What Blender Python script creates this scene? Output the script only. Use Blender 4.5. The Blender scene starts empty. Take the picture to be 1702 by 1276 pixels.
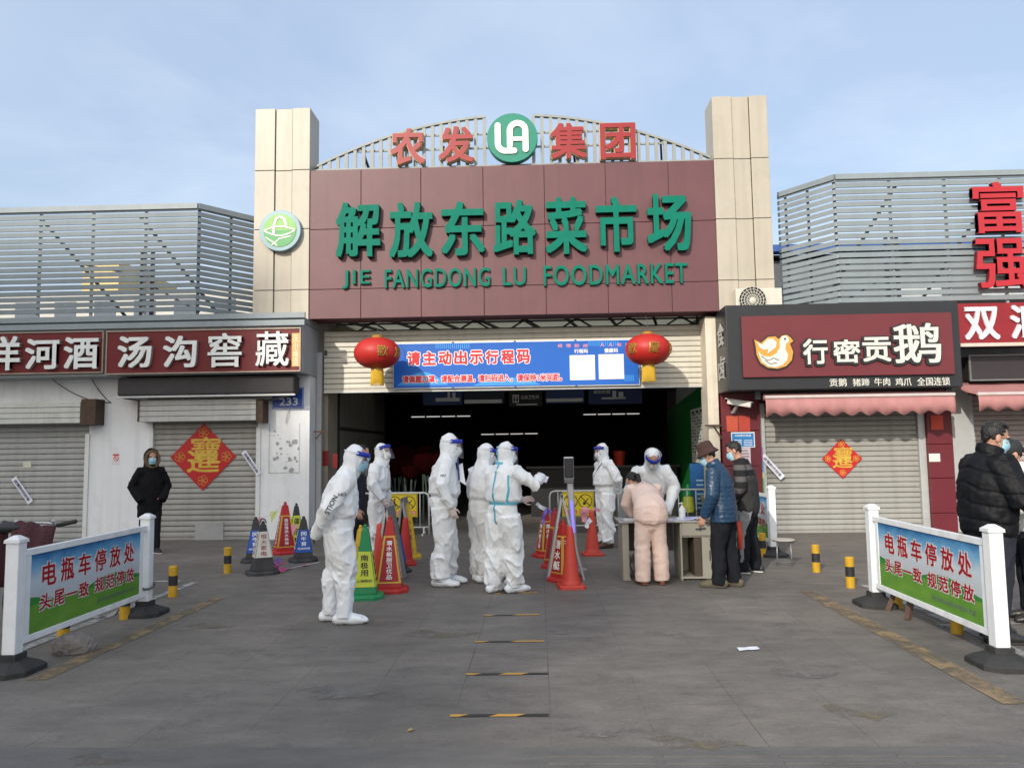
import bpy, bmesh, math, random
from mathutils import Vector, Matrix, noise
from mathutils.bvhtree import BVHTree
R = math.radians
S = bpy.context.scene
COL = S.collection
random.seed(7)

# ------------------------------------------------------------------ camera
FPX, CAM_H = 1280.0, 1.6
PSI, TH, RHO = R(1.9), R(4.9), 0.014
fwd = Vector((-math.sin(PSI)*math.cos(TH), math.cos(PSI)*math.cos(TH), math.sin(TH)))
r0 = Vector((math.cos(PSI), math.sin(PSI), 0)); u0 = r0.cross(fwd)
rgt = math.cos(RHO)*r0 - math.sin(RHO)*u0
upv = math.cos(RHO)*u0 + math.sin(RHO)*r0
cam = bpy.data.objects.new('camera', bpy.data.cameras.new('camera'))
COL.objects.link(cam)
cam.data.sensor_width = 36.0
cam.data.lens = 36.0*FPX/1702.0
cam.data.clip_end = 2000
m = Matrix.Identity(4)
for i in range(3):
    m[i][0], m[i][1], m[i][2] = rgt[i], upv[i], -fwd[i]
m[2][3] = CAM_H
cam.matrix_world = m
S.camera = cam
# measured pixel of the photograph -> point on a wall plane (given depth) or on the ground
def ray(px, py): return fwd*FPX + rgt*(px-851.0) - upv*(py-638.0)
def W(px, py, Y):
    v = ray(px, py); t = Y/v.y
    return Vector((v.x*t, Y, CAM_H+v.z*t))
def G(px, py, z=0.0):
    v = ray(px, py); t = (z-CAM_H)/v.z
    return Vector((v.x*t, v.y*t, z))

# ------------------------------------------------------------------ light
SUN = Vector((0.47, 1.0, -0.556)).normalized()
sun = bpy.data.lights.new('sun', 'SUN'); sun.energy = 2.0; sun.angle = R(0.6); sun.color = (1.0, 0.93, 0.82)
so = bpy.data.objects.new('sun', sun); COL.objects.link(so)
so.rotation_euler = SUN.to_track_quat('-Z', 'Y').to_euler()
so.location = (-20, -40, 30)
wd = bpy.data.worlds.new('World'); S.world = wd; wd.use_nodes = True
nt = wd.node_tree; nt.nodes.clear()
def wn(t): return nt.nodes.new(t)
out = wn('ShaderNodeOutputWorld'); bg = wn('ShaderNodeBackground'); sky = wn('ShaderNodeTexSky')
sky.sky_type = 'NISHITA'; sky.sun_disc = False
sky.sun_elevation = math.asin(-SUN.z)
sky.sun_rotation = math.atan2(-SUN.x, -SUN.y)
sky.air_density = 1.3; sky.dust_density = 3.5; sky.ozone_density = 2.0
tc = wn('ShaderNodeTexCoord'); sep = wn('ShaderNodeSeparateXYZ')
nt.links.new(tc.outputs['Generated'], sep.inputs[0])
zz = wn('ShaderNodeMath'); zz.operation = 'MAXIMUM'; zz.inputs[1].default_value = 0.06
nt.links.new(sep.outputs['Z'], zz.inputs[0])
dx = wn('ShaderNodeMath'); dx.operation = 'DIVIDE'; nt.links.new(sep.outputs['X'], dx.inputs[0]); nt.links.new(zz.outputs[0], dx.inputs[1])
dy = wn('ShaderNodeMath'); dy.operation = 'DIVIDE'; nt.links.new(sep.outputs['Y'], dy.inputs[0]); nt.links.new(zz.outputs[0], dy.inputs[1])
cb = wn('ShaderNodeCombineXYZ'); nt.links.new(dx.outputs[0], cb.inputs[0]); nt.links.new(dy.outputs[0], cb.inputs[1])
nz = wn('ShaderNodeTexNoise'); nz.inputs['Scale'].default_value = 0.55; nz.inputs['Detail'].default_value = 5; nz.inputs['Roughness'].default_value = 0.5
nt.links.new(cb.outputs[0], nz.inputs['Vector'])
mr = wn('ShaderNodeMapRange'); mr.inputs[1].default_value = 0.35; mr.inputs[2].default_value = 0.75; mr.inputs[3].default_value = 0.55; mr.inputs[4].default_value = 0.85
nt.links.new(nz.outputs['Fac'], mr.inputs[0])
mix = wn('ShaderNodeMix'); mix.data_type = 'RGBA'
# thin haze: dull blue-grey away from the sun, pale and bright towards it (behind the camera)
dotn = wn('ShaderNodeVectorMath'); dotn.operation = 'DOT_PRODUCT'; dotn.inputs[1].default_value = (-0.425, -0.905, 0.25); nt.links.new(tc.outputs['Generated'], dotn.inputs[0])
hz = wn('ShaderNodeMapRange'); hz.interpolation_type = 'SMOOTHSTEP'; hz.inputs[1].default_value = -0.55; hz.inputs[2].default_value = 0.9; nt.links.new(dotn.outputs['Value'], hz.inputs[0])
hazec = wn('ShaderNodeMix'); hazec.data_type = 'RGBA'; hazec.inputs['A'].default_value = (2.4, 2.92, 3.85, 1); hazec.inputs['B'].default_value = (6.4, 6.7, 7.1, 1)
nt.links.new(hz.outputs[0], hazec.inputs['Factor'])
nz2 = wn('ShaderNodeTexNoise'); nz2.inputs['Scale'].default_value = 0.9; nz2.inputs['Detail'].default_value = 7; nz2.inputs['Roughness'].default_value = 0.55; nz2.inputs['Distortion'].default_value = 0.4
nt.links.new(cb.outputs[0], nz2.inputs['Vector'])
cl = wn('ShaderNodeMapRange'); cl.inputs[1].default_value = 0.42; cl.inputs[2].default_value = 0.72; cl.inputs[3].default_value = 0.0; cl.inputs[4].default_value = 0.75; nt.links.new(nz2.outputs['Fac'], cl.inputs[0])
cloud = wn('ShaderNodeMix'); cloud.data_type = 'RGBA'; cloud.inputs['B'].default_value = (4.0, 4.35, 4.95, 1)
nt.links.new(cl.outputs[0], cloud.inputs['Factor']); nt.links.new(hazec.outputs['Result'], cloud.inputs['A']); nt.links.new(cloud.outputs['Result'], mix.inputs['B'])
nt.links.new(mr.outputs[0], mix.inputs['Factor']); nt.links.new(sky.outputs[0], mix.inputs['A'])
nt.links.new(mix.outputs['Result'], bg.inputs['Color'])
bg.inputs['Strength'].default_value = 0.12
nt.links.new(bg.outputs[0], out.inputs['Surface'])
S.view_settings.view_transform = 'Standard'
S.view_settings.look = 'None'
S.view_settings.exposure = 0.94
S.view_settings.gamma = 1.0
S.cycles.max_bounces = 6
S.cycles.transparent_max_bounces = 8

# ------------------------------------------------------------------ helpers
WM = {}
def wm(o): return WM[o.name] if o is not None else Matrix.Identity(4)
def tag(o, label=None, cat=None, group=None, kind=None):
    if label: o['label'] = label
    if cat: o['category'] = cat
    if group: o['group'] = group
    if kind: o['kind'] = kind
    return o
def thing(name, label, cat, loc=(0, 0, 0), rz=0.0, group=None):
    o = bpy.data.objects.new(name, None); COL.objects.link(o)
    o.empty_display_size = 0.2
    o.location = loc; o.rotation_euler = (0, 0, rz)
    WM[o.name] = Matrix.Translation(Vector(loc)) @ Matrix.Rotation(rz, 4, 'Z')
    return tag(o, label, cat, group)
def dup(root, loc, rz, label=None, name=None):
    def cp(o, parent):
        c = o.copy(); COL.objects.link(c)
        if parent: c.parent = parent
        for ch in o.children: cp(ch, c)
        return c
    kids = list(root.children)
    r = root.copy(); COL.objects.link(r)
    r.location = loc; r.rotation_euler = (0, 0, rz)
    WM[r.name] = Matrix.Translation(Vector(loc)) @ Matrix.Rotation(rz, 4, 'Z')
    for k in kids: cp(k, r)
    if label: r['label'] = label
    return r

MATS = {}
def nn(t, ty, **kw):
    n = t.nodes.new(ty)
    for k, v in kw.items(): setattr(n, k, v)
    return n
def M(name, col, rough=0.6, var=0.12, vs=5.0, bump=0.0, bs=40.0, metal=0.0, streak=0.0, grime=0.0, spec=0.4, sc=(1, 1, 1), tint=None, trans=0.0):
    """plain painted / cloth / stone surface with tonal variation, vertical streaks, blotchy grime and bump"""
    if name in MATS: return MATS[name]
    mt = bpy.data.materials.new(name); mt.use_nodes = True; t = mt.node_tree; L = t.links.new
    b = t.nodes['Principled BSDF']
    b.inputs['Roughness'].default_value = rough; b.inputs['Metallic'].default_value = metal
    b.inputs['Specular IOR Level'].default_value = spec
    tc = nn(t, 'ShaderNodeTexCoord'); mp = nn(t, 'ShaderNodeMapping'); mp.inputs['Scale'].default_value = sc
    L(tc.outputs['Object'], mp.inputs['Vector'])
    n1 = nn(t, 'ShaderNodeTexNoise'); n1.inputs['Scale'].default_value = vs; n1.inputs['Detail'].default_value = 6; n1.inputs['Roughness'].default_value = 0.6
    L(mp.outputs[0], n1.inputs['Vector'])
    r1 = nn(t, 'ShaderNodeMapRange'); r1.inputs[1].default_value = 0.25; r1.inputs[2].default_value = 0.75
    r1.inputs[3].default_value = 1-var; r1.inputs[4].default_value = 1+var*0.6
    L(n1.outputs['Fac'], r1.inputs[0])
    mx = nn(t, 'ShaderNodeMix', data_type='RGBA', blend_type='MULTIPLY'); mx.inputs['Factor'].default_value = 1
    mx.inputs['A'].default_value = (*col, 1); L(r1.outputs[0], mx.inputs['B'])
    cur = mx.outputs['Result']
    if streak:
        ms = nn(t, 'ShaderNodeMapping'); ms.inputs['Scale'].default_value = (9, 9, 0.5); L(tc.outputs['Object'], ms.inputs['Vector'])
        n2 = nn(t, 'ShaderNodeTexNoise'); n2.inputs['Scale'].default_value = 1.0; n2.inputs['Detail'].default_value = 5; L(ms.outputs[0], n2.inputs['Vector'])
        r2 = nn(t, 'ShaderNodeMapRange'); r2.inputs[1].default_value = 0.45; r2.inputs[2].default_value = 0.75; r2.inputs[3].default_value = 0; r2.inputs[4].default_value = streak
        L(n2.outputs['Fac'], r2.inputs[0])
        m2 = nn(t, 'ShaderNodeMix', data_type='RGBA'); L(r2.outputs[0], m2.inputs['Factor']); L(cur, m2.inputs['A'])
        m2.inputs['B'].default_value = (col[0]*0.45+0.02, col[1]*0.42+0.018, col[2]*0.36+0.012, 1); cur = m2.outputs['Result']
    if grime:
        n3 = nn(t, 'ShaderNodeTexNoise'); n3.inputs['Scale'].default_value = 2.2; n3.inputs['Detail'].default_value = 9; n3.inputs['Roughness'].default_value = 0.72; L(tc.outputs['Object'], n3.inputs['Vector'])
        r3 = nn(t, 'ShaderNodeMapRange'); r3.inputs[1].default_value = 0.52; r3.inputs[2].default_value = 0.72; r3.inputs[3].default_value = 0; r3.inputs[4].default_value = grime
        L(n3.outputs['Fac'], r3.inputs[0])
        m3 = nn(t, 'ShaderNodeMix', data_type='RGBA'); L(r3.outputs[0], m3.inputs['Factor']); L(cur, m3.inputs['A'])
        g = tint or (0.16, 0.14, 0.11); m3.inputs['B'].default_value = (*g, 1); cur = m3.outputs['Result']
    L(cur, b.inputs['Base Color'])
    if bump:
        nb = nn(t, 'ShaderNodeTexNoise'); nb.inputs['Scale'].default_value = bs; nb.inputs['Detail'].default_value = 4; L(mp.outputs[0], nb.inputs['Vector'])
        bp = nn(t, 'ShaderNodeBump'); bp.inputs['Strength'].default_value = bump; bp.inputs['Distance'].default_value = 0.02
        L(nb.outputs['Fac'], bp.inputs['Height']); L(bp.outputs[0], b.inputs['Normal'])
    MATS[name] = mt
    return mt
def GLASS(name, col=(1, 1, 1), gl=0.12):
    if name in MATS: return MATS[name]
    mt = bpy.data.materials.new(name); mt.use_nodes = True; t = mt.node_tree; t.nodes.clear(); L = t.links.new
    o = nn(t, 'ShaderNodeOutputMaterial'); a = nn(t, 'ShaderNodeBsdfTransparent'); g = nn(t, 'ShaderNodeBsdfGlossy'); x = nn(t, 'ShaderNodeMixShader')
    a.inputs[0].default_value = (*col, 1); g.inputs['Roughness'].default_value = 0.08; x.inputs[0].default_value = gl
    L(a.outputs[0], x.inputs[1]); L(g.outputs[0], x.inputs[2]); L(x.outputs[0], o.inputs[0])
    MATS[name] = mt; return mt
def EMIT(name, col, s):
    if name in MATS: return MATS[name]
    mt = bpy.data.materials.new(name); mt.use_nodes = True; b = mt.node_tree.nodes['Principled BSDF']
    b.inputs['Base Color'].default_value = (*col, 1); b.inputs['Emission Color'].default_value = (*col, 1); b.inputs['Emission Strength'].default_value = s
    MATS[name] = mt; return mt

class MB:
    def __init__(s): s.v = []; s.f = []; s.mi = []; s.cur = 0
    def add(s, vs, fs):
        o = len(s.v); s.v += [Vector(v) for v in vs]
        s.f += [tuple(i+o for i in f) for f in fs]; s.mi += [s.cur]*len(fs); return s
    def box(s, x0, x1, y0, y1, z0, z1):
        return s.add([(x0,y0,z0),(x1,y0,z0),(x1,y1,z0),(x0,y1,z0),(x0,y0,z1),(x1,y0,z1),(x1,y1,z1),(x0,y1,z1)],
                     [(0,3,2,1),(4,5,6,7),(0,1,5,4),(1,2,6,5),(2,3,7,6),(3,0,4,7)])
    def hexa(s, b, t):   # four bottom points, four top points (both counter-clockwise from above)
        return s.add(list(b)+list(t), [(3,2,1,0),(4,5,6,7),(0,1,5,4),(1,2,6,5),(2,3,7,6),(3,0,4,7)])
    def bar(s, p, q, w, h=None, up=(0, 0, 1)):
        h = h or w; p = Vector(p); q = Vector(q); t = (q-p).normalized(); u = Vector(up)
        if abs(t.dot(u)) > 0.98: u = Vector((0, 1, 0))
        a = t.cross(u).normalized(); c = a.cross(t)
        k = [(-1,-1),(1,-1),(1,1),(-1,1)]
        return s.add([p+a*w/2*i+c*h/2*j for i, j in k]+[q+a*w/2*i+c*h/2*j for i, j in k],
                     [(0,1,2,3),(7,6,5,4),(0,4,5,1),(1,5,6,2),(2,6,7,3),(3,7,4,0)])
    def prism(s, poly, y0, y1):   # polygon in XZ (counter-clockwise seen from -Y), extruded along Y
        n = len(poly)
        return s.add([(x, y0, z) for x, z in poly]+[(x, y1, z) for x, z in poly],
                     [tuple(range(n)), tuple(range(2*n-1, n-1, -1))]+[(i, i+n, (i+1) % n+n, (i+1) % n) for i in range(n)])
    def sweep(s, pts, rad, n=12, ref=(1, 0, 0), round_ends=False, closed=False):
        pts = [Vector(p) for p in pts]; rr = [(r, r) if not isinstance(r, (tuple, list)) else tuple(r) for r in rad]
        if round_ends:
            t0 = (pts[0]-pts[1]).normalized(); t1 = (pts[-1]-pts[-2]).normalized()
            a, b = rr[0], rr[-1]; ma, mb = min(a), min(b)
            pre = [(pts[0]+t0*ma*k, (a[0]*q, a[1]*q)) for k, q in ((0.95, 0.3), (0.75, 0.66), (0.4, 0.92))]
            suf = [(pts[-1]+t1*mb*k, (b[0]*q, b[1]*q)) for k, q in ((0.4, 0.92), (0.75, 0.66), (0.95, 0.3))]
            pts = [p for p, _ in pre]+pts+[p for p, _ in suf]; rr = [r for _, r in pre]+rr+[r for _, r in suf]
        N = len(pts); vs = []; ref = Vector(ref)
        for i, p in enumerate(pts):
            t = (pts[(i+1) % N]-pts[i-1]) if closed else (pts[min(i+1, N-1)]-pts[max(i-1, 0)])
            t.normalize()
            u = ref-t*ref.dot(t)
            if u.length < 0.15: u = Vector((0, 1, 0))-t*t.y
            if u.length < 0.15: u = Vector((0, 0, 1))-t*t.z
            u.normalize(); w = t.cross(u)
            vs += [p+u*rr[i][0]*math.cos(2*math.pi*k/n)+w*rr[i][1]*math.sin(2*math.pi*k/n) for k in range(n)]
        fs = []
        for i in range(N if closed else N-1):
            j = (i+1) % N
            for k in range(n):
                fs.append((i*n+k, i*n+(k+1) % n, j*n+(k+1) % n, j*n+k))
        if not closed: fs += [tuple(range(n-1, -1, -1)), tuple(range((N-1)*n, N*n))]
        return s.add(vs, fs)
    def lathe(s, prof, c=(0, 0, 0), n=20):   # (radius, z) profile
        c = Vector(c); vs = []; fs = []
        for r, z in prof: vs += [c+Vector((r*math.cos(2*math.pi*k/n), r*math.sin(2*math.pi*k/n), z)) for k in range(n)]
        for i in range(len(prof)-1):
            for k in range(n): fs.append((i*n+k, i*n+(k+1) % n, (i+1)*n+(k+1) % n, (i+1)*n+k))
        fs += [tuple(range(n-1, -1, -1)), tuple(range((len(prof)-1)*n, len(prof)*n))]
        return s.add(vs, fs)
    def ell(s, c, r, rot=None, n=16, k=10):
        c = Vector(c); vs = []; fs = []
        for i in range(1, k):
            a = math.pi*i/k
            for j in range(n):
                v = Vector((r[0]*math.sin(a)*math.cos(2*math.pi*j/n), r[1]*math.sin(a)*math.sin(2*math.pi*j/n), r[2]*math.cos(a)))
                vs.append(c+(rot @ v if rot else v))
        for i in range(k-2):
            for j in range(n): fs.append((i*n+j, (i+1)*n+j, (i+1)*n+(j+1) % n, i*n+(j+1) % n))
        for zz, row in ((r[2], 0), (-r[2], k-2)):
            v = Vector((0, 0, zz)); vs.append(c+(rot @ v if rot else v)); a = len(vs)-1
            for j in range(n):
                q = (row*n+j, row*n+(j+1) % n, a); fs.append(q if row == 0 else q[::-1])
        return s.add(vs, fs)
    def xf(s, mat, start=0):
        for i in range(start, len(s.v)): s.v[i] = mat @ s.v[i]
        return s
    def mesh(s, name):
        me = bpy.data.meshes.new(name); me.from_pydata([tuple(v) for v in s.v], [], s.f); me.validate(clean_customdata=False)
        bm = bmesh.new(); bm.from_mesh(me); bmesh.ops.recalc_face_normals(bm, faces=bm.faces); bm.to_mesh(me); bm.free()
        return me
    def build(s, name, mat, parent=None, local=False, smooth=False, bevel=0.0, seg=2):
        if not local and parent is not None:
            inv = wm(parent).inverted(); s.v = [inv @ v for v in s.v]
        if local and parent is not None and parent.parent is not None:
            s.v = [v-Vector(parent.location) for v in s.v]
        xs = [v.x for v in s.v]; ys = [v.y for v in s.v]; zs = [v.z for v in s.v]
        c = Vector(((min(xs)+max(xs))/2, (min(ys)+max(ys))/2, min(zs)))
        s.v = [v-c for v in s.v]
        me = s.mesh(name)
        ms = mat if isinstance(mat, (list, tuple)) else [mat]
        for q in ms: me.materials.append(q)
        if len(ms) > 1 and len(me.polygons) == len(s.mi): me.polygons.foreach_set('material_index', s.mi)
        if smooth: me.polygons.foreach_set('use_smooth', [True]*len(me.polygons))
        o = bpy.data.objects.new(name, me); COL.objects.link(o)
        o.location = c
        if parent is not None: o.parent = parent
        WM[o.name] = wm(parent) @ Matrix.Translation(c)
        if bevel:
            b = o.modifiers.new('bevel', 'BEVEL'); b.width = bevel; b.segments = seg; b.limit_method = 'ANGLE'; b.angle_limit = R(35)
        return o

GL = {}
def glyphs(s, line=1.0, space=1.0, res=3):
    k = (s, line, space, res)
    if k in GL: return GL[k]
    cu = bpy.data.curves.new('t', 'FONT'); cu.body = s; cu.extrude = 0.5; cu.resolution_u = res
    cu.align_x = 'CENTER'; cu.space_line = line; cu.space_character = space
    o = bpy.data.objects.new('t', cu); COL.objects.link(o)
    dg = bpy.context.evaluated_depsgraph_get()
    me = bpy.data.meshes.new_from_object(o.evaluated_get(dg))
    v = [tuple(x.co) for x in me.vertices]; f = [tuple(p.vertices) for p in me.polygons]
    bpy.data.objects.remove(o); bpy.data.curves.remove(cu); bpy.data.meshes.remove(me)
    GL[k] = (v, f); return GL[k]
def put_text(mb, s, o, ux, uz, w, h, d, off=0.02, line=1.0, space=1.0, grow=0.0):
    """fits the writing to a w x h field whose lower left corner is o; d = its thickness towards the reader,
    off = extra weight of the strokes (in ems), grow = metres added all round (for outlines)"""
    v, f = glyphs(s, line, space)
    o = Vector(o); ux = Vector(ux).normalized(); uz = Vector(uz).normalized(); un = ux.cross(uz)
    x0 = min(p[0] for p in v)-off; x1 = max(p[0] for p in v)+off; y0 = min(p[1] for p in v)-off; y1 = max(p[1] for p in v)+off
    kx = w/(x1-x0); ky = h/max(y1-y0, 1e-6)
    ex, ey = off*kx+grow, off*ky+grow
    sh = [(-1, -1), (1, -1), (1, 1), (-1, 1)] if ex > 1e-6 else [(0, 0)]
    if off >= 0.024: sh = sh+[(1.3, 0), (0, 1.3), (-1.3, 0), (0, -1.3)]
    if grow: sh = sh+[(0, 0), (0, 1.2), (0, -1.2), (1.2, 0), (-1.2, 0)]
    for q, (i, j) in enumerate(sh):
        e = 0.0003*q
        mb.add([o+ux*((p[0]-x0)*kx+i*ex)+uz*((p[1]-y0)*ky+j*ey)+un*((p[2]+0.5)*d-e) for p in v], f)
    return mb
def field(px, Y):
    x0, y0, x1, y1 = px; xm, ym = (x0+x1)/2, (y0+y1)/2
    X0, X1 = W(x0, ym, Y).x, W(x1, ym, Y).x; Z0, Z1 = W(xm, y1, Y).z, W(xm, y0, Y).z
    return X0, X1, Z0, Z1
def wall_text(name, s, px, Y, d, mat, parent, off=0.02, line=1.0, space=1.0, grow=0.0):
    X0, X1, Z0, Z1 = field(px, Y)
    mb = MB(); put_text(mb, s, (X0, Y, Z0), (1, 0, 0), (0, 0, 1), X1-X0, Z1-Z0, d, off, line, space, grow)
    return mb.build(name, mat, parent)
# ================================================================== ground
def ground_mat():
    mt = bpy.data.materials.new('stone_paving'); mt.use_nodes = True; t = mt.node_tree; L = t.links.new
    b = t.nodes['Principled BSDF']; b.inputs['Roughness'].default_value = 0.62; b.inputs['Specular IOR Level'].default_value = 0.35
    tc = nn(t, 'ShaderNodeTexCoord'); sp = nn(t, 'ShaderNodeSeparateXYZ'); L(tc.outputs['Object'], sp.inputs[0])
    cb = nn(t, 'ShaderNodeCombineXYZ'); L(sp.outputs['Y'], cb.inputs[0])
    ad = nn(t, 'ShaderNodeMath', operation='ADD'); ad.inputs[1].default_value = 0.54+0.583*40; L(sp.outputs['X'], ad.inputs[0]); L(ad.outputs[0], cb.inputs[1])
    br = nn(t, 'ShaderNodeTexBrick'); br.offset = 0.37; br.inputs['Scale'].default_value = 1.0
    br.inputs['Brick Width'].default_value = 1.16; br.inputs['Row Height'].default_value = 0.583; br.inputs['Mortar Size'].default_value = 0.0035; br.inputs['Mortar Smooth'].default_value = 0.2
    br.inputs['Color1'].default_value = (0.4, 0.4, 0.4, 1); br.inputs['Color2'].default_value = (0.6, 0.6, 0.6, 1); br.inputs['Bias'].default_value = 0.0
    L(cb.outputs[0], br.inputs['Vector'])
    def noise_(scale, sc, det=6, rough=0.6):
        mp = nn(t, 'ShaderNodeMapping'); mp.inputs['Scale'].default_value = sc; L(tc.outputs['Object'], mp.inputs['Vector'])
        n = nn(t, 'ShaderNodeTexNoise'); n.inputs['Scale'].default_value = scale; n.inputs['Detail'].default_value = det; n.inputs['Roughness'].default_value = rough
        L(mp.outputs[0], n.inputs['Vector']); return n.outputs['Fac']
    def rng(s, a, b_, c, d):
        r = nn(t, 'ShaderNodeMapRange'); L(s, r.inputs[0])
        for i, q in enumerate((a, b_, c, d)): r.inputs[i+1].default_value = q
        return r.outputs[0]
    def mix(f, A, B, blend='MIX'):
        x = nn(t, 'ShaderNodeMix', data_type='RGBA', blend_type=blend)
        for s, v in (('Factor', f), ('A', A), ('B', B)):
            if hasattr(v, 'is_linked'): L(v, x.inputs[s])
            else: x.inputs[s].default_value = v
        return x.outputs['Result']
    big = noise_(0.55, (1, 1, 1), 5, 0.55)
    base = mix(rng(big, 0.3, 0.7, 0, 1), (0.112, 0.104, 0.094, 1), (0.178, 0.158, 0.137, 1))
    slab = rng(br.outputs['Color'], 0.4, 0.6, 0.97, 1.02); base = mix(1.0, base, slab, 'MULTIPLY')
    base = mix(1.0, base, rng(noise_(3.0, (0.9, 2.0, 1), 9, 0.72), 0.25, 0.75, 0.66, 1.30), 'MULTIPLY')
    base = mix(1.0, base, rng(noise_(38, (1, 1.8, 1), 6, 0.8), 0.25, 0.75, 0.72, 1.25), 'MULTIPLY')
    base = mix(rng(noise_(1.7, (1, 1.3, 1), 10, 0.8), 0.54, 0.70, 0, 0.7), base, (0.055, 0.053, 0.051, 1))   # oil and dirt
    base = mix(rng(noise_(2.6, (1, 2.0, 1), 10, 0.8), 0.62, 0.76, 0, 0.5), base, (0.24, 0.22, 0.19, 1))       # worn pale scuffs
    seam = nn(t, 'ShaderNodeMath', operation='MULTIPLY'); L(br.outputs['Fac'], seam.inputs[0]); L(rng(noise_(1.1, (1, 1, 1), 4), 0.38, 0.66, 0.0, 0.75), seam.inputs[1])
    base = mix(seam.outputs[0], base, (0.028, 0.027, 0.026, 1))
    L(base, b.inputs['Base Color'])
    bp = nn(t, 'ShaderNodeBump'); bp.inputs['Strength'].default_value = 0.35; bp.inputs['Distance'].default_value = 0.01
    L(noise_(45, (1, 1, 1), 5, 0.7), bp.inputs['Height']); L(bp.outputs[0], b.inputs['Normal'])
    L(rng(big, 0.3, 0.7, 0.5, 0.75), b.inputs['Roughness'])
    return mt
mb = MB(); mb.box(-300, 300, -120, 400, -0.5, 0); tag(mb.build('ground', ground_mat()), kind='structure')
GM = MATS['strip'] = M('strip_stone', (0.118, 0.111, 0.104), 0.6, 0.25, 3, 0.3, 50, sc=(1, 3, 1), grime=0.4, tint=(0.05, 0.05, 0.05))
mb = MB()
mb.box(-30, 30, 3.2, 4.31, -0.3, 0.004)
for k in range(9):   # ribs of the guiding slabs on the right half
    y = 3.45+k*0.09
    for x in (0.02, 0.62, 1.22, 1.82): mb.box(x, x+0.55, y, y+0.035, 0.003, 0.008)
tag(mb.build('pavement', GM), kind='structure')

def worn_paint(name, col, keep=0.5):
    mt = bpy.data.materials.new(name); mt.use_nodes = True; t = mt.node_tree; L = t.links.new; b = t.nodes['Principled BSDF']
    tc = nn(t, 'ShaderNodeTexCoord'); n = nn(t, 'ShaderNodeTexNoise'); n.inputs['Scale'].default_value = 3.2; n.inputs['Detail'].default_value = 12; n.inputs['Roughness'].default_value = 0.78
    L(tc.outputs['Object'], n.inputs['Vector'])
    r = nn(t, 'ShaderNodeMapRange'); L(n.outputs['Fac'], r.inputs[0]); r.inputs[1].default_value = keep-0.10; r.inputs[2].default_value = keep+0.10; r.inputs[3].default_value = 0; r.inputs[4].default_value = 0.85
    x = nn(t, 'ShaderNodeMix', data_type='RGBA'); L(r.outputs[0], x.inputs['Factor']); x.inputs['A'].default_value = (0.098, 0.092, 0.085, 1); x.inputs['B'].default_value = (*col, 1)
    L(x.outputs['Result'], b.inputs['Base Color']); b.inputs['Roughness'].default_value = 0.75
    tr = nn(t, 'ShaderNodeBsdfTransparent'); ms = nn(t, 'ShaderNodeMixShader'); r2 = nn(t, 'ShaderNodeMath', operation='MULTIPLY'); r2.inputs[1].default_value = 1.15; r2.use_clamp = True
    L(r.outputs[0], r2.inputs[0]); L(r2.outputs[0], ms.inputs[0]); L(tr.outputs[0], ms.inputs[1]); L(b.outputs[0], ms.inputs[2]); L(ms.outputs[0], t.nodes['Material Output'].inputs[0])
    return mt
YL = worn_paint('worn_yellow_paint', (0.25, 0.175, 0.085), 0.455); WL = worn_paint('worn_white_paint', (0.36, 0.36, 0.345), 0.43)
def stripe(name, p, q, w, m):
    p = Vector(p); q = Vector(q); t = (q-p).normalized(); a = Vector((t.y, -t.x, 0))*w/2
    z = Vector((0, 0, 0.005)); mb = MB()
    mb.add([p+a+z, q+a+z, q-a+z, p-a+z], [(0, 1, 2, 3)])
    tag(mb.build(name, m), kind='structure')
stripe('road_marking', G(60, 1130), G(365, 993), 0.15, YL)
stripe('road_marking', G(1340, 982), G(1690, 1170), 0.17, YL)
stripe('road_marking', G(20, 1085), G(325, 967), 0.10, WL)
stripe('road_marking', G(170, 966), G(300, 966), 0.10, WL)
stripe('road_marking', G(60, 1024), G(172, 1026), 0.10, WL)
stripe('road_marking', G(1435, 972), G(1720, 1095), 0.10, WL)
stripe('road_marking', G(1560, 1040), G(1720, 1034), 0.10, WL)

def blotch(p, r, m, seed):   # worn-off patches of old paint and pale scuffs
    rn = random.Random(seed); p = Vector(p); n = 14; z = 0.0055+0.0003*(seed % 5); mb = MB()
    mb.add([(p.x+r*rn.uniform(0.6, 1.25)*math.cos(2*math.pi*i/n), p.y+0.55*r*rn.uniform(0.6, 1.25)*math.sin(2*math.pi*i/n), z) for i in range(n)], [tuple(range(n))])
    tag(mb.build('paint_patch', m), kind='structure')
YP2 = worn_paint('old_yellow_patch', (0.26, 0.20, 0.10), 0.56); WP2 = worn_paint('old_white_patch', (0.34, 0.33, 0.31), 0.58)
for i, (q, r, m_) in enumerate((((735, 1052), 0.32, YP2), ((990, 1215), 0.22, WP2), ((345, 1040), 0.25, YP2), ((1160, 1233), 0.25, YP2), ((1330, 1115), 0.3, WP2), ((170, 1262), 0.2, YP2), ((560, 1150), 0.3, WP2), ((1105, 1052), 0.22, WP2), ((1425, 1180), 0.28, YP2), ((935, 1050), 0.16, WP2))): blotch(G(*q), r, m_, i)
stripe('road_marking', G(1208, 1208), G(1250, 1194), 0.014, WP2)

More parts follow.
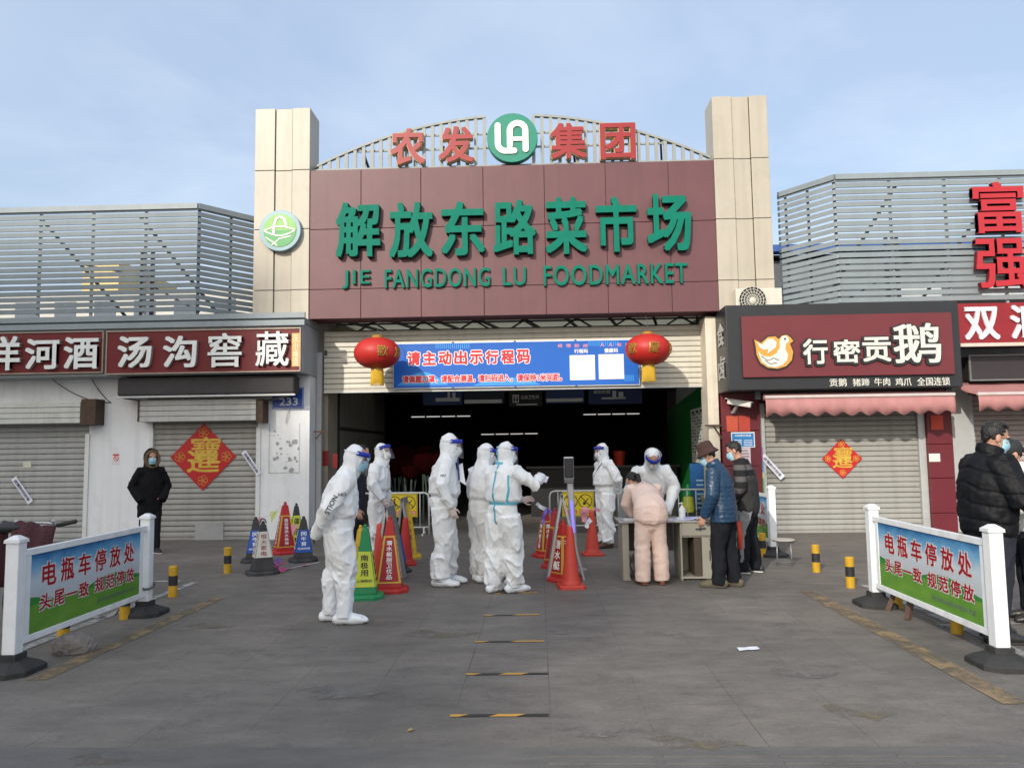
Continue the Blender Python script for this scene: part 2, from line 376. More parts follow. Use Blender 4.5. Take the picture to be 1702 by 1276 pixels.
# ================================================================== unseen block added behind the camera, its outline set to shade the left half
ob = thing('apartment_or_shade_block', 'tall pale block added out of view to shade the left half', 'building', (-85, -86, 0))
wallm = M('shade_block_render', (0.55, 0.50, 0.43), 0.8, 0.1, 2)
mb = MB()
for xr, z0, z1 in ((-40.2, 0, 54.3), (-49.2, 54.3, 57.6)):   # the end wall runs back at a slant
    mb.hexa([(-130, -92, z0), (xr-6.6, -92, z0), (xr, -80, z0), (-130, -80, z0)], [(-130, -92, z1), (xr-6.6, -92, z1), (xr, -80, z1), (-130, -80, z1)])
mb.build('wall', wallm, ob)
for fl in range(16):
    mb = MB(); mb.box(-128, -43, -80.02, -79.96, 1.2+fl*3.2, 2.8+fl*3.2); mb.build('shade_block_windows', M('shade_block_glass', (0.06, 0.08, 0.1), 0.15), ob)

# ================================================================== materials of the shops
CREAM = M('cream_aluminium', (0.435, 0.392, 0.318), 0.42, 0.10, 1.5, 0.03, 6, streak=0.22, grime=0.12)
MAROON = M('maroon_aluminium', (0.130, 0.050, 0.057), 0.46, 0.14, 1.6, 0.05, 3, streak=0.30)
DARKGAP = M('dark_gap', (0.02, 0.02, 0.02), 0.9)
GREEN = M('green_letter', (0.0, 0.165, 0.110), 0.6, 0.16, 4, streak=0.18, spec=0.15)
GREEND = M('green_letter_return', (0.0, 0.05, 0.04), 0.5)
WHITEW = M('whitewash', (0.70, 0.715, 0.725), 0.85, 0.07, 2, 0.15, 25, streak=0.20, grime=0.22, tint=(0.33, 0.30, 0.25))
GREYP = M('grey_panel', (0.30, 0.32, 0.34), 0.5, 0.08, 2, streak=0.2)
SLAT = M('louvre_slat', (0.245, 0.285, 0.305), 0.45, 0.12, 2.0, 0, metal=0.0, streak=0.15)
STEEL = M('dark_steel', (0.06, 0.065, 0.07), 0.5)
SHUT = M('grey_shutter_metal', (0.29, 0.285, 0.265), 0.42, 0.10, 2, streak=0.30, grime=0.20)
SHUTL = M('left_shutter_metal', (0.32, 0.325, 0.315), 0.45, 0.12, 2, streak=0.35, grime=0.30)
SHUTM = M('cream_shutter_metal', (0.52, 0.495, 0.42), 0.42, 0.08, 2, streak=0.22, grime=0.10)
REDS = M('red_sign', (0.135, 0.006, 0.009), 0.55, 0.18, 3, streak=0.35)
WHITEL = M('white_letter', (0.70, 0.72, 0.70), 0.45, 0.08, 6, streak=0.2)
GALV = M('galvanised', (0.45, 0.46, 0.46), 0.4, 0.15, 6, metal=0.3)
RUST = M('rusty_steel', (0.075, 0.045, 0.030), 0.8, 0.4, 12, 0.3)
WPAINT = M('white_paint', (0.62, 0.63, 0.62), 0.5, 0.08, 6, grime=0.25, streak=0.15)

def seg_boxes(mb, x0, x1, zs, y0, y1, gap=0.012):
    for a, b in zip(zs[:-1], zs[1:]): mb.box(x0, x1, y0, y1, a+gap/2, b-gap/2)
def shutter(name, parent, x0, x1, y, z0, z1, pitch, m, bottom=0.06):
    mb = MB(); n = int((z1-z0-bottom)/pitch); p = (z1-z0-bottom)/n; pr = [(0.0, z0), (-0.018, z0+0.004), (-0.02, z0+bottom-0.004), (0, z0+bottom)]
    for k in range(n):
        z = z0+bottom+k*p
        pr += [(0.014, z), (-0.016, z+p*0.05), (-0.019, z+p*0.16), (-0.016, z+p*0.5), (-0.006, z+p*0.84), (0.004, z+p*0.94), (0.014, z+p*0.985)]
    vs = [(x0, y+a, b) for a, b in pr]+[(x1, y+a, b) for a, b in pr]; q = len(pr)
    mb.add(vs, [(i, q+i, q+i+1, i+1) for i in range(q-1)])
    mb.box(x0, x1, y+0.03, y+0.06, z0, z1)
    return mb.build(name, m, parent)

# ================================================================== market hall (the big centre building)
hall = thing('market_hall', 'food market hall with two cream towers and wide open entrance', 'building', (-0.4, 14.9, 0))
YF = 14.2
def pillar(px0, px1, s1, s2, pz0, rows, side):
    x0 = W(px0, 300, YF).x; x1 = W(px1, 300, YF).x; a = W(s1, 300, YF).x; b = W(s2, 300, YF).x
    zs = [pz0]+[W((px0+px1)/2, r, YF).z for r in rows]
    mb = MB()
    for (p, q, y) in ((x0, a-0.006, YF), (a+0.006, b-0.006, YF+0.035), (b+0.006, x1, YF)):
        seg_boxes(mb, p, q, zs, y, YF+0.62)
    o = mb.build('pillar', CREAM, hall, bevel=0.006)
    g = MB(); g.box(x0+0.02, x1-0.02, YF+0.05, YF+0.6, zs[0], zs[-1]-0.03); g.build('pillar_core', DARKGAP, o)
    return x0, x1
LPX = pillar(423, 514.5, 456.5, 485, 3.99, [482, 381, 283, 180], 1)
RPX = pillar(1188, 1280, 1221, 1250, 4.02, [465, 363, 263, 159], -1)
fx0, fx1 = LPX[1], RPX[0]
cols = [fx0]+[W(p, 330, YF+0.03).x for p in (600, 699.5, 803, 905, 1007, 1112)]+[fx1]
rows = [W(851, 524, YF+0.03).z, W(851, 474.5, YF+0.03).z, W(851, 374, YF+0.03).z, W(851, 274.5, YF+0.03).z]
FZ0, FZ1 = rows[0], rows[-1]
mb = MB()
for a, b in zip(cols[:-1], cols[1:]):
    for c, d in zip(rows[:-1], rows[1:]): mb.box(a+0.005, b-0.005, YF+0.03, YF+0.07, c+0.005, d-0.005)
fas = mb.build('fascia', MAROON, hall, bevel=0.004)
mb = MB(); mb.box(fx0+0.002, fx1-0.002, YF+0.05, YF+0.6, FZ0+0.01, FZ1-0.01); mb.build('fascia_core', M('maroon_soffit', (0.07, 0.012, 0.02), 0.6), fas)
HX0, HX1 = -4.12, 3.42
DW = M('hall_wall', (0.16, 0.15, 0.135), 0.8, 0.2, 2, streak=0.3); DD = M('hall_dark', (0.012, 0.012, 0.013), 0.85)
CONC = M('hall_cream_wall', (0.24, 0.21, 0.17), 0.8, 0.15, 2)
for a in (HX0-0.2, HX1):
    mb = MB(); mb.box(a, a+0.2, 14.98, 20.5, 0, 4.6); mb.build('side_wall', CONC, hall)
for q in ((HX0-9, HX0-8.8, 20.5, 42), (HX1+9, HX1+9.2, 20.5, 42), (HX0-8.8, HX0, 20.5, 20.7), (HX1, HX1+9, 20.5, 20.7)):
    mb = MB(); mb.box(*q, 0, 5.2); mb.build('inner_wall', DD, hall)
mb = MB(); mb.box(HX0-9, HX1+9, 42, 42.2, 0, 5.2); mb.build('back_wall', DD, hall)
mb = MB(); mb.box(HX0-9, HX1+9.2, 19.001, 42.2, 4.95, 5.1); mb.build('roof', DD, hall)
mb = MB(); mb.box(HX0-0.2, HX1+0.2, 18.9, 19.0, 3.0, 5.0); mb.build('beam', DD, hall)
# the strip of old corrugated roof seen above the rolled shutter, with its trusses
poly = bpy.data.materials.new('old_clear_roofing'); poly.use_nodes = True; _t = poly.node_tree
_b = _t.nodes['Principled BSDF']; _b.inputs['Base Color'].default_value = (0.42, 0.36, 0.25, 1)
_tr = nn(_t, 'ShaderNodeBsdfTranslucent'); _tr.inputs[0].default_value = (0.46, 0.40, 0.27, 1); _mx = nn(_t, 'ShaderNodeMixShader'); _mx.inputs[0].default_value = 0.85
_t.links.new(_b.outputs[0], _mx.inputs[1]); _t.links.new(_tr.outputs[0], _mx.inputs[2]); _t.links.new(_mx.outputs[0], _t.nodes['Material Output'].inputs[0])
mb = MB(); n = 60
vs = []
for k in range(n+1):
    x = HX0+(HX1-HX0)*k/n; z = 0.02*math.cos(k*math.pi)
    vs += [(x, 14.86, 4.25+z), (x, 19.0, 4.42+z)]
mb.add(vs, [(2*k, 2*k+2, 2*k+3, 2*k+1) for k in range(n)]); mb.build('roof_sheet', poly, hall, smooth=True)
mb = MB()
for k in range(9):
    x = HX0+0.3+k*0.87
    mb.bar((x, 14.95, 4.20), (x+0.75, 18.8, 4.36), 0.05); 
for y in (15.6, 16.8, 18.0): mb.bar((HX0, y, 4.20+(y-15)*0.04), (HX1, y, 4.20+(y-15)*0.04), 0.035)
for k in range(7): mb.bar((HX0+0.35+k*1.05, 15.6, 4.02), (HX0+0.75+k*1.05, 15.6, 4.26), 0.035); mb.bar((HX0+1.15+k*1.05, 15.6, 4.02), (HX0+0.75+k*1.05, 15.6, 4.26), 0.035)
mb.bar((HX0, 15.6, 4.01), (HX1, 15.6, 4.01), 0.05)
mb.build('roof_truss', STEEL, hall)
# right wall of the entrance: green boards below cream
mb = MB(); mb.prism([(15.05, 0), (20.4, 0), (20.4, 2.55), (15.05, 2.95)], -0.03, 0.0)
mb.xf(Matrix(((0, 1, 0, HX1), (1, 0, 0, 0), (0, 0, 1, 0), (0, 0, 0, 1))))
mb.build('green_panelling', M('green_board', (0.010, 0.15, 0.030), 0.4, 0.15, 2), hall)
# shutter, rolled half way
X0, X1 = W(539, 600, 14.9).x, W(1179, 590, 14.9).x
shm = thing('roller_shutter', 'wide cream roller shutter half lowered over the market entrance', 'roller shutter', (-0.4, 14.9, 2.76))
shutter('shutter_curtain', shm, X0, X1, 14.9, 2.775, 3.97, 0.098, SHUTM)
mb = MB(); mb.box(X0, X1, 14.862, 14.93, 2.755, 2.785); mb.build('bottom_bar', GALV, shm)
mb = MB(); mb.box(X1-0.12, X1-0.03, 14.84, 14.89, 3.66, 3.72); mb.box(X0+0.02, X0+0.06, 14.84, 14.89, 3.5, 3.6); mb.build('lug', STEEL, shm)
# guide columns beside the opening
mb = MB(); mb.box(W(1178, 700, 14.4).x, W(1196, 700, 14.4).x, 14.42, 14.98, 0, 4.04); mb.build('column', M('cream_column', (0.66, 0.60, 0.49), 0.6, 0.1, 3, 0.1, 20, streak=0.35, grime=0.2), hall, bevel=0.008)
mb = MB(); cx = W(530, 700, 14.8).x; mb.box(cx-0.05, cx+0.05, 14.78, 14.88, 0, 3.55); mb.box(cx-0.20, cx-0.09, 14.72, 14.86, 0, 3.9); mb.build('shutter_guide', M('dull_guide', (0.40, 0.40, 0.40), 0.5, 0.15, 5, streak=0.4), hall, bevel=0.004)
mb = MB(); cx = W(1178, 700, 14.86).x; mb.box(cx-0.07, cx, 14.80, 14.88, 0, 3.5); mb.build('shutter_guide', M('cream_guide', (0.62, 0.57, 0.47), 0.5, 0.1, 5, streak=0.3), hall, bevel=0.004)
mb = MB(); mb.bar((W(523, 724, 14.6).x, 14.55, 2.0), (W(545, 724, 14.6).x, 14.55, 2.0), 0.03); mb.bar((W(525, 735, 14.6).x, 14.55, 1.85), (W(537, 724, 14.6).x, 14.55, 2.0), 0.02); mb.build('bracket', RUST, hall)
mb = MB(); cx = W(1195, 724, 14.38).x; mb.bar((cx-0.25, 14.36, 2.0), (cx+0.05, 14.36, 2.0), 0.03); mb.bar((cx+0.05, 14.36, 1.75), (cx-0.1, 14.36, 2.0), 0.025); mb.build('bracket', RUST, hall)
for px in ((518, 748, 523, 774), (535, 749, 547, 774), (553, 754, 561, 778)):
    a, b, c, d = field(px, 14.98); y = 14.975 if px[0] > 530 else 14.71
    mb = MB(); mb.box(a, b, y-0.004, y, c, d); mb.build('red_paper', M('dull_red_paper', (0.20, 0.012, 0.012), 0.7), hall)
# rear market roof seen through the right-hand louvres, with its blue gutter
mb = MB(); mb.box(4.6, 30, 19.5, 42, 0, 6.3); mb.hexa([(4.4, 19.3, 6.4), (30, 19.3, 6.4), (30, 42, 6.4), (4.4, 42, 6.4)], [(4.6, 24, 7.4), (30, 24, 7.4), (30, 40, 7.4), (4.6, 40, 7.4)])
rw = mb.build('rear_roof', M('rear_roof_sheet', (0.10, 0.11, 0.12), 0.7, 0.3, 2), hall)
mb = MB(); mb.box(4.3, 30, 19.1, 19.45, 6.45, 6.62); mb.build('gutter', M('blue_gutter', (0.03, 0.09, 0.30), 0.5), rw)
for k in range(5):
    mb = MB(); mb.box(9.0+k*2.2, 10.2+k*2.2, 19.47, 19.51, 4.4, 5.6); mb.build('window', M('pale_window', (0.5, 0.52, 0.52), 0.3), hall)

# ------------------------------------------------------------------ arch of pickets over the fascia
arch = thing('picket_arch', 'pale grey arched picket screen standing on the maroon fascia', 'screen', (-0.4, 14.45, FZ1))
xa, xb = fx0+0.02, fx1-0.02; xc = (xa+xb)/2; hw = (xb-xa)/2
def az(x): return FZ1+0.14+0.94*(1-((x-xc)/hw)**2)
PICK = M('picket_grey', (0.29, 0.31, 0.30), 0.5, 0.12, 6, streak=0.25)
for lo, hi in ((xa+0.1, xc-0.5), (xc+0.42, xb-0.05)):
    x = lo
    while x < hi:
        mb = MB(); mb.box(x, x+0.065, 14.40, 14.44, FZ1+0.05, az(x+0.03)-0.02); mb.build('picket', PICK, arch)
        x += 0.168
pts = [xa+(xb-xa)*k/48 for k in range(49)]
for left in (True, False):
    mb = MB()
    for p, q in zip(pts[:-1], pts[1:]):
        m_ = (p+q)/2
        if (m_ < xc-0.47) if left else (m_ > xc+0.42): mb.hexa([(p, 14.39, az(p)-0.045), (q, 14.39, az(q)-0.045), (q, 14.47, az(q)-0.045), (p, 14.47, az(p)-0.045)], [(p, 14.39, az(p)), (q, 14.39, az(q)), (q, 14.47, az(q)), (p, 14.47, az(p))])
    mb.build('arch_rail', PICK, arch)
mb = MB(); mb.box(xa, xb, 14.38, 14.52, FZ1, FZ1+0.075); mb.build('base_rail', PICK, arch)
for dz in (0.42, 0.70):
    h = hw*math.sqrt(max(0.0, 1-(dz-0.12)/0.94)); mb = MB(); mb.box(xc-h, xc+h, 14.445, 14.475, FZ1+dz, FZ1+dz+0.035); mb.build('rail', PICK, arch)
for x in (xc-2.9, xc-1.3, xc+1.2, xc+2.9): mb = MB(); mb.bar((x, 14.48, FZ1+0.5), (x+0.12, 15.1, FZ1), 0.04); mb.build('brace', STEEL, arch)

# ------------------------------------------------------------------ raised writing on the fascia and the arch
REDL = M('red_letter', (0.30, 0.016, 0.020), 0.4, 0.12, 5, streak=0.15); GOLDE = M('pale_edge', (0.55, 0.44, 0.25), 0.5)
sg = thing('market_sign', 'large green raised lettering naming the food market on the maroon fascia', 'sign', (-0.4, YF, 4.4))
for ch, px in (('解', (558, 336, 632, 427)), ('放', (646.5, 336, 719.5, 428)), ('东', (733, 334.5, 805.5, 424.5)), ('路', (819.5, 332, 891, 423)), ('菜', (906, 328, 975.5, 422)), ('市', (990.5, 327, 1058.5, 418.5)), ('场', (1075.5, 322, 1149, 417))):
    X0, X1, Z0, Z1 = field(px, YF-0.1)
    mb = MB(); put_text(mb, ch, (X0, YF-0.075, Z0), (1, 0, 0), (0, 0, 1), X1-X0, Z1-Z0, 0.03, 0.023)
    o = mb.build('character', GREEN, sg)
    mb = MB(); put_text(mb, ch, (X0+0.006, YF+0.028, Z0-0.008), (1, 0, 0), (0, 0, 1), X1-X0, Z1-Z0, 0.10, 0.0235); mb.build('return', GREEND, o)
for s, px in (('JIE', (570, 450, 616, 480.5)), ('FANGDONG', (640.5, 447, 814.5, 478.5)), ('LU', (836, 445, 874, 475.5)), ('FOODMARKET', (903.5, 440, 1141.5, 474))):
    wall_text('word', s, px, YF+0.028, 0.06, GREEN, sg, 0.012, space=1.12)
sg2 = thing('group_sign', 'four red raised characters mounted on the picket arch', 'sign', (-0.4, 14.3, FZ1+0.1))
for ch, px in (('农', (649, 214, 706, 274)), ('发', (729.5, 210.5, 787, 270)), ('集', (915, 205, 974.5, 264)), ('团', (997.5, 205, 1056, 265))):
    X0, X1, Z0, Z1 = field(px, 14.28)
    mb = MB(); put_text(mb, ch, (X0, 14.28, Z0), (1, 0, 0), (0, 0, 1), X1-X0, Z1-Z0, 0.02, 0.023); o = mb.build('character', REDL, sg2)
    mb = MB(); put_text(mb, ch, (X0, 14.385, Z0), (1, 0, 0), (0, 0, 1), X1-X0, Z1-Z0, 0.10, 0.023, grow=0.008); mb.build('return', GOLDE, o)
c = W(851.5, 230, 14.25); rr = (W(893.5, 230, 14.25).x-W(809.5, 230, 14.25).x)/2
rs = thing('round_emblem', 'round green emblem with white linked letters at the top of the arch', 'emblem', (c.x, 14.25, c.z-rr))
def disc(mb, c, r, y0, y1, n=48): return mb.prism([(c.x+r*math.cos(2*math.pi*k/n), c.z+r*math.sin(2*math.pi*k/n)) for k in range(n)], y0, y1)
mb = MB(); disc(mb, c, rr, 14.22, 14.38); mb.build('disc', M('emblem_green', (0.004, 0.21, 0.14), 0.4, 0.08, 3, streak=0.1), rs, bevel=0.008)
mb = MB(); k = rr/42.0
def ribbon(mb, pts, w, y0, y1, c, k):   # flat rounded stroke through the points (in photograph pixels from the centre)
    P = [(c.x+x*k, c.z-y*k) for x, y in pts]; q = []
    n = len(P); Ls = []; Rs = []
    for i, (x, z) in enumerate(P):
        a = P[max(i-1, 0)]; b = P[min(i+1, n-1)]; tx, tz = b[0]-a[0], b[1]-a[1]; l = math.hypot(tx, tz) or 1; nx, nz = -tz/l*w*k/2, tx/l*w*k/2
        Ls.append((x+nx, z+nz)); Rs.append((x-nx, z-nz))
    vs = []; 
    for l, r in zip(Ls, Rs): vs += [(l[0], y0, l[1]), (r[0], y0, r[1]), (l[0], y1, l[1]), (r[0], y1, r[1])]
    fs = []
    for i in range(n-1):
        o = 4*i; fs += [(o, o+1, o+5, o+4), (o+2, o+6, o+7, o+3), (o, o+4, o+6, o+2), (o+1, o+3, o+7, o+5)]
    fs += [(0, 2, 3, 1), (4*(n-1), 4*(n-1)+1, 4*(n-1)+3, 4*(n-1)+2)]
    mb.add(vs, fs)
    for (x, z) in (P[0], P[-1]): mb.prism([(x+w*k/2*math.cos(2*math.pi*j/16), z+w*k/2*math.sin(2*math.pi*j/16)) for j in range(16)], y0-0.0005, y1)
def arc(cx, cy, r, a0, a1, n=10): return [(cx+r*math.cos(R(a0+(a1-a0)*i/n)), cy-r*math.sin(R(a0+(a1-a0)*i/n))) for i in range(n+1)]
ribbon(mb, [(-24, -21), (-24, 8)]+arc(-11, 10, 13, 180, 270)+[(3, 23)], 10, 14.195, 14.225, c, k)
ribbon(mb, [(-4, 14), (-4, -10)]+arc(9, -11, 13, 180, 0)+[(22, 8), (22, 21)], 10, 14.194, 14.224, c, k)
ribbon(mb, [(-2, 3), (20, 3)], 7, 14.193, 14.223, c, k)
mb.build('monogram', M('emblem_white', (0.78, 0.76, 0.68), 0.4), rs)
c = W(466.3, 384, YF-0.06); rr = (W(500.5, 384, YF-0.06).x-W(432, 384, YF-0.06).x)/2; k = rr/34.2
ls = thing('tower_emblem', 'round pale blue and lime emblem on the left cream tower', 'emblem', (c.x, YF, c.z-rr))
mb = MB(); disc(mb, c, rr, YF-0.10, YF-0.002); mb.build('rim', M('emblem_rim', (0.24, 0.37, 0.41), 0.4, 0.1, 8), ls, bevel=0.006)
mb = MB(); disc(mb, c, rr*0.80, YF-0.108, YF-0.10); mb.build('disc', M('emblem_lime', (0.20, 0.42, 0.10), 0.4), ls)
mb = MB(); W2 = 3.0
low = [(c.x+rr*0.78*math.cos(R(a)), c.z+rr*0.78*math.sin(R(a))) for a in range(180, 361, 10)]; mb.prism(low, YF-0.111, YF-0.108); mb.build('lower_field', M('emblem_green2', (0.07, 0.32, 0.10), 0.4), ls)
mb = MB(); ribbon(mb, [(-25+0.5*q, 0.0-6.5*math.sin(math.pi*q/100)) for q in range(0, 101, 10)], 2.2, YF-0.118, YF-0.11, c, k); ribbon(mb, [(-25+0.5*q, 1+8*math.sin(math.pi*q/100)) for q in range(0, 101, 10)], 2.2, YF-0.118, YF-0.11, c, k)
ribbon(mb, [(-10, 6), (-9, -10), (-6, -19), (0, -23), (7, -19), (11, -8)], 4, YF-0.119, YF-0.11, c, k); ribbon(mb, [(-22, 12), (-10, 20), (-4, 25)], 2, YF-0.117, YF-0.11, c, k); ribbon(mb, [(-12, 24), (0, 14), (18, 10)], 2, YF-0.1175, YF-0.11, c, k)
mb.build('motif', M('emblem_white', (0.78, 0.76, 0.68)), ls)

# ================================================================== louvre screens on the roofs
def louvre(name, label, x0, xc_, y, xe, ye, z0, z1, n, left):
    t = thing(name, label, 'louvre screen', (xc_, y, z0))
    mb = MB(); p = (z1-z0)/n; h = p*0.70
    cx = Vector((xc_, y, 0)); ex = Vector((xe, ye, 0)); fx = Vector((x0, y, 0))
    jog = random.Random(3)
    for k in range(n):
        z = z0+k*p+p*0.15; z2 = z+h
        for a, b in ((fx, cx), (cx, ex)):
            d = (b-a).normalized(); nrm = Vector((d.y, -d.x, 0))*(0.03 if (a is fx) == (b.x > a.x) else 0.03)
            nrm = Vector((nrm.x, -abs(nrm.y), 0)) if nrm.y > 0 else nrm
            e = jog.uniform(-0.006, 0.006); uz = Vector((0, 0, 1))
            mb.hexa([a+uz*(z+e), b+uz*(z+e), b-nrm+uz*(z+e), a-nrm+uz*(z+e)], [a+uz*(z2+e)+nrm*0.4, b+uz*(z2+e)+nrm*0.4, b-nrm+uz*(z2+e), a-nrm+uz*(z2+e)])
    mb.build('louvre_blades', SLAT, t)
    mb = MB()
    for a, b in ((fx, cx), (cx, ex)):
        uz = Vector((0, 0, z1-0.02)); mb.bar(a+uz, b+uz, 0.08, 0.10)
    mb.build('top_rail', SLAT, t)
    s = 1 if x0 > xc_ else -1
    x = xc_; q = 0
    while abs(x-xc_) <= abs(x0-xc_):
        mb = MB(); mb.box(x-0.022, x+0.022, y+0.045, y+0.09, z0-0.1, z1-0.02); mb.build('post', GALV if q else STEEL, t)
        x += s*1.02; q += 1
    for f in (0.45, 0.85):
        v = cx.lerp(ex, f); mb = MB(); mb.box(v.x-0.02, v.x+0.02, v.y+0.06, v.y+0.1, z0-0.1, z1-0.05); mb.build('post', STEEL, t)
    mb = MB()   # stays and old aerial brackets behind the blades
    for x in (xc_+s*1.25, xc_+s*3.2):
        mb.bar((x, y+0.25, z1-0.1), (x-s*1.1, y+1.6, z0+0.1), 0.05)
    mb.bar((xc_+s*1.1, y+0.5, z0), (xc_+s*1.1, y+0.5, z0+1.35), 0.06); mb.bar((xc_+s*1.3, y+0.5, z0), (xc_+s*1.3, y+0.5, z0+1.35), 0.06)
    for zz in (0.3, 0.6, 0.9, 1.2): mb.bar((xc_+s*1.05, y+0.5, z0+zz), (xc_+s*1.35, y+0.5, z0+zz), 0.03)
    mb.bar((xc_+s*1.2, y+0.6, z0+0.8), (xc_+s*2.6, y+0.6, z0+1.1), 0.03); mb.bar((xc_+s*0.2, y+0.6, z0+0.1), (xc_+s*1.1, y+0.6, z0+0.6), 0.03)
    mb.build('brace', STEEL, t)
    return t
louvre('louvre_screen', 'grey horizontal louvre screen on the roof left of the market', -14.5, -6.35, 14.0, -5.45, 15.1, 4.26, 6.29, 18, True)
louvre('louvre_screen', 'grey horizontal louvre screen on the roof right of the market, behind red characters', 14.0, 5.65, 14.3, 4.90, 15.27, 4.22, 6.64, 20, False)
rl = thing('roof_sign', 'two large red characters fixed on the right louvre screen', 'sign', (8.7, 14.2, 4.5))
REDB = M('scarlet_letter', (0.42, 0.020, 0.030), 0.45, 0.08, 4)
for ch, px in (('富', (1618, 302, 1703, 387)), ('强', (1623, 396, 1709, 479))):
    X0, X1, Z0, Z1 = field(px, 14.1); mb = MB(); put_text(mb, ch, (X0, 14.12, Z0), (1, 0, 0), (0, 0, 1), X1-X0, Z1-Z0, 0.02, 0.015); o = mb.build('character', REDB, rl)
    mb = MB(); put_text(mb, ch, (X0, 14.21, Z0), (1, 0, 0), (0, 0, 1), X1-X0, Z1-Z0, 0.09, 0.0155); mb.build('return', M('scarlet_return', (0.12, 0.01, 0.015), 0.6), o)
# pale blocks far behind the left louvres
for (x0, x1, y, h, lab, col) in ((-45, -17.5, 48, 12.1, 'distant pale cream apartment block seen through the left louvres', (0.50, 0.49, 0.45)), (-36.6, -33.6, 60, 17.3, 'distant yellowish tower block seen through the left louvres', (0.60, 0.47, 0.22))):
    t = thing('apartment_or_shade_block', lab, 'building', ((x0+x1)/2, y, 0))
    mb = MB(); mb.box(x0, x1, y, y+10, 0, h); mb.build('wall', M('far_'+str(int(h)), col, 0.8, 0.1, 0.3), t)
    for fl in range(1, int(h/3)):
        xx = x0+1.0
        while xx < x1-1.6:
            mb = MB(); mb.box(xx, xx+1.4, y-0.03, y+0.05, 1.0+fl*3, 2.5+fl*3); mb.build('window', M('far_glass', (0.13, 0.15, 0.18), 0.2), t); xx += 2.6

# ================================================================== liquor shops on the left
YW = 14.4
ls = thing('corner_shop', 'whitewashed row of closed shops left of the market entrance', 'building', (-8, YW, 0))
xw = [W(p, 760, YW).x for p in (147, 252, 428, 514)]
mb = MB(); mb.box(xw[0], xw[1], YW, YW+0.3, 0, 3.2); mb.box(xw[2], xw[3], YW, YW+0.55, 0, 4.0); mb.box(-14, xw[0], YW, YW+0.3, 2.45, 3.2); mb.box(xw[1], xw[2], YW, YW+0.3, 2.45, 3.2)
mb.build('wall', WHITEW, ls)
mb = MB(); mb.box(-14.4, xw[3]-0.3, YW+0.6, 20, 0, 4.0); mb.build('rear_volume', GREYP, ls)
X0, X1 = -14.2, W(503, 590, 13.86).x
mb = MB(); mb.box(X0, X1, 13.86, YW+0.5, 3.06, 3.98); mb.build('parapet', GREYP, ls, bevel=0.01)
mb = MB(); mb.box(X0, X1+0.05, 13.80, 13.86, 4.07, 4.17); mb.box(X0, X1+0.05, 13.78, 13.84, 3.93, 4.03); mb.box(X0, X1, 13.9, 14.9, 3.99, 4.10); mb.build('eave_rail', SLAT, ls)
mb = MB(); mb.box(X1-0.03, xw[3], 13.95, YW-0.01, 3.85, 3.98); mb.build('eave_return', GREYP, ls)
sh = shutter('roller_shutter', ls, -14, xw[0]-0.02, YW+0.06, 0.0, 2.5, 0.104, SHUTL)
mb = MB(); mb.box(xw[0]-0.06, xw[0]+0.02, YW-0.03, YW+0.05, 0, 2.02); mb.build('guide_rail', WPAINT, sh)
a, b, c, d = field((-60, 669, 134, 704.5), 14.12)
mb = MB(); n = 4
for k in range(n): mb.box(a, b, 14.10, 14.40, c+(d-c)*k/n+0.004, c+(d-c)*(k+1)/n-0.004)
mb.build('shutter_box', M('pale_box', (0.52, 0.53, 0.49), 0.5, 0.15, 4, grime=0.3, streak=0.2), sh, bevel=0.006)
a, b, c, d = field((135, 663, 159, 706), 14.1); mb = MB(); mb.box(a, b, 14.09, 14.40, c, d); mb.build('box_end', RUST, sh, bevel=0.005)
sh = shutter('roller_shutter', ls, xw[1]+0.02, xw[2]-0.02, YW+0.06, 0.0, 2.5, 0.098, SHUT)
mb = MB(); a, b, c, d = field((324, 868, 371, 897), YW+0.03); mb.box(a, b, YW+0.03, YW+0.05, c, d); mb.build('repair_plate', M('plate_grey', (0.34, 0.34, 0.33), 0.5, 0.15, 6, grime=0.3), sh)
mb = MB(); mb.box(xw[2]-0.02, xw[2]+0.06, YW-0.03, YW+0.05, 0, 2.1); mb.build('guide_rail', WPAINT, sh)
mb = MB(); mb.box(xw[1]-0.03, xw[1]+0.03, YW-0.03, YW+0.05, 0, 2.1); mb.build('guide_rail', WPAINT, sh)
a, b, c, d = field((232, 664, 426, 700), 14.12); mb = MB(); n = 4
for k in range(n): mb.box(a, b, 14.10, 14.40, c+(d-c)*k/n+0.004, c+(d-c)*(k+1)/n-0.004)
mb.build('shutter_box', M('grey_box', (0.42, 0.42, 0.40), 0.5, 0.15, 4, streak=0.3), sh, bevel=0.006)
for px in ((229, 664, 232, 701), (426.5, 663, 437, 702)): a, b, c, d = field(px, 14.1); mb = MB(); mb.box(a, b, 14.09, 14.40, c, d); mb.build('box_end', RUST, sh)
# what is left of torn-off bills on the wall
rn = random.Random(5)
for k in range(26):
    mb = MB()
    px = rn.uniform(455, 497); py = rn.uniform(708, 784); p = W(px, py, YW-0.003); r = rn.uniform(0.01, 0.035)*(1.6 if px > 480 else 1)
    mb.add([(p.x+r*rn.uniform(0.5, 1.3)*math.cos(a), YW-0.003-0.0002*k, p.z+r*rn.uniform(0.5, 1.5)*math.sin(a)) for a in [2*math.pi*i/8 for i in range(8)]], [tuple(range(8))])
    mb.build('bill_scrap', M('scrap_grey', (0.34, 0.34, 0.33), 0.9, 0.3, 20), ls)
mb = MB(); a, b, c, d = field((447, 704, 498, 786), YW-0.002)
for q in ((a, a+0.012, c, d), (b-0.008, b, c, d), (a, b, c, c+0.012)): mb.box(q[0], q[1], YW-0.006, YW-0.002, q[2], q[3])
mb.build('tape_marks', M('tape_mark', (0.45, 0.44, 0.41), 0.9, 0.4, 30), ls)
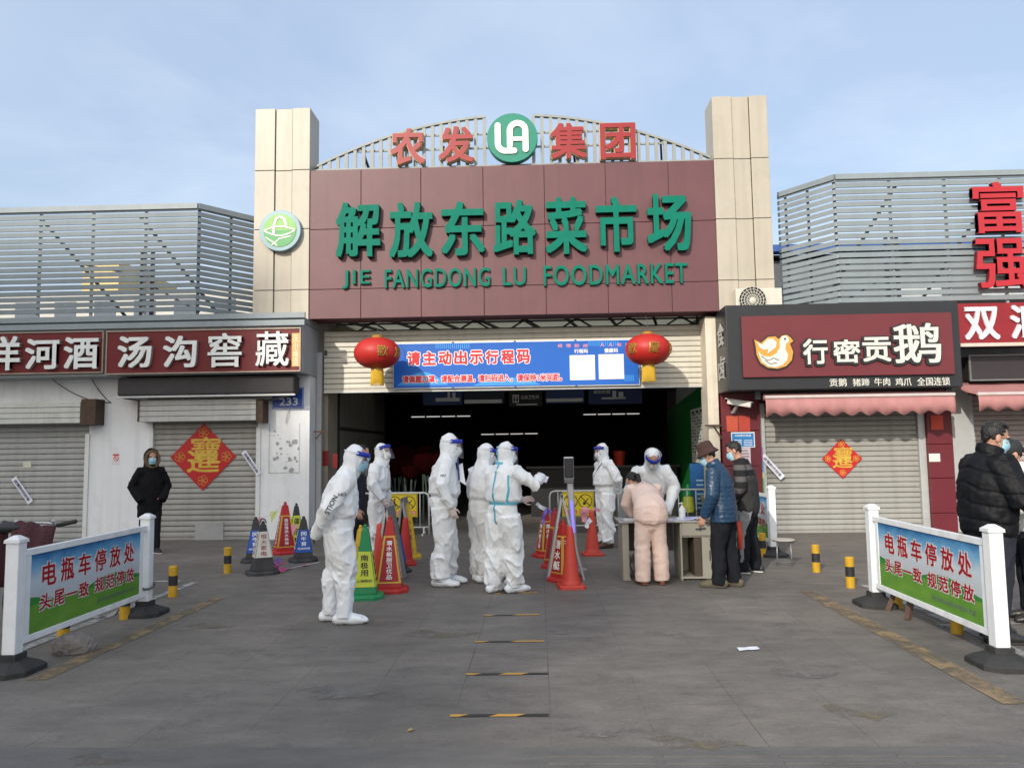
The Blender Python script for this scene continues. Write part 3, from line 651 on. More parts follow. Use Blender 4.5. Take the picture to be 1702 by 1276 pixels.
# signs
def led_sign(name, label, px, Y, chars, gold=None):
    a, b, c, d = field(px, Y); t = thing(name, label, 'sign', ((a+b)/2, Y, c))
    mb = MB(); mb.box(a, b, Y, Y+0.055, c, d); mb.build('panel', REDS, t)
    mb = MB(); w = 0.024
    mb.box(a-w, b+w, Y-0.02, Y+0.05, d+0.001, d+w); mb.box(a-w, b+w, Y-0.02, Y+0.05, c-w, c-0.001); mb.box(a-w, a-0.001, Y-0.018, Y+0.05, c, d); mb.box(b+0.001, b+w, Y-0.018, Y+0.05, c, d)
    mb.build('frame', M('sign_frame', (0.34, 0.28, 0.23), 0.4, 0.2, 6, metal=0.4), t, bevel=0.004)
    wt = {'藏': 0.010, '窖': 0.014}
    for ch, p in chars:
        X0, X1, Z0, Z1 = field(p, Y-0.07); mb = MB(); put_text(mb, ch, (X0, Y-0.068, Z0), (1, 0, 0), (0, 0, 1), X1-X0, Z1-Z0, 0.012, wt.get(ch, 0.021)); o = mb.build('character', WHITEL, t)
        mb = MB(); put_text(mb, ch, (X0, Y-0.002, Z0), (1, 0, 0), (0, 0, 1), X1-X0, Z1-Z0, 0.066, wt.get(ch, 0.021)); mb.build('return', M('letter_return', (0.33, 0.29, 0.26), 0.5, 0.2, 10), o)
    if gold:
        X0, X1, Z0, Z1 = field(gold[1], Y-0.01); mb = MB(); mb.box(X0, X1, Y-0.012, Y-0.001, Z0, Z1); o = mb.build('gold_plate', M('gold_plate', (0.55, 0.36, 0.12), 0.4), t)
        mb = MB(); put_text(mb, gold[0], (X0+0.025, Y-0.0125, Z0+0.02), (1, 0, 0), (0, 0, 1), X1-X0-0.05, Z1-Z0-0.04, 0.004, 0.012, 0.95); mb.build('lettering', M('plate_text', (0.75, 0.66, 0.45), 0.4), o)
    return t
led_sign('shop_sign', 'red sign board with three white characters at the left photo edge', (-110, 554.5, 170, 620), 13.80, (('洋', (-22, 559, 33.5, 615.5)), ('河', (42, 563, 98.5, 613.5)), ('酒', (106, 560, 163.5, 613))))
led_sign('shop_sign', 'red sign board with four white characters and small gold plate', (178.5, 549.5, 498, 618), 13.80, (('汤', (195.5, 558.5, 252, 611)), ('沟', (271, 558, 327, 610.5)), ('窖', (345.5, 553.5, 402, 610)), ('藏', (425, 550.5, 480, 608))), ('庆\n小\n缘\n酒', (485, 553.5, 498, 609)))
aw = thing('folded_awning', 'dark folded awning roll under the four character sign', 'awning', (-6, 14, 2.75))
a, b, c, d = field((194, 625, 489, 659), 13.95)
mb = MB(); mb.box(a, b, 13.95, 14.3, c+0.03, d); mb.build('cover', M('dark_awning_cloth', (0.042, 0.038, 0.040), 0.75, 0.2, 5, 0.1, 30, streak=0.2), aw, bevel=0.05, seg=3)
mb = MB(); mb.box(a-0.02, b+0.02, 13.94, 13.98, c-0.005, c+0.03); mb.build('front_bar', GALV, aw, bevel=0.005)
mb = MB(); mb.bar((a+0.1, 14.0, c), (a+0.9, 14.38, c-0.12), 0.03); mb.bar((b-0.1, 14.0, c), (b-0.9, 14.38, c-0.12), 0.03); mb.build('arm', STEEL, aw)
a, b, c, d = field((452, 644, 504.5, 679), YW-0.01)
np_ = thing('house_number_plate', 'blue enamel house number plate on the white wall beside the entrance', 'plate', ((a+b)/2, YW, c))
mb = MB(); mb.box(a, b, YW-0.012, YW-0.001, c, d); mb.build('plate', M('blue_enamel', (0.015, 0.07, 0.33), 0.35, 0.1, 10), np_, bevel=0.004)
mb = MB()
for q in ((a+0.012, b-0.012, d-0.022, d-0.016), (a+0.012, b-0.012, c+0.016, c+0.022), (a+0.012, a+0.018, c+0.016, d-0.016), (b-0.018, b-0.012, c+0.016, d-0.016)): mb.box(q[0], q[1], YW-0.014, YW-0.0115, q[2], q[3])
put_text(mb, '233', (a+(b-a)*0.24, YW-0.012, c+(d-c)*0.15), (1, 0, 0), (0, 0, 1), (b-a)*0.58, (d-c)*0.36, 0.003, 0.012); mb.build('numerals', M('enamel_white', (0.7, 0.72, 0.74), 0.4), np_)
mb = MB(); p = W(482, 680, YW); mb.sweep([(p.x, YW-0.01, p.z), (p.x-0.03, YW-0.05, p.z-0.1), (p.x-0.07, YW-0.03, p.z-0.27)], [0.006]*3, 6); tag(mb.build('loose_wire', M('yellowed_wire', (0.3, 0.26, 0.18), 0.6)), 'short loose wire hanging below the blue number plate', 'wire')
for (p, q, sag, lab) in (((84, 628), (185, 669), 0.12, 'thin black cable drooping from the three character sign towards the wall'), ((150, 626), (183, 668), 0.05, 'short black cable hanging steeply beside the dark awning')):
    A = W(*p, 14.35); B = W(*q, 14.38); mb = MB(); pts = [A.lerp(B, i/10)-Vector((0, 0, sag*4*(i/10)*(1-i/10))) for i in range(11)]
    mb.sweep(pts, [0.008]*11, 6); tag(mb.build('cable', M('black_cable', (0.02, 0.02, 0.02), 0.6), None, smooth=True), lab, 'cable')

# ================================================================== goose shop on the right
YR = 14.55
gs = thing('snack_shop', 'closed goose shop with dark red pillars right of the entrance', 'building', (5.7, YR, 0))
REDW = M('dark_red_tile', (0.125, 0.014, 0.022), 0.45, 0.12, 3, streak=0.15)
GREYW = M('grey_pilaster', (0.36, 0.37, 0.37), 0.7, 0.1, 3, grime=0.2)
xs = [W(p, 760, YR).x for p in (1198, 1262, 1272, 1526, 1538, 1579, 1611)]
mb = MB(); seg_boxes(mb, xs[0], xs[1], [0, 0.62, 1.25, 1.9, 2.6], YR-0.16, YR+0.2, 0.008); mb.build('pillar', REDW, gs, bevel=0.006)
mb = MB(); seg_boxes(mb, xs[4], xs[5], [0, 0.35, 0.98, 1.6, 2.2, 2.6], YR-0.14, YR+0.2, 0.008); mb.build('pillar', REDW, gs, bevel=0.006)
mb = MB(); mb.box(xs[5]+0.002, xs[6], YR-0.10, YR+0.2, 0, 2.7); mb.build('pilaster', GREYW, gs, bevel=0.006)
sh = shutter('roller_shutter', gs, xs[2], xs[3], YR+0.02, 0.0, 2.35, 0.092, SHUT)
mb = MB(); mb.box(xs[1]+0.002, xs[2]-0.002, YR-0.06, YR+0.06, 0, 2.4); mb.build('guide_rail', GALV, sh, bevel=0.004)
mb = MB(); mb.box(xs[3]+0.002, xs[4]-0.002, YR-0.06, YR+0.06, 0, 2.4); mb.build('guide_rail', GALV, sh, bevel=0.004)
mb = MB(); mb.box(xs[1], xs[4], YR-0.05, YR+0.2, 2.36, 2.7); mb.build('lintel', M('dark_lintel', (0.03, 0.025, 0.025), 0.7), gs)
mb = MB(); mb.box(xs[0], 13.5, YR+0.25, 19, 0, 4.1); mb.build('rear_volume', GREYP, gs)
# sign box
YG = 13.65
a, b = W(1208, 580, YG).x, W(1597, 580, YG).x; c, d = W(1400, 646, YG).z, W(1400, 503.5, YG).z
gb = thing('shop_sign', 'black box sign of the goose shop with maroon panel and goose picture', 'sign', ((a+b)/2, YG, c))
BLK = M('black_composite', (0.022, 0.023, 0.026), 0.4, 0.15, 2, streak=0.1)
mb = MB(); mb.box(a, b, YG, YR+0.2, c, d); mb.build('box', BLK, gb, bevel=0.015)
pa, pb, pc, pd = field((1233.5, 522.5, 1584, 624.5), YG-0.05)
mb = MB(); mb.box(pa, pb, YG-0.06, YG-0.001, pc, pd); mb.build('panel', M('wine_panel', (0.135, 0.022, 0.028), 0.5, 0.12, 1.2), gb, bevel=0.006)
YT = YG-0.061
BONE = M('bone_white', (0.62, 0.61, 0.55), 0.45, 0.06, 6); BLO = M('letter_backing', (0.02, 0.02, 0.022), 0.5)
for ch, px in (('行', (1335, 563, 1376, 605)), ('密', (1385, 564, 1430, 603)), ('贡', (1434, 560, 1481, 601)), ('鹅', (1485, 537, 1564, 603))):
    X0, X1, Z0, Z1 = field(px, YT-0.05); mb = MB(); put_text(mb, ch, (X0, YT-0.03, Z0), (1, 0, 0), (0, 0, 1), X1-X0, Z1-Z0, 0.02, 0.012 if ch == '鹅' else 0.02); o = mb.build('character', BONE, gb)
    mb = MB(); put_text(mb, ch, (X0-0.008, YT, Z0-0.01), (1, 0, 0), (0, 0, 1), X1-X0, Z1-Z0, 0.032, 0.02, grow=0.026); mb.build('backing', BLO, o)
for s, px in (('贡鹅', (1378.5, 629, 1407, 642)), ('猪蹄', (1417, 629, 1444.5, 641.5)), ('牛肉', (1453, 628, 1479, 641)), ('鸡爪', (1488, 628, 1514.5, 641)), ('全国连锁', (1524, 627, 1578.5, 640.5))):
    wall_text('lettering', s, px, YG-0.002, 0.012, BONE, gb, 0.008)
# the goose
o0 = W(1288, 583, YT-0.05); k = (W(1318, 583, YT-0.05).x-W(1258, 583, YT-0.05).x)/60.0
def shape(pts): return [(o0.x+x*k, o0.z-y*k) for x, y in pts]
body_out = [(-33,-20),(-22,-14),(-10,-24),(2,-25),(8,-20),(14,-26),(22,-27),(28,-22),(32,-16),(26,-12),(31,2),(28,16),(18,26),(4,30),(-12,28),(-24,20),(-30,6),(-31,-8)]
def grow(p, g):
    cx = sum(q[0] for q in p)/len(p); cy = sum(q[1] for q in p)/len(p)
    return [(x+(x-cx)/math.hypot(x-cx, y-cy)*g, y+(y-cy)/math.hypot(x-cx, y-cy)*g) for x, y in p]
go = MB(); go.prism(shape(grow(body_out, 2.5))[::-1], YT-0.020, YT-0.0005); gback = go.build('goose_picture', BLO, gb)
go = MB(); go.prism(shape(body_out)[::-1], YT-0.030, YT-0.0205); go.build('goose_field', M('goose_orange', (0.62, 0.29, 0.05), 0.5), gback)
go = MB()
go.prism(shape([(-28,0),(-20,8),(-8,10),(3,4),(9,-6),(9,-16),(12,-24),(19,-26),(24,-22),(24,-15),(19,-11),(18,-2),(22,6),(20,16),(12,24),(0,28),(-12,26),(-22,18)])[::-1], YT-0.037, YT-0.0305)
go.prism(shape([(-30,-16),(-20,-11),(-12,-20),(-2,-21),(4,-14),(2,-6),(-6,0),(-12,4),(-10,-4),(-18,-2),(-24,-6)])[::-1], YT-0.0372, YT-0.0307)
go.build('goose_body', BONE, gback)
go = MB(); ribbon(go, [(-22, 9), (-12, 16), (-2, 12), (6, 16)], 1.3, YT-0.0385, YT-0.037, o0, k); ribbon(go, [(-16, 16), (-8, 22), (2, 20)], 1.3, YT-0.0387, YT-0.037, o0, k); go.ell(shape([(18, -20)])[0][:1]+(YT-0.037,)+shape([(18, -20)])[0][1:], (0.02, 0.004, 0.02))
go.build('goose_lines', BLO, gback)
# side of the box: writing facing the entrance
mb = MB()
for ch, z in (('食', 3.42), ('卤', 2.82)): put_text(mb, ch, (a-0.002, YG+0.62, z), (0, -1, 0), (0, 0, 1), 0.46, 0.42, 0.015, 0.02)
mb.build('side_lettering', M('side_letter', (0.45, 0.44, 0.42), 0.5), gb)
for p in (1255, 1573): mb = MB(); mb.box(W(p, 650, 13.9).x, W(p+9, 650, 13.9).x, 13.9, 14.0, 2.45, c); mb.build('hanger', STEEL, gb)
# awnings with scalloped edge
PINK = M('pink_awning_cloth', (0.40, 0.185, 0.18), 0.8, 0.12, 3, 0.1, 20, streak=0.22)
def awning(label, x0, x1, z0, z1, y, waves, back=0.0, phase=0.0):
    t = thing('awning', label, 'awning', ((x0+x1)/2, y, z0))
    mb = MB(); N = waves*8; top = []; bot = []; 
    for i in range(N+1):
        u = i/N; x = x0+(x1-x0)*u; zb = z0-0.035*math.cos(2*math.pi*waves*u+phase)+0.02; yy = y+0.012*math.sin(u*23)+0.006*math.sin(u*61)
        top.append((x, y, z1)); bot.append((x, yy, zb))
    mid = [(x, y-0.012+0.01*math.sin(i*0.7), z1*0.55+z0*0.45) for i, (x, _, _) in enumerate(top)]
    vs = top+mid+bot; n = N+1
    fs = [(i, i+1, n+i+1, n+i) for i in range(N)]+[(n+i, n+i+1, 2*n+i+1, 2*n+i) for i in range(N)]
    mb.add(vs, fs); o = mb.build('valance', PINK, t, smooth=True); s = o.modifiers.new('cloth', 'SOLIDIFY'); s.thickness = 0.006
    mb = MB(); mb.box(x0-0.01, x1+0.01, y-0.02, y+0.05, z1+0.001, z1+0.055); mb.build('front_bar', M('awning_bar', (0.50, 0.44, 0.42), 0.5), t, bevel=0.012)
    if back:
        mb = MB(); vs = []
        for i in range(25):
            x = x0+(x1-x0)*i/24
            for j in range(7): f = j/6; vs.append((x, y+0.03+(back)*f, z1+0.03+0.26*f-0.05*math.sin(math.pi*f)+0.006*math.sin(i*1.7)))
        mb.add(vs, [(i*7+j, (i+1)*7+j, (i+1)*7+j+1, i*7+j+1) for i in range(24) for j in range(6)]); o = mb.build('canopy', PINK, t, smooth=True); s = o.modifiers.new('cloth', 'SOLIDIFY'); s.thickness = 0.006
    else:
        mb = MB(); mb.sweep([(x0, y+0.15, z1+0.04), (x1, y+0.15, z1+0.04)], [0.06, 0.06], 12); mb.build('roller', PINK, t, smooth=True)
    mb = MB()
    for x in (x0+0.25, x1-0.25): mb.bar((x, y+0.05, z1+0.02), (x-0.3 if x > (x0+x1)/2 else x+0.3, YR-0.05, z1+0.10), 0.035)
    mb.build('arm', STEEL, t); return t
awning('pink scalloped awning under the black goose shop sign', W(1273, 675, 13.72).x, W(1588, 675, 13.72).x, 2.13, 2.44, 13.72, 11)
x3 = W(1627, 670, 13.45).x
awning('pink scalloped awning with sloping canopy at the right photo edge', x3, 13.0, 2.16, 2.42, 13.45, 17, 0.8)

# third shop
ts = thing('butcher_shop', 'closed shop with a bright red sign at the right photo edge', 'building', (10, YR, 0))
sh = shutter('roller_shutter', ts, xs[6]+0.08, 13.2, YR+0.04, 0.0, 2.5, 0.092, M('pinkish_shutter', (0.36, 0.32, 0.31), 0.45, 0.12, 2, streak=0.3))
mb = MB(); mb.box(xs[6]+0.002, xs[6]+0.078, YR-0.08, YR+0.1, 0, 2.5); mb.build('guide_rail', GALV, sh, bevel=0.004)
mb = MB(); mb.box(xs[6], 13.4, YR-0.1, YR+0.24, 2.5, 3.2); mb.build('wall', M('dark_wall', (0.05, 0.045, 0.045), 0.8), ts)
a, b, c, d = field((1613, 591, 1790, 629), 14.1); mb = MB(); mb.box(a, b, 14.12, YR-0.1, c, d); mb.build('light_box', M('dark_lightbox', (0.035, 0.028, 0.030), 0.4), ts, bevel=0.01)
mb = MB(); mb.box(a-0.03, b, 14.08, 14.118, c-0.03, c); mb.box(a-0.03, b, 14.08, 14.118, d, d+0.03); mb.box(a-0.03, a, 14.08, 14.118, c, d); mb.build('light_box_frame', M('grey_frame', (0.14, 0.14, 0.14), 0.4), ts)
a, b, c, d = field((1593, 502.5, 1800, 569), 13.75); 
t = thing('shop_sign', 'bright red sign board with pinkish white characters right of the goose sign', 'sign', ((a+b)/2, 13.75, c))
mb = MB(); mb.box(a, b, 13.75, YR, c, d); mb.build('panel', M('bright_red_sign', (0.24, 0.012, 0.018), 0.4, 0.15, 3, streak=0.2), t)
mb = MB(); mb.box(a, b, 13.72, 13.80, c-0.06, c-0.001); mb.build('frame', M('sign_sill', (0.55, 0.48, 0.42), 0.5), t)
for ch, px in (('双', (1601.5, 510, 1660, 565)), ('汇', (1678, 507, 1736, 563))): wall_text('character', ch, px, 13.748, 0.03, M('pink_white', (0.66, 0.57, 0.62), 0.4), t, 0.022)
# ================================================================== banner and lanterns
YB = 14.80
a, b, c, d = field((654.5, 568.5, 1061.5, 641.5), YB)
bn = thing('banner', 'blue printed banner with red and white writing hung on the roller shutter', 'banner', ((a+b)/2, YB, c))
mb = MB(); mb.box(a-0.015, b+0.015, YB+0.002, YB+0.05, c-0.02, d+0.025); mb.build('backing', M('banner_edge', (0.72, 0.74, 0.76), 0.5), bn, bevel=0.004)
mb = MB(); mb.box(a, b, YB-0.012, YB, c, d); mb.build('print', M('banner_blue', (0.003, 0.105, 0.47), 0.5, 0.10, 0.9), bn)
RT = M('print_red', (0.55, 0.02, 0.03), 0.5, 0.05); WT = M('print_white', (0.80, 0.80, 0.82), 0.5, 0.04); LB = M('print_sky', (0.04, 0.28, 0.72), 0.5); PKT = M('print_pink', (0.72, 0.28, 0.42), 0.5)
def bpx(x0, y0, x1, y1): return field((x0, y0, x1, y1), YB-0.012)
def btext(s, px, off, red=None, grow=0.012, name='lettering', mats=(None, None)):
    X0, X1, Z0, Z1 = bpx(*px)
    if grow:
        mb = MB(); put_text(mb, s, (X0, YB-0.0125, Z0), (1, 0, 0), (0, 0, 1), X1-X0, Z1-Z0, 0.003, off, grow=grow); mb.build('outline', mats[1] or WT, bn)
    mb = MB(); put_text(mb, s, (X0, YB-0.0165, Z0), (1, 0, 0), (0, 0, 1), X1-X0, Z1-Z0, 0.003, off); mb.build(name, mats[0] or RT, bn)
# pale swashes and dotted bands of the print
mb = MB()
X0, X1, Z0, Z1 = bpx(660, 618, 745, 640); mb.prism([(X0+(X1-X0)*i/20, Z0) for i in range(21)]+[(X0+(X1-X0)*i/20, Z0+(Z1-Z0)*math.sin(math.pi*i/20)) for i in range(19, 0, -1)], YB-0.0124, YB-0.0118)
mb.build('printed_swash', LB, bn); mb = MB()
X0, X1, Z0, Z1 = bpx(785, 627, 900, 640); mb.prism([(X0+(X1-X0)*i/20, Z0) for i in range(21)]+[(X0+(X1-X0)*i/20, Z0+(Z1-Z0)*math.sin(math.pi*i/20)) for i in range(19, 0, -1)], YB-0.0123, YB-0.0118)
mb.build('printed_swash', LB, bn)
for px0, px1, y0, y1 in ((724, 782, 571, 579), (805, 850, 630, 638), (978, 1030, 567, 575), (1038, 1058, 623, 633)):
    mb = MB(); n = int((px1-px0)/3.4)
    for i in range(n): q = bpx(px0+i*3.4, y0, px0+i*3.4+1.6, y1); mb.box(q[0], q[1], YB-0.0126, YB-0.0118, q[2], q[3])
    mb.build('printed_pattern', LB, bn)
for i, ch in enumerate('请主动出示行程码'):
    x = 677+i*26.0; btext(ch, (x, 584.5-i*0.5, x+21.5, 607-i*0.5), 0.03)
for s, x0, x1, y in (('请佩戴口罩，', 669, 727, 0), ('请配合测温，', 733, 790, -1), ('请扫码进入，', 795, 852, -2), ('请保持1米间距。', 859, 934, -3)): btext(s, (x0, 624+y, x1, 637+y-0.5), 0.028, grow=0.007)
for i, ch in enumerate('疫情防控'): btext(ch, (927+i*14, 571.5, 935+i*14, 577.5), 0.02, grow=0, mats=(PKT, None))
for i, ch in enumerate('人人有责'): btext(ch, (997+i*14, 570, 1005+i*14, 576), 0.02, grow=0, mats=(PKT, None))
btext('行程码', (954.5, 580, 977, 587), 0.02, grow=0, mats=(WT, None)); btext('健康码', (1004.5, 578.5, 1027, 586), 0.02, grow=0, mats=(WT, None))
for px in ((947, 590, 989, 631.5), (995, 588.5, 1037, 630)):
    q = bpx(*px); mb = MB(); mb.box(q[0], q[1], YB-0.018, YB-0.0122, q[2], q[3]); mb.build('white_square', M('print_offwhite', (0.72, 0.70, 0.74), 0.5, 0.04), bn)
mb = MB()
for px in (753, 856, 957):
    for z in (c-0.01, d+0.012): p = W(px, 600, YB).x; mb.box(p-0.02, p+0.02, YB-0.006, YB+0.002, z-0.015, z+0.015)
mb.build('clip', M('blue_clip', (0.03, 0.12, 0.4), 0.5), bn)

RLAN = M('lantern_silk', (0.42, 0.020, 0.015), 0.5, 0.10, 6, 0.05, 30); GOLD = M('gold_foil', (0.42, 0.25, 0.05), 0.35, 0.15, 12, metal=0.3); TAS = M('tassel_yellow', (0.58, 0.36, 0.02), 0.7, 0.25, 30, sc=(6, 6, 0.6))
def lantern(label, pxc, Y, chars):
    c = W(pxc[0], pxc[1], Y); rx = W(pxc[0]+38.5, pxc[1], Y).x-c.x; rz = c.z-W(pxc[0], pxc[1]+26, Y).z
    t = thing('lantern', label, 'lantern', (c.x, Y, c.z-rz-0.3))
    mb = MB(); n = 56; vs = []; K = 14
    for i in range(K+1):
        a = 0.16+(math.pi-0.32)*i/K
        for j in range(n):
            rib = 1.0+0.016*math.cos(j*math.pi) if j % 2 else 1.0-0.006
            r = rx*math.sin(a)**0.86*rib
            vs.append((c.x+r*math.cos(2*math.pi*j/n), Y+r*math.sin(2*math.pi*j/n), c.z+rz*math.cos(a)))
    fs = [(i*n+j, (i+1)*n+j, (i+1)*n+(j+1) % n, i*n+(j+1) % n) for i in range(K) for j in range(n)]+[tuple(range(n)), tuple(range((K+1)*n-1, K*n-1, -1))]
    mb.add(vs, fs); mb.build('shade', RLAN, t, smooth=True)
    mb = MB(); mb.lathe([(0.10, c.z+rz*0.97), (0.105, c.z+rz*0.97+0.045), (0.09, c.z+rz*0.97+0.05)], (c.x, Y, 0), 24); mb.build('cap', GOLD, t)
    mb = MB(); mb.lathe([(0.09, c.z-rz*0.97-0.05), (0.115, c.z-rz*0.97-0.045), (0.11, c.z-rz*0.97)], (c.x, Y, 0), 24); mb.build('collar', GOLD, t)
    mb = MB(); zt = c.z-rz*0.97-0.04
    rn = random.Random(4)
    for j in range(56):
        a = 2*math.pi*j/56; r = 0.105+0.006*rn.random(); e = 0.015*rn.random()
        mb.sweep([(c.x+r*math.cos(a), Y+r*math.sin(a), zt), (c.x+r*1.06*math.cos(a), Y+r*1.06*math.sin(a), zt-0.14), (c.x+r*1.1*math.cos(a+0.05), Y+r*1.1*math.sin(a+0.05), zt-0.265-e)], [0.008, 0.007, 0.004], 5)
    mb.build('tassel', TAS, t)
    mb = MB(); mb.sweep([(c.x, Y, c.z+rz), (c.x+0.01, Y, c.z+rz+0.25), (c.x, Y+0.25, 4.06)], [0.005]*3, 5); mb.build('wire', STEEL, t)
    for ch, ang, w in chars:
        mb = MB(); put_text(mb, ch, (-w/2, 0, -0.10), (1, 0, 0), (0, 0, 1), w, 0.20, 0.01, 0.0)
        for v in mb.v:
            th = ang+v.x/rx; k = max(0.2, 1-(v.z/rz)**2)**0.45; r = rx*k*1.014-v.y
            v.x, v.y, v.z = c.x+r*math.sin(th), Y-r*math.cos(th), c.z+v.z
        mb.build('gold_character', GOLD, t)
    return t
lantern('red silk lantern with yellow tassel covering the left end of the banner', (627, 587), 14.0, (('歡', 0.42, 0.20), ('慶', 1.25, 0.18)))
lantern('red silk lantern with yellow tassel covering the right end of the banner', (1077, 581), 14.0, (('慶', 0.12, 0.20), ('歡', -0.85, 0.20), ('喜', 1.15, 0.18)))

# ================================================================== inside the hall
def notice(name, label, cat, px, Y, col, parts=()):
    a, b, c, d = field(px, Y); t = thing(name, label, cat, ((a+b)/2, Y, c))
    mb = MB(); mb.box(a, b, Y, Y+0.05, c, d); mb.build('panel', M('panel_'+name+str(int(px[0])), col, 0.5, 0.1, 3), t)
    for s, p, m_, off in parts:
        q = field(p, Y-0.001)
        mb = MB()
        if s: put_text(mb, s, (q[0], Y-0.001, q[2]), (1, 0, 0), (0, 0, 1), q[1]-q[0], q[3]-q[2], 0.004, off)
        else: mb.box(q[0], q[1], Y-0.008, Y-0.001, q[2], q[3])
        mb.build('lettering' if s else 'strip', m_, t)
    return t
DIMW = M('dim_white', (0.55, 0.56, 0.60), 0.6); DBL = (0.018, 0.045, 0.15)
YI = 18.7
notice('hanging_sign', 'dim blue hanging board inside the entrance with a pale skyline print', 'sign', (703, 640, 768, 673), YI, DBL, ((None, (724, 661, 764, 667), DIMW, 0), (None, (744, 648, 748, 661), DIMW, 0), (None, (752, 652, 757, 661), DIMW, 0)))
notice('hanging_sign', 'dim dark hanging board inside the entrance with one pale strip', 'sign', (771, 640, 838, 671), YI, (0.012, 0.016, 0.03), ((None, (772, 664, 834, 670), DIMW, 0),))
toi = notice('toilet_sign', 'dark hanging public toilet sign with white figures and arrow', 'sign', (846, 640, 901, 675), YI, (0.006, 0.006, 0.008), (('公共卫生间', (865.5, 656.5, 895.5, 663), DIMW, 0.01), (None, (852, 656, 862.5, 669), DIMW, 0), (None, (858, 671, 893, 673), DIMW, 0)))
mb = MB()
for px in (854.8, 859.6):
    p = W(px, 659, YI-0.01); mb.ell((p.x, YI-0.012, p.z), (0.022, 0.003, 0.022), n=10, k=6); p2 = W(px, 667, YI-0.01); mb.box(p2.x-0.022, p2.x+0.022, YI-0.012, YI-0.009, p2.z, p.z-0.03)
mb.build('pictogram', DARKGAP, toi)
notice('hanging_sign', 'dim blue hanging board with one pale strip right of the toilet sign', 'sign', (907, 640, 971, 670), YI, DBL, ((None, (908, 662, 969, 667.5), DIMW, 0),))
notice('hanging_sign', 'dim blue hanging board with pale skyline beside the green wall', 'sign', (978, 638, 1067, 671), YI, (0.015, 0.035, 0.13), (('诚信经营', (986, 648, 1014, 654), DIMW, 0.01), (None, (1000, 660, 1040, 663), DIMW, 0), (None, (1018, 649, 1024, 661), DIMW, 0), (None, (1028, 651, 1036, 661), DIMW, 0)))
SLIT = EMIT('slit_glow', (1.0, 0.97, 0.92), 0.28)  # dim emissive strips stand in for skylight slits at the far side
for (x0, x1, y, lab) in ((684, 785, 692, 'far glowing strips for a skylight slit seen left in the dark hall'), (800, 897, 721, 'far low glowing strips for a skylight slit in the middle of the dark hall'), (970, 1066, 688, 'far glowing strips for a skylight slit seen right in the dark hall')):
    A = W(x0, y+0.8, 27); B = W(x1, y-0.8, 27); t = thing('skylight_slit', lab, 'skylight', ((A.x+B.x)/2, 27, A.z), group='lit tube strips for the skylights of the dark hall')
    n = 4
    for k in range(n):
        p = A.lerp(B, k/n); q = A.lerp(B, (k+0.86)/n); mb = MB(); mb.box(p.x, q.x, 26.96, 27.04, p.z-0.016, p.z+0.016); mb.build('slit', SLIT, t)
    mb = MB(); mb.box(A.x, B.x, 26.95, 27.05, A.z+0.04, A.z+0.09); mb.build('housing', DD, t)  # dark bar added above the glowing strips
    for f in (0.1, 0.9): p = A.lerp(B, f); mb = MB(); mb.box(p.x-0.01, p.x+0.01, 26.99, 27.01, p.z+0.09, 4.95); mb.build('hanger', DD, t)  # hangers added to hold the glowing strips under the roof
nb = thing('notice_board', 'tall notice board of pale vertical sheets on the left wall inside', 'notice board', (HX0+0.03, 18, 0.9))
mb = MB(); mb.box(HX0+0.001, HX0+0.03, 15.7, 20.3, 0.95, 3.35); mb.build('board', DD, nb)
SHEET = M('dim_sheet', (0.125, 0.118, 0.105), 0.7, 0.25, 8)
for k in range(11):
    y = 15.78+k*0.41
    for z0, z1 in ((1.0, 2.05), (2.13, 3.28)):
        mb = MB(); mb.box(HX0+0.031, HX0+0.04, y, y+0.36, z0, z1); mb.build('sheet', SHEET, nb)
pb = thing('price_board', 'pale grey price board with rows of print on the green wall', 'notice board', (HX1-0.04, 16, 1.35))
y0_, y1_ = 15.15, 17.0
mb = MB(); mb.box(HX1-0.075, HX1-0.04, y0_, y1_, 1.28, 2.42); mb.build('board', M('price_board', (0.66, 0.67, 0.62), 0.5), pb)
for r in range(15):
    mb = MB()
    for k in range(7):
        if (r*7+k*3) % 5: mb.box(HX1-0.079, HX1-0.0745, y0_+0.1+k*0.25, y0_+0.1+k*0.25+0.10+0.08*((r+k) % 2), 1.36+r*0.066, 1.385+r*0.066)
    mb.build('print_row', M('board_ink', (0.05, 0.05, 0.05), 0.6), pb)
mb = MB()
for k in range(4): mb.box(HX1-0.079, HX1-0.0745, y0_+0.2+k*0.42, y0_+0.45+k*0.42, 2.32, 2.38)
mb.build('heading', M('board_ink', (0.05, 0.05, 0.05), 0.6), pb)
# roll-up stand, counter, goods
t = thing('rollup_stand', 'blue printed roll-up stand against the green wall inside', 'display stand', (3.15, 15.6, 0))
mb = MB(); mb.box(3.02, 3.30, 15.62, 15.64, 0.06, 1.28); mb.build('sheet', M('rollup_blue', (0.01, 0.09, 0.28), 0.5, 0.4, 4), t)
mb = MB(); mb.box(2.99, 3.33, 15.58, 15.70, 0, 0.06); mb.build('foot', STEEL, t)
mb = MB()
for k in range(8): mb.box(3.14, 3.28, 15.612, 15.619, 0.3+k*0.09, 0.33+k*0.09)
mb.build('print_rows', M('rollup_ink', (0.25, 0.4, 0.5), 0.5), t)
t = thing('counter', 'dark low counter deep inside the hall behind the right rail', 'counter', (0.9, 19, 0))
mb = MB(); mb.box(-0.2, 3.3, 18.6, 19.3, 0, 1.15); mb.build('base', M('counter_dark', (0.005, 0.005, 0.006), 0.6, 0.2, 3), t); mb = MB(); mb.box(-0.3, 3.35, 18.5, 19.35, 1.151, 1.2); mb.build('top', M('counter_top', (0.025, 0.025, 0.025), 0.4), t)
t = thing('bucket', 'red plastic bucket standing on the dark counter inside', 'bucket', (1.9, 18.8, 1.2))
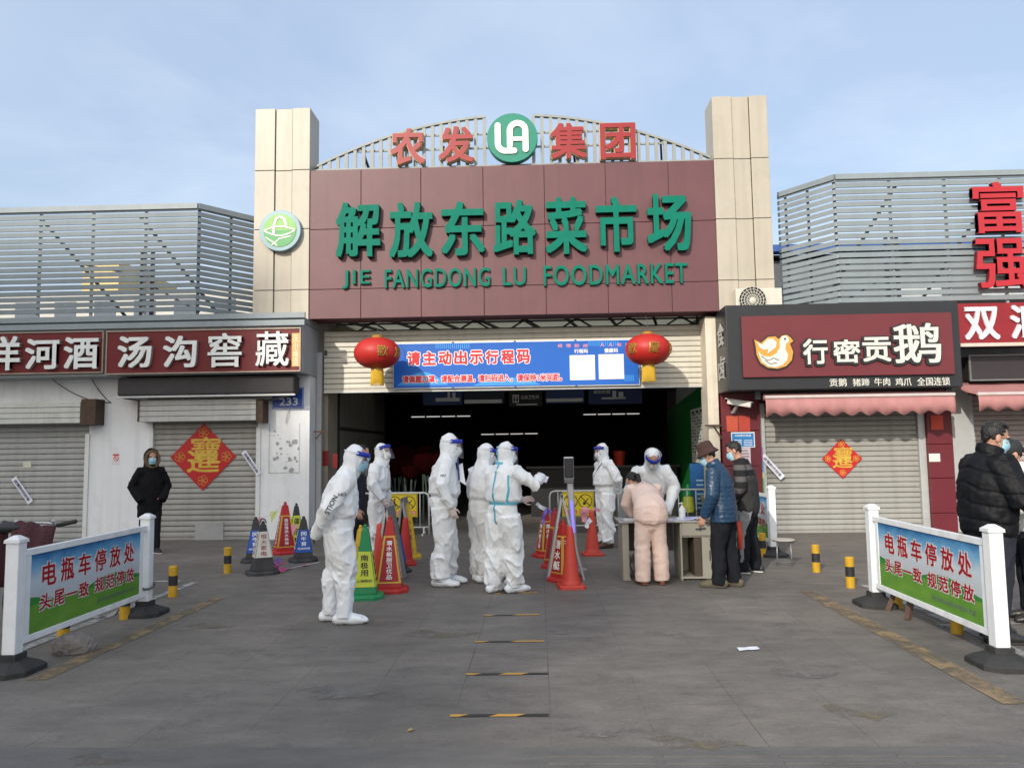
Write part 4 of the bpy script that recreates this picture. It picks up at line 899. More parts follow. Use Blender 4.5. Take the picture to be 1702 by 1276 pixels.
mb = MB(); mb.lathe([(0.11, 1.2), (0.15, 1.5), (0.16, 1.5), (0.16, 1.53), (0.10, 1.55)], (1.95, 18.8, 0), 18); mb.build('body', M('bucket_red', (0.35, 0.02, 0.01), 0.4), t, smooth=False)
t = thing('broom_bundle', 'bundle of green brooms and red cloths in the dark left corner', 'brooms', (-2.9, 17, 0))
mb = MB(); rn = random.Random(8)
for k in range(22): x = -3.4+rn.random()*1.3; mb.bar((x, 17+rn.random()*0.4, 0), (x+rn.uniform(-.25, .25), 17.2, 1.1+rn.random()*0.4), 0.03)
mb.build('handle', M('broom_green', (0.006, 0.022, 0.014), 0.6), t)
mb = MB()
for k in range(7): mb.ell((-3.2+k*0.17, 17.2+0.1*(k % 2), 1.35+0.07*math.sin(k*2.1)), (0.30, 0.2, 0.33), n=12, k=8)
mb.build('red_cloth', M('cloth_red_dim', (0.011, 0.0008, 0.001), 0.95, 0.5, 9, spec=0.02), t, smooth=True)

# ================================================================== things fixed on the shop fronts
def diamond(label, px, half, Y, m_, big, gold):
    c = W(px[0], px[1], Y); h = W(px[0]+half, px[1], Y).x-c.x; t = thing('diamond_paper', label, 'paper decoration', (c.x, Y, c.z-h))
    mb = MB(); mb.prism([(c.x-h, c.z), (c.x, c.z-h), (c.x+h, c.z), (c.x, c.z+h)], Y-0.006, Y); mb.build('paper', m_, t)
    g = M('gold_print', (0.56, 0.37, 0.05), 0.4, 0.3, 14); mb = MB(); w = h*0.98
    put_text(mb, '寶', (c.x-w*0.40, Y-0.0062, c.z-h*0.20), (1, 0, 0), (0, 0, 1), w*0.95, h*0.80, 0.003, 0.010)
    put_text(mb, '進', (c.x-w*0.50, Y-0.0072, c.z-h*0.46), (1, 0, 0), (0, 0, 1), w*1.0, h*0.66, 0.003, 0.012)
    mb.build('gold_character', g, t)
    for ux, uz in ((0, 0.72), (0, -0.70), (-0.70, 0.0), (0.70, 0.0)):
        mb = MB()
        for k in range(5):
            a = 2*math.pi*k/5; r = h*0.085
            x, z = c.x+ux*h+r*math.cos(a), c.z+uz*h+r*math.sin(a); pts = [(x+r*0.8*math.cos(b), Y-0.0075, z+r*0.8*math.sin(b)) for b in [2*math.pi*j/10 for j in range(11)]]
            mb.sweep(pts[:-1], [0.005]*10, 4, ref=(0, 1, 0), closed=True)
        mb.build('flower_print', M('gold_line', (0.60, 0.30, 0.06), 0.5), t)
diamond('large red diamond paper with gold lucky character on the left shop shutter', (338, 759), 55, YW+0.035, M('lucky_red', (0.40, 0.012, 0.014), 0.45, 0.1, 5), 1, 1)
diamond('small red diamond paper with gold lucky character on the goose shop shutter', (1399.5, 762), 33.5, YR-0.01, M('lucky_red2', (0.45, 0.014, 0.014), 0.4, 0.1, 5), 0, 1)
def seal(label, p, q, w, Y):
    A = W(*p, Y); B = W(*q, Y); d = (B-A).normalized(); n = Vector((-d.z, 0, d.x)); 
    if n.z < 0: n = -n
    t = thing('paper_seal', label, 'seal strip', tuple((A+B)/2), group='white paper seals stuck across the shop shutters')
    mb = MB(); N = 10; vs = []
    for i in range(N+1):
        c_ = A.lerp(B, i/N)+Vector((0, -0.004*math.sin(i*1.3), 0)); vs += [c_+n*w/2, c_-n*w/2]
    mb.add(vs, [(2*i, 2*i+1, 2*i+3, 2*i+2) for i in range(N)]); o = mb.build('strip', M('seal_paper', (0.66, 0.67, 0.72), 0.6, 0.05, 8), t); s = o.modifiers.new('paper', 'SOLIDIFY'); s.thickness = 0.002
    mb = MB(); L_ = (B-A).length; put_text(mb, '疫情防控封条', A+d*L_*0.08-n*w*0.26+Vector((0, -0.0065, 0)), d, n, L_*0.84, w*0.52, 0.002, 0.006); mb.build('lettering', M('seal_ink', (0.05, 0.05, 0.13), 0.6), t)
seal('white paper seal hanging askew on the leftmost shutter', (22.5, 794), (51, 835), 0.115, YW+0.02)
seal('white paper seal at the right edge of the shutter with the large diamond', (404.5, 750), (430.5, 788), 0.10, YW-0.05)
seal('white paper seal on the left side of the goose shop shutter', (1267, 757), (1301, 794), 0.11, YR-0.09)
def poster(name, label, cat, px, Y, col, rows=None, ink=None, th=0.004):
    a, b, c, d = field(px, Y); t = thing(name, label, cat, ((a+b)/2, Y, c)); mb = MB(); mb.box(a, b, Y-th, Y-0.0005, c, d); mb.build('sheet', M('p_'+name+str(int(px[0])), col, 0.6, 0.12, 6), t)
    if rows:
        mb = MB(); rn = random.Random(int(px[0])); h = (d-c)/(rows*1.9+1)
        for r in range(rows):
            w = (b-a)*rn.uniform(0.55, 0.86); x = a+(b-a-w)/2; z = d-h*1.4-r*h*1.9; mb.box(x, x+w, Y-th-0.001, Y-th, z-h, z)
        mb.build('print', M('ink_'+name+str(int(px[0])), ink, 0.6), t)
    return t
YP = YR-0.17
poster('red_paper', 'orange red paper sheet on the left red pillar, under the camera', 'paper', (1207.5, 691, 1226.5, 717), YP, (0.52, 0.085, 0.045))
poster('red_paper', 'scarlet paper sheet beside the orange one on the left red pillar', 'paper', (1227.5, 691, 1246.5, 717), YP, (0.44, 0.055, 0.035))
t = poster('notice', 'blue notice with white border on the left red pillar', 'notice', (1215.5, 718, 1254.5, 743.5), YP, (0.70, 0.74, 0.78))
a, b, c, d = field((1217, 720, 1253, 742), YP-0.004); mb = MB(); mb.box(a, b, YP-0.006, YP-0.0041, c, d); mb.build('blue_field', M('notice_blue', (0.02, 0.20, 0.50), 0.5), t)
mb = MB(); put_text(mb, '扫码登记测温', (a+0.05, YP-0.0065, d-0.06), (1, 0, 0), (0, 0, 1), b-a-0.1, 0.04, 0.002, 0.01)
for k in range(4): mb.box(a+0.04, a+0.17, YP-0.008, YP-0.006, c+0.025+k*0.03, c+0.037+k*0.03); mb.box(a+0.21, b-0.03, YP-0.008, YP-0.006, c+0.02+k*0.03, c+0.03+k*0.03)
mb.build('lettering', WT, t)
poster('notice', 'pale pink notice with small print behind the two men', 'notice', (1229, 744, 1248, 790), YP, (0.60, 0.52, 0.55), 9, (0.30, 0.22, 0.26))
t = poster('poster', 'colourful blue, purple and green poster beside the goose shutter', 'poster', (1248, 743, 1269, 822), YP+0.08, (0.10, 0.30, 0.62))
a, b, c, d = field((1248, 743, 1269, 822), YP+0.07)
for poly_, col in (([(a, d-0.16), (b, d-0.26), (b, d), (a, d)], (0.36, 0.15, 0.42)), ([(a, c), (b, c), (b, c+0.30), (a, c+0.46)], (0.12, 0.45, 0.12)), ([(a, c+0.46), (b, c+0.30), (b, c+0.40), (a, c+0.53)], (0.75, 0.7, 0.15)), ([(a+0.03, c+0.56), (b-0.03, c+0.52), (b-0.05, c+0.60), (a+0.05, c+0.62)], (0.75, 0.75, 0.8))):
    mb = MB(); mb.prism(poly_, YP+0.071, YP+0.0757); mb.build('print', M('poster_%d' % int(col[0]*100), col, 0.5), t)
poster('red_paper', 'orange paper hanging high on the red pillar under the awning end', 'paper', (1547, 690, 1567.5, 714), YR-0.15, (0.50, 0.06, 0.03))
poster('notice', 'torn white note on the red pillar right of the goose shutter', 'notice', (1544, 753.5, 1562.5, 767), YR-0.15, (0.66, 0.63, 0.60))
t = poster('notice', 'small no smoking sticker on the white wall left of the hooded person', 'sticker', (186.5, 753, 199.5, 773), YW, (0.66, 0.62, 0.62))
p = W(193, 762, YW-0.006); mb = MB(); mb.sweep([(p.x+0.045*math.cos(k*0.4188), YW-0.006, p.z+0.045*math.sin(k*0.4188)) for k in range(15)], [0.006]*15, 5, ref=(0, 1, 0), closed=True); mb.bar((p.x-0.03, YW-0.006, p.z+0.03), (p.x+0.03, YW-0.006, p.z-0.03), 0.01)
a, b, c, d = field((188, 754.5, 198, 757), YW-0.005); mb.box(a, b, YW-0.007, YW-0.004, c, d); mb.build('red_print', RT, t)
poster('notice', 'small yellowed note on the leftmost shutter', 'sticker', (38.5, 767.5, 52, 777), YW+0.04, (0.55, 0.53, 0.42))
# security camera
p = W(1224, 672, 14.2); t = thing('security_camera', 'white bullet security camera under the left end of the goose sign', 'camera', (p.x, 14.3, p.z))
mb = MB(); mb.bar((p.x-0.15, 14.22, p.z+0.055), (p.x+0.22, 14.02, p.z-0.03), 0.10, 0.09); mb.build('housing', M('camera_white', (0.62, 0.60, 0.56), 0.45, 0.1, 8), t, bevel=0.015)
mb = MB(); mb.bar((p.x-0.18, 14.235, p.z+0.115), (p.x+0.25, 14.005, p.z+0.02), 0.125, 0.012); mb.build('sun_hood', M('camera_white', (0.6, 0.6, 0.6)), t)
mb = MB(); mb.bar((p.x, 14.15, p.z-0.02), (p.x-0.04, 14.28, p.z-0.14), 0.04); mb.bar((p.x-0.04, 14.28, p.z-0.14), (p.x-0.04, YP+0.16, p.z-0.12), 0.04); mb.build('arm', M('camera_grey', (0.35, 0.34, 0.32)), t)
mb = MB(); mb.bar((p.x+0.222, 14.018, p.z-0.031), (p.x+0.235, 14.012, p.z-0.034), 0.07, 0.07); mb.build('lens', DARKGAP, t)
# air conditioner
YA = 13.95; p = W(1250.5, 499, YA); a, b = W(1223, 490, YA).x, W(1300, 490, YA).x; zt = W(1260, 479, YA).z
t = thing('air_conditioner', 'cream outdoor air conditioner standing on the goose shop roof by the tower', 'air conditioner', ((a+b)/2, YA+0.15, zt-0.6))
mb = MB(); mb.box(a, b, YA, YA+0.22, zt-0.56, zt); mb.build('casing', M('ac_cream', (0.58, 0.55, 0.47), 0.45, 0.08, 4, streak=0.15), t, bevel=0.012)
mb = MB(); mb.lathe([(0.245, 0), (0.245, 0.012)], (0, 0, 0), 32); mb.xf(Matrix.Translation((p.x, YA-0.001, p.z)) @ Matrix.Rotation(R(90), 4, 'X')); mb.build('fan_well', DARKGAP, t)
mb = MB()
for r in (0.05, 0.10, 0.15, 0.20, 0.245): mb.sweep([(p.x+r*math.cos(k*math.pi/16), YA-0.02, p.z+r*math.sin(k*math.pi/16)) for k in range(32)], [0.006]*32, 5, ref=(0, 1, 0), closed=True)
for k in range(20): a_ = k*math.pi/10; mb.bar((p.x+0.05*math.cos(a_), YA-0.02, p.z+0.05*math.sin(a_)), (p.x+0.245*math.cos(a_+0.5), YA-0.02, p.z+0.245*math.sin(a_+0.5)), 0.008)
mb.ell((p.x, YA-0.02, p.z), (0.05, 0.015, 0.05)); mb.build('grille', M('ac_grille', (0.55, 0.53, 0.46), 0.5), t)
mb = MB(); mb.box(a, b, YA+0.02, YA+0.2, 4.06, zt-0.562); mb.build('bracket', GALV, t)

# ================================================================== parking barriers
WPOST = M('barrier_white', (0.70, 0.72, 0.735), 0.45, 0.10, 5, 0.05, 30, streak=0.15, grime=0.55, tint=(0.24, 0.22, 0.19)); RUBBER = M('black_rubber', (0.028, 0.028, 0.028), 0.75, 0.35, 10, 0.3, 40)
def print_mat():
    mt = bpy.data.materials.new('meadow_print'); mt.use_nodes = True; t = mt.node_tree; L = t.links.new; b = t.nodes['Principled BSDF']; b.inputs['Roughness'].default_value = 0.7; b.inputs['Specular IOR Level'].default_value = 0.15
    tc = nn(t, 'ShaderNodeTexCoord'); sp = nn(t, 'ShaderNodeSeparateXYZ'); L(tc.outputs['Generated'], sp.inputs[0])
    mp = nn(t, 'ShaderNodeMapping'); mp.inputs['Scale'].default_value = (5, 0, 3.0); L(tc.outputs['Generated'], mp.inputs['Vector'])
    n = nn(t, 'ShaderNodeTexNoise'); n.inputs['Scale'].default_value = 1.3; n.inputs['Detail'].default_value = 6; L(mp.outputs[0], n.inputs['Vector'])
    skyr = nn(t, 'ShaderNodeValToRGB'); e = skyr.color_ramp.elements
    e[0].position = 0.45; e[0].color = (0.42, 0.45, 0.48, 1); e[1].position = 1.0; e[1].color = (0.015, 0.10, 0.26, 1)
    q = skyr.color_ramp.elements.new(0.66); q.color = (0.45, 0.52, 0.57, 1); q = skyr.color_ramp.elements.new(0.84); q.color = (0.12, 0.31, 0.50, 1)
    dsp = nn(t, 'ShaderNodeMath', operation='MULTIPLY_ADD'); L(n.outputs['Fac'], dsp.inputs[0]); dsp.inputs[1].default_value = -0.28; L(sp.outputs['Z'], dsp.inputs[2])
    ad = nn(t, 'ShaderNodeMath', operation='ADD'); ad.inputs[1].default_value = 0.14; L(dsp.outputs[0], ad.inputs[0]); L(ad.outputs[0], skyr.inputs[0])
    # hills: boundary height along the panel
    def hill(freq, ph, amp, base):
        m1 = nn(t, 'ShaderNodeMath', operation='MULTIPLY_ADD'); L(sp.outputs['X'], m1.inputs[0]); m1.inputs[1].default_value = freq; m1.inputs[2].default_value = ph
        s1 = nn(t, 'ShaderNodeMath', operation='SINE'); L(m1.outputs[0], s1.inputs[0])
        m2 = nn(t, 'ShaderNodeMath', operation='MULTIPLY_ADD'); L(s1.outputs[0], m2.inputs[0]); m2.inputs[1].default_value = amp; m2.inputs[2].default_value = base
        g = nn(t, 'ShaderNodeMath', operation='LESS_THAN'); L(sp.outputs['Z'], g.inputs[0]); L(m2.outputs[0], g.inputs[1]); return g.outputs[0]
    x1 = nn(t, 'ShaderNodeMix', data_type='RGBA'); L(hill(8.5, 2.0, 0.07, 0.40), x1.inputs['Factor']); L(skyr.outputs[0], x1.inputs['A']); x1.inputs['B'].default_value = (0.035, 0.19, 0.035, 1)
    grass = nn(t, 'ShaderNodeMix', data_type='RGBA'); L(n.outputs['Fac'], grass.inputs['Factor']); grass.inputs['A'].default_value = (0.045, 0.17, 0.02, 1); grass.inputs['B'].default_value = (0.17, 0.32, 0.05, 1)
    x2 = nn(t, 'ShaderNodeMix', data_type='RGBA'); L(hill(5.0, 0.4, 0.045, 0.33), x2.inputs['Factor']); L(x1.outputs['Result'], x2.inputs['A']); L(grass.outputs['Result'], x2.inputs['B'])
    L(x2.outputs['Result'], b.inputs['Base Color']); return mt
MEADOW = print_mat(); REDT = M('barrier_red', (0.30, 0.008, 0.016), 0.7, spec=0.15); GRT = M('barrier_small', (0.10, 0.14, 0.11), 0.5); WOUT = M('barrier_outline', (0.55, 0.52, 0.52), 0.5)
def barrier(label, loc, rz, L_, h=1.01):
    t = thing('parking_barrier', label, 'barrier', loc, rz)
    for u in (0.0, L_):
        mb = MB(); mb.box(u-0.05, u+0.05, -0.05, 0.05, 0.10, h-0.055); mb.build('post', WPOST, t, local=True, bevel=0.006)
        mb = MB(); mb.hexa([(u-0.06, -0.06, h-0.054), (u+0.06, -0.06, h-0.054), (u+0.06, 0.06, h-0.054), (u-0.06, 0.06, h-0.054)], [(u-0.058, -0.058, h-0.03), (u+0.058, -0.058, h-0.03), (u+0.058, 0.058, h-0.03), (u-0.058, 0.058, h-0.03)])
        mb.hexa([(u-0.056, -0.056, h-0.03), (u+0.056, -0.056, h-0.03), (u+0.056, 0.056, h-0.03), (u-0.056, 0.056, h-0.03)], [(u-0.018, -0.018, h), (u+0.018, -0.018, h), (u+0.018, 0.018, h), (u-0.018, 0.018, h)]); mb.build('post_cap', WPOST, t, local=True)
        mb = MB(); A, B = 0.21, 0.19; o8 = lambda s, z: [(u+s*A, -s*B*0.5, z), (u+s*A*0.62, -s*B, z), (u-s*A*0.62, -s*B, z), (u-s*A, -s*B*0.5, z), (u-s*A, s*B*0.5, z), (u-s*A*0.62, s*B, z), (u+s*A*0.62, s*B, z), (u+s*A, s*B*0.5, z)]
        rings = [o8(1, 0), o8(1, 0.035), o8(0.95, 0.045), o8(0.42, 0.095)]
        vs = [q for r_ in rings for q in r_]; mb.add(vs, [(8*i+k, 8*i+(k+1) % 8, 8*i+8+(k+1) % 8, 8*i+8+k) for i in range(3) for k in range(8)]+[tuple(range(7, -1, -1)), tuple(range(24, 32))])
        base = mb.build('base', RUBBER, t, local=True)
        mb = MB(); mb.box(u-0.07, u+0.07, -0.07, 0.07, 0.09, 0.14); mb.build('collar', RUBBER, t, local=True, bevel=0.005)
    z0, z1 = 0.235, 0.84
    for z in (z0-0.05, z1): mb = MB(); mb.box(0.05, L_-0.05, -0.022, 0.022, z, z+0.05); mb.build('rail', WPOST, t, local=True, bevel=0.004)
    for u in (0.10, L_-0.16): mb = MB(); mb.box(u, u+0.06, -0.018, 0.018, z0+0.001, z1-0.001); mb.build('stile', WPOST, t, local=True, bevel=0.003)
    a, b = 0.162, L_-0.162; mb = MB(); mb.box(a, b, -0.012, 0.012, z0+0.001, z1-0.001); mb.build('panel', MEADOW, t, local=True)
    w, hh = b-a, z1-z0
    def tx(s, u0, u1, v0, v1, off, m_, out=0.0, y=-0.0125):
        if out: mb = MB(); put_text(mb, s, (a+u0*w, y, z0+v0*hh), (1, 0, 0), (0, 0, 1), (u1-u0)*w, (v1-v0)*hh, 0.001, off, grow=out); mb.build('outline', WOUT, t, local=True); y -= 0.002
        mb = MB(); put_text(mb, s, (a+u0*w, y, z0+v0*hh), (1, 0, 0), (0, 0, 1), (u1-u0)*w, (v1-v0)*hh, 0.001, off); mb.build('lettering', m_, t, local=True)
    for i, ch in enumerate('电瓶车停放处'): u = 0.085+i*0.147; tx(ch, u, u+0.108, 0.555, 0.865, 0.016, REDT, 0.011)
    for i, ch in enumerate('头尾一致'): u = 0.075+i*0.105; tx(ch, u, u+0.085, 0.255+(0.09 if ch == '一' else 0), 0.46-(0.09 if ch == '一' else 0), 0.016, REDT, 0.010)
    for i, ch in enumerate('规范停放'): u = 0.535+i*0.105; tx(ch, u, u+0.085, 0.255, 0.46, 0.016, REDT, 0.010)
    tx('连云港振兴装饰材料有限公司宣', 0.56, 0.94, 0.09, 0.155, 0.008, GRT)
    return t
A, B = G(19, 1117), G(241, 1021); d = B-A; LBF = B.copy()
bl = barrier('white parking barrier with meadow print panel at the left photo edge', A, math.atan2(d.y, d.x), d.length)
A, B = G(1457, 1006), G(1664, 1106); d = B-A
barrier('white parking barrier with meadow print panel at the right, before the black puffer jacket', A, math.atan2(d.y, d.x), d.length)
A, B = Vector((3.36, 13.6, 0)), Vector((3.42, 11.6, 0)); d = B-A
barrier('white parking barrier seen edge-on behind the striped sweater, beside the stool', A, math.atan2(d.y, d.x), d.length, 1.03)
# plastic tie wrapped round the foot of the left barrier
p = LBF+Vector((0, 0, 0.33)); mb = MB(); mb.sweep([(p.x+0.085*math.cos(k*0.6283), p.y+0.085*math.sin(k*0.6283), p.z-0.05+0.02*math.sin(k*1.3)) for k in range(10)], [0.012]*10, 6, ref=(0, 0, 1), closed=True)
mb.sweep([(p.x-0.06, p.y-0.06, p.z-0.05), (p.x-0.12, p.y-0.13, p.z-0.14), (p.x-0.2, p.y-0.2, 0.03)], [0.014, 0.013, 0.01], 6); tag(mb.build('cable_tie', M('grey_rope', (0.10, 0.10, 0.10), 0.8), None, smooth=True), 'dark rope tied round the far post foot of the left barrier', 'rope')

# ------------------------------------------------------------------ bollards
YEL = M('bollard_yellow', (0.50, 0.29, 0.015), 0.55, 0.2, 10, streak=0.2, grime=0.35, tint=(0.10, 0.08, 0.05)); BKB = M('bollard_black', (0.02, 0.02, 0.02), 0.6, 0.3, 20, grime=0.25, tint=(0.2, 0.19, 0.15))
b0 = thing('bollard', 'x', 'bollard', (0, 0, 0), 0, 'yellow and black steel bollards along the parking bays')
for z0, z1, m_ in ((0, 0.125, YEL), (0.126, 0.235, BKB), (0.236, 0.345, YEL)):
    mb = MB(); pr = [(0.049, z0), (0.049, z1)] if z1 < 0.3 else [(0.049, z0), (0.049, z1-0.012), (0.042, z1-0.003), (0.02, z1)]; mb.lathe(pr, (0, 0, 0), 24); mb.build('band', m_, b0, local=True)
spots = [((378, 952), 'yellow black bollard nearest the large cones, left side'), ((287, 991), 'yellow black bollard standing free beside the far post of the left barrier'), ((207, 1028), 'yellow black bollard just behind the far half of the left barrier'), ((105, 1068), 'yellow black bollard behind the rock at the left barrier'),
         ((1357, 950), 'yellow black bollard in front of the goose shutter, farthest right one'), ((1414, 976), 'yellow black bollard left of the right barrier'), ((1492, 1010), 'yellow black bollard behind the far end of the right barrier'), ((1591, 1052), 'yellow black bollard behind the near half of the right barrier'), ((1268, 925), 'yellow black bollard behind the striped sweater by the stool')]
for i, (p, lab) in enumerate(spots):
    g = G(*p)
    if i == 0: b0.location = g; WM[b0.name] = Matrix.Translation(g); b0['label'] = lab
    else: dup(b0, g, random.uniform(0, 6), lab)

# rock and litter
rk = thing('rock', 'rough grey brown boulder lying against the left bollard', 'rock', G(122, 1084))
bm = bmesh.new(); bmesh.ops.create_icosphere(bm, subdivisions=4, radius=1)
for v in bm.verts:
    q = v.co.copy(); v.co = Vector((q.x*0.155, q.y*0.12, q.z*0.115))*(1+0.30*noise.noise(q*1.1+Vector((3, 1, 2)))+0.13*noise.noise(q*3)+0.05*noise.noise(q*8)); v.co.x += 0.03*q.z; v.co.z = max(v.co.z, -0.05)+0.05
me = bpy.data.meshes.new('stone'); bm.to_mesh(me); bm.free(); me.materials.append(M('rock', (0.20, 0.175, 0.16), 0.9, 0.35, 14, 0.6, 40, grime=0.3)); o = bpy.data.objects.new('stone', me); COL.objects.link(o); o.parent = rk; o.rotation_euler = (0, 0, 0.5)
mb = MB(); p = G(1245, 1080); vs = []
for i in range(6):
    for j in range(4): vs.append((p.x-0.085+0.034*i, p.y-0.04+0.028*j+0.008*i, 0.007+0.004*abs(math.sin(i*0.9+j*0.5))))
mb.add(vs, [(i*4+j, (i+1)*4+j, (i+1)*4+j+1, i*4+j+1) for i in range(5) for j in range(3)]); o = mb.build('paper_sheet', M('litter_white', (0.62, 0.66, 0.72), 0.7)); tag(o, 'crumpled pale paper sheet lying on the paving in front', 'paper'); o.modifiers.new('paper', 'SOLIDIFY').thickness = 0.001
mb = MB(); p = G(682, 1214); mb.add([(p.x-0.018, p.y-0.012, 0.006), (p.x+0.006, p.y-0.018, 0.010), (p.x+0.02, p.y+0.01, 0.008), (p.x-0.006, p.y+0.018, 0.010)], [(0, 1, 2, 3)]); o = mb.build('leaf', M('dry_leaf', (0.36, 0.25, 0.09), 0.8)); tag(o, 'small dry yellow leaf on the paving near the lower edge', 'leaf'); o.modifiers.new('l', 'SOLIDIFY').thickness = 0.002
# waiting-line tapes
TY = M('tape_orange', (0.50, 0.27, 0.05), 0.55, 0.2, 15, grime=0.3); TB = M('tape_black', (0.022, 0.022, 0.022), 0.5, 0.3, 15)
for (x0, x1, y, lab) in ((748, 912, 1189, 'black and orange floor tape, nearest of the waiting lines'), (775, 911, 1120, 'black and orange floor tape, second nearest of the waiting lines'), (790, 905, 1066, 'black and orange floor tape, middle one of the waiting lines'), (805, 897, 1022, 'black and orange floor tape, second farthest of the waiting lines'), (822, 894, 985.5, 'black and orange floor tape by the feet of the blue striped suit')):
    A = G(x0, y+0.6); B = G(x1, y-0.6); d = (B-A).normalized(); n_ = Vector((-d.y, d.x, 0)); L_ = (B-A).length; t = thing('floor_tape', lab, 'floor tape', (A+B)/2, 0, 'black and orange tapes on the paving')
    k = 0; u = 0.0
    for i, (u0, u1) in enumerate(((0, 0.14), (0.14, 0.44), (0.44, 0.72), (0.72, 1.0)) if y > 1100 else ((0, 0.16), (0.16, 0.55), (0.55, 1.0))):
        s = 0.03; mb = MB(); z = Vector((0, 0, 0.0045)); w = n_*0.022
        q0 = d*(s if u0 > 0 else 0); q1 = d*(s if u1 < 1 else 0)
        mb.add([A+d*L_*u0-w-q0+z, A+d*L_*u1-w-q1+z, A+d*L_*u1+w+q1+z, A+d*L_*u0+w+q0+z], [(0, 1, 2, 3)]); mb.build('stripe', TY if i % 2 == 0 else TB, t)

# ================================================================== cones
CR = M('cone_red', (0.43, 0.018, 0.016), 0.5, 0.15, 6, grime=0.4, tint=(0.13, 0.03, 0.025)); CRL = M('cone_orange_red', (0.52, 0.050, 0.030), 0.5, 0.12, 6, grime=0.3, tint=(0.2, 0.05, 0.04)); CBK = M('cone_black', (0.03, 0.03, 0.032), 0.6, 0.2, 8, grime=0.35, tint=(0.12, 0.11, 0.10))
CYE = M('cone_yellow', (0.56, 0.36, 0.015), 0.5, 0.12, 6, grime=0.3, tint=(0.25, 0.17, 0.05)); CGR = M('cone_green', (0.01, 0.22, 0.075), 0.5, 0.12, 6, grime=0.3, tint=(0.04, 0.10, 0.06)); CBL = M('cone_blue', (0.012, 0.075, 0.36), 0.45, 0.1, 6); CLM = M('cone_lime', (0.50, 0.56, 0.05), 0.5, 0.1, 6); CWH = M('cone_white', (0.56, 0.56, 0.50), 0.5, 0.15, 8, grime=0.2); CYP = M('cone_gold_edge', (0.62, 0.42, 0.06), 0.45); INK = M('cone_ink', (0.015, 0.015, 0.02), 0.5); CCR = M('cone_crimson', (0.34, 0.012, 0.018), 0.45, 0.1, 6)
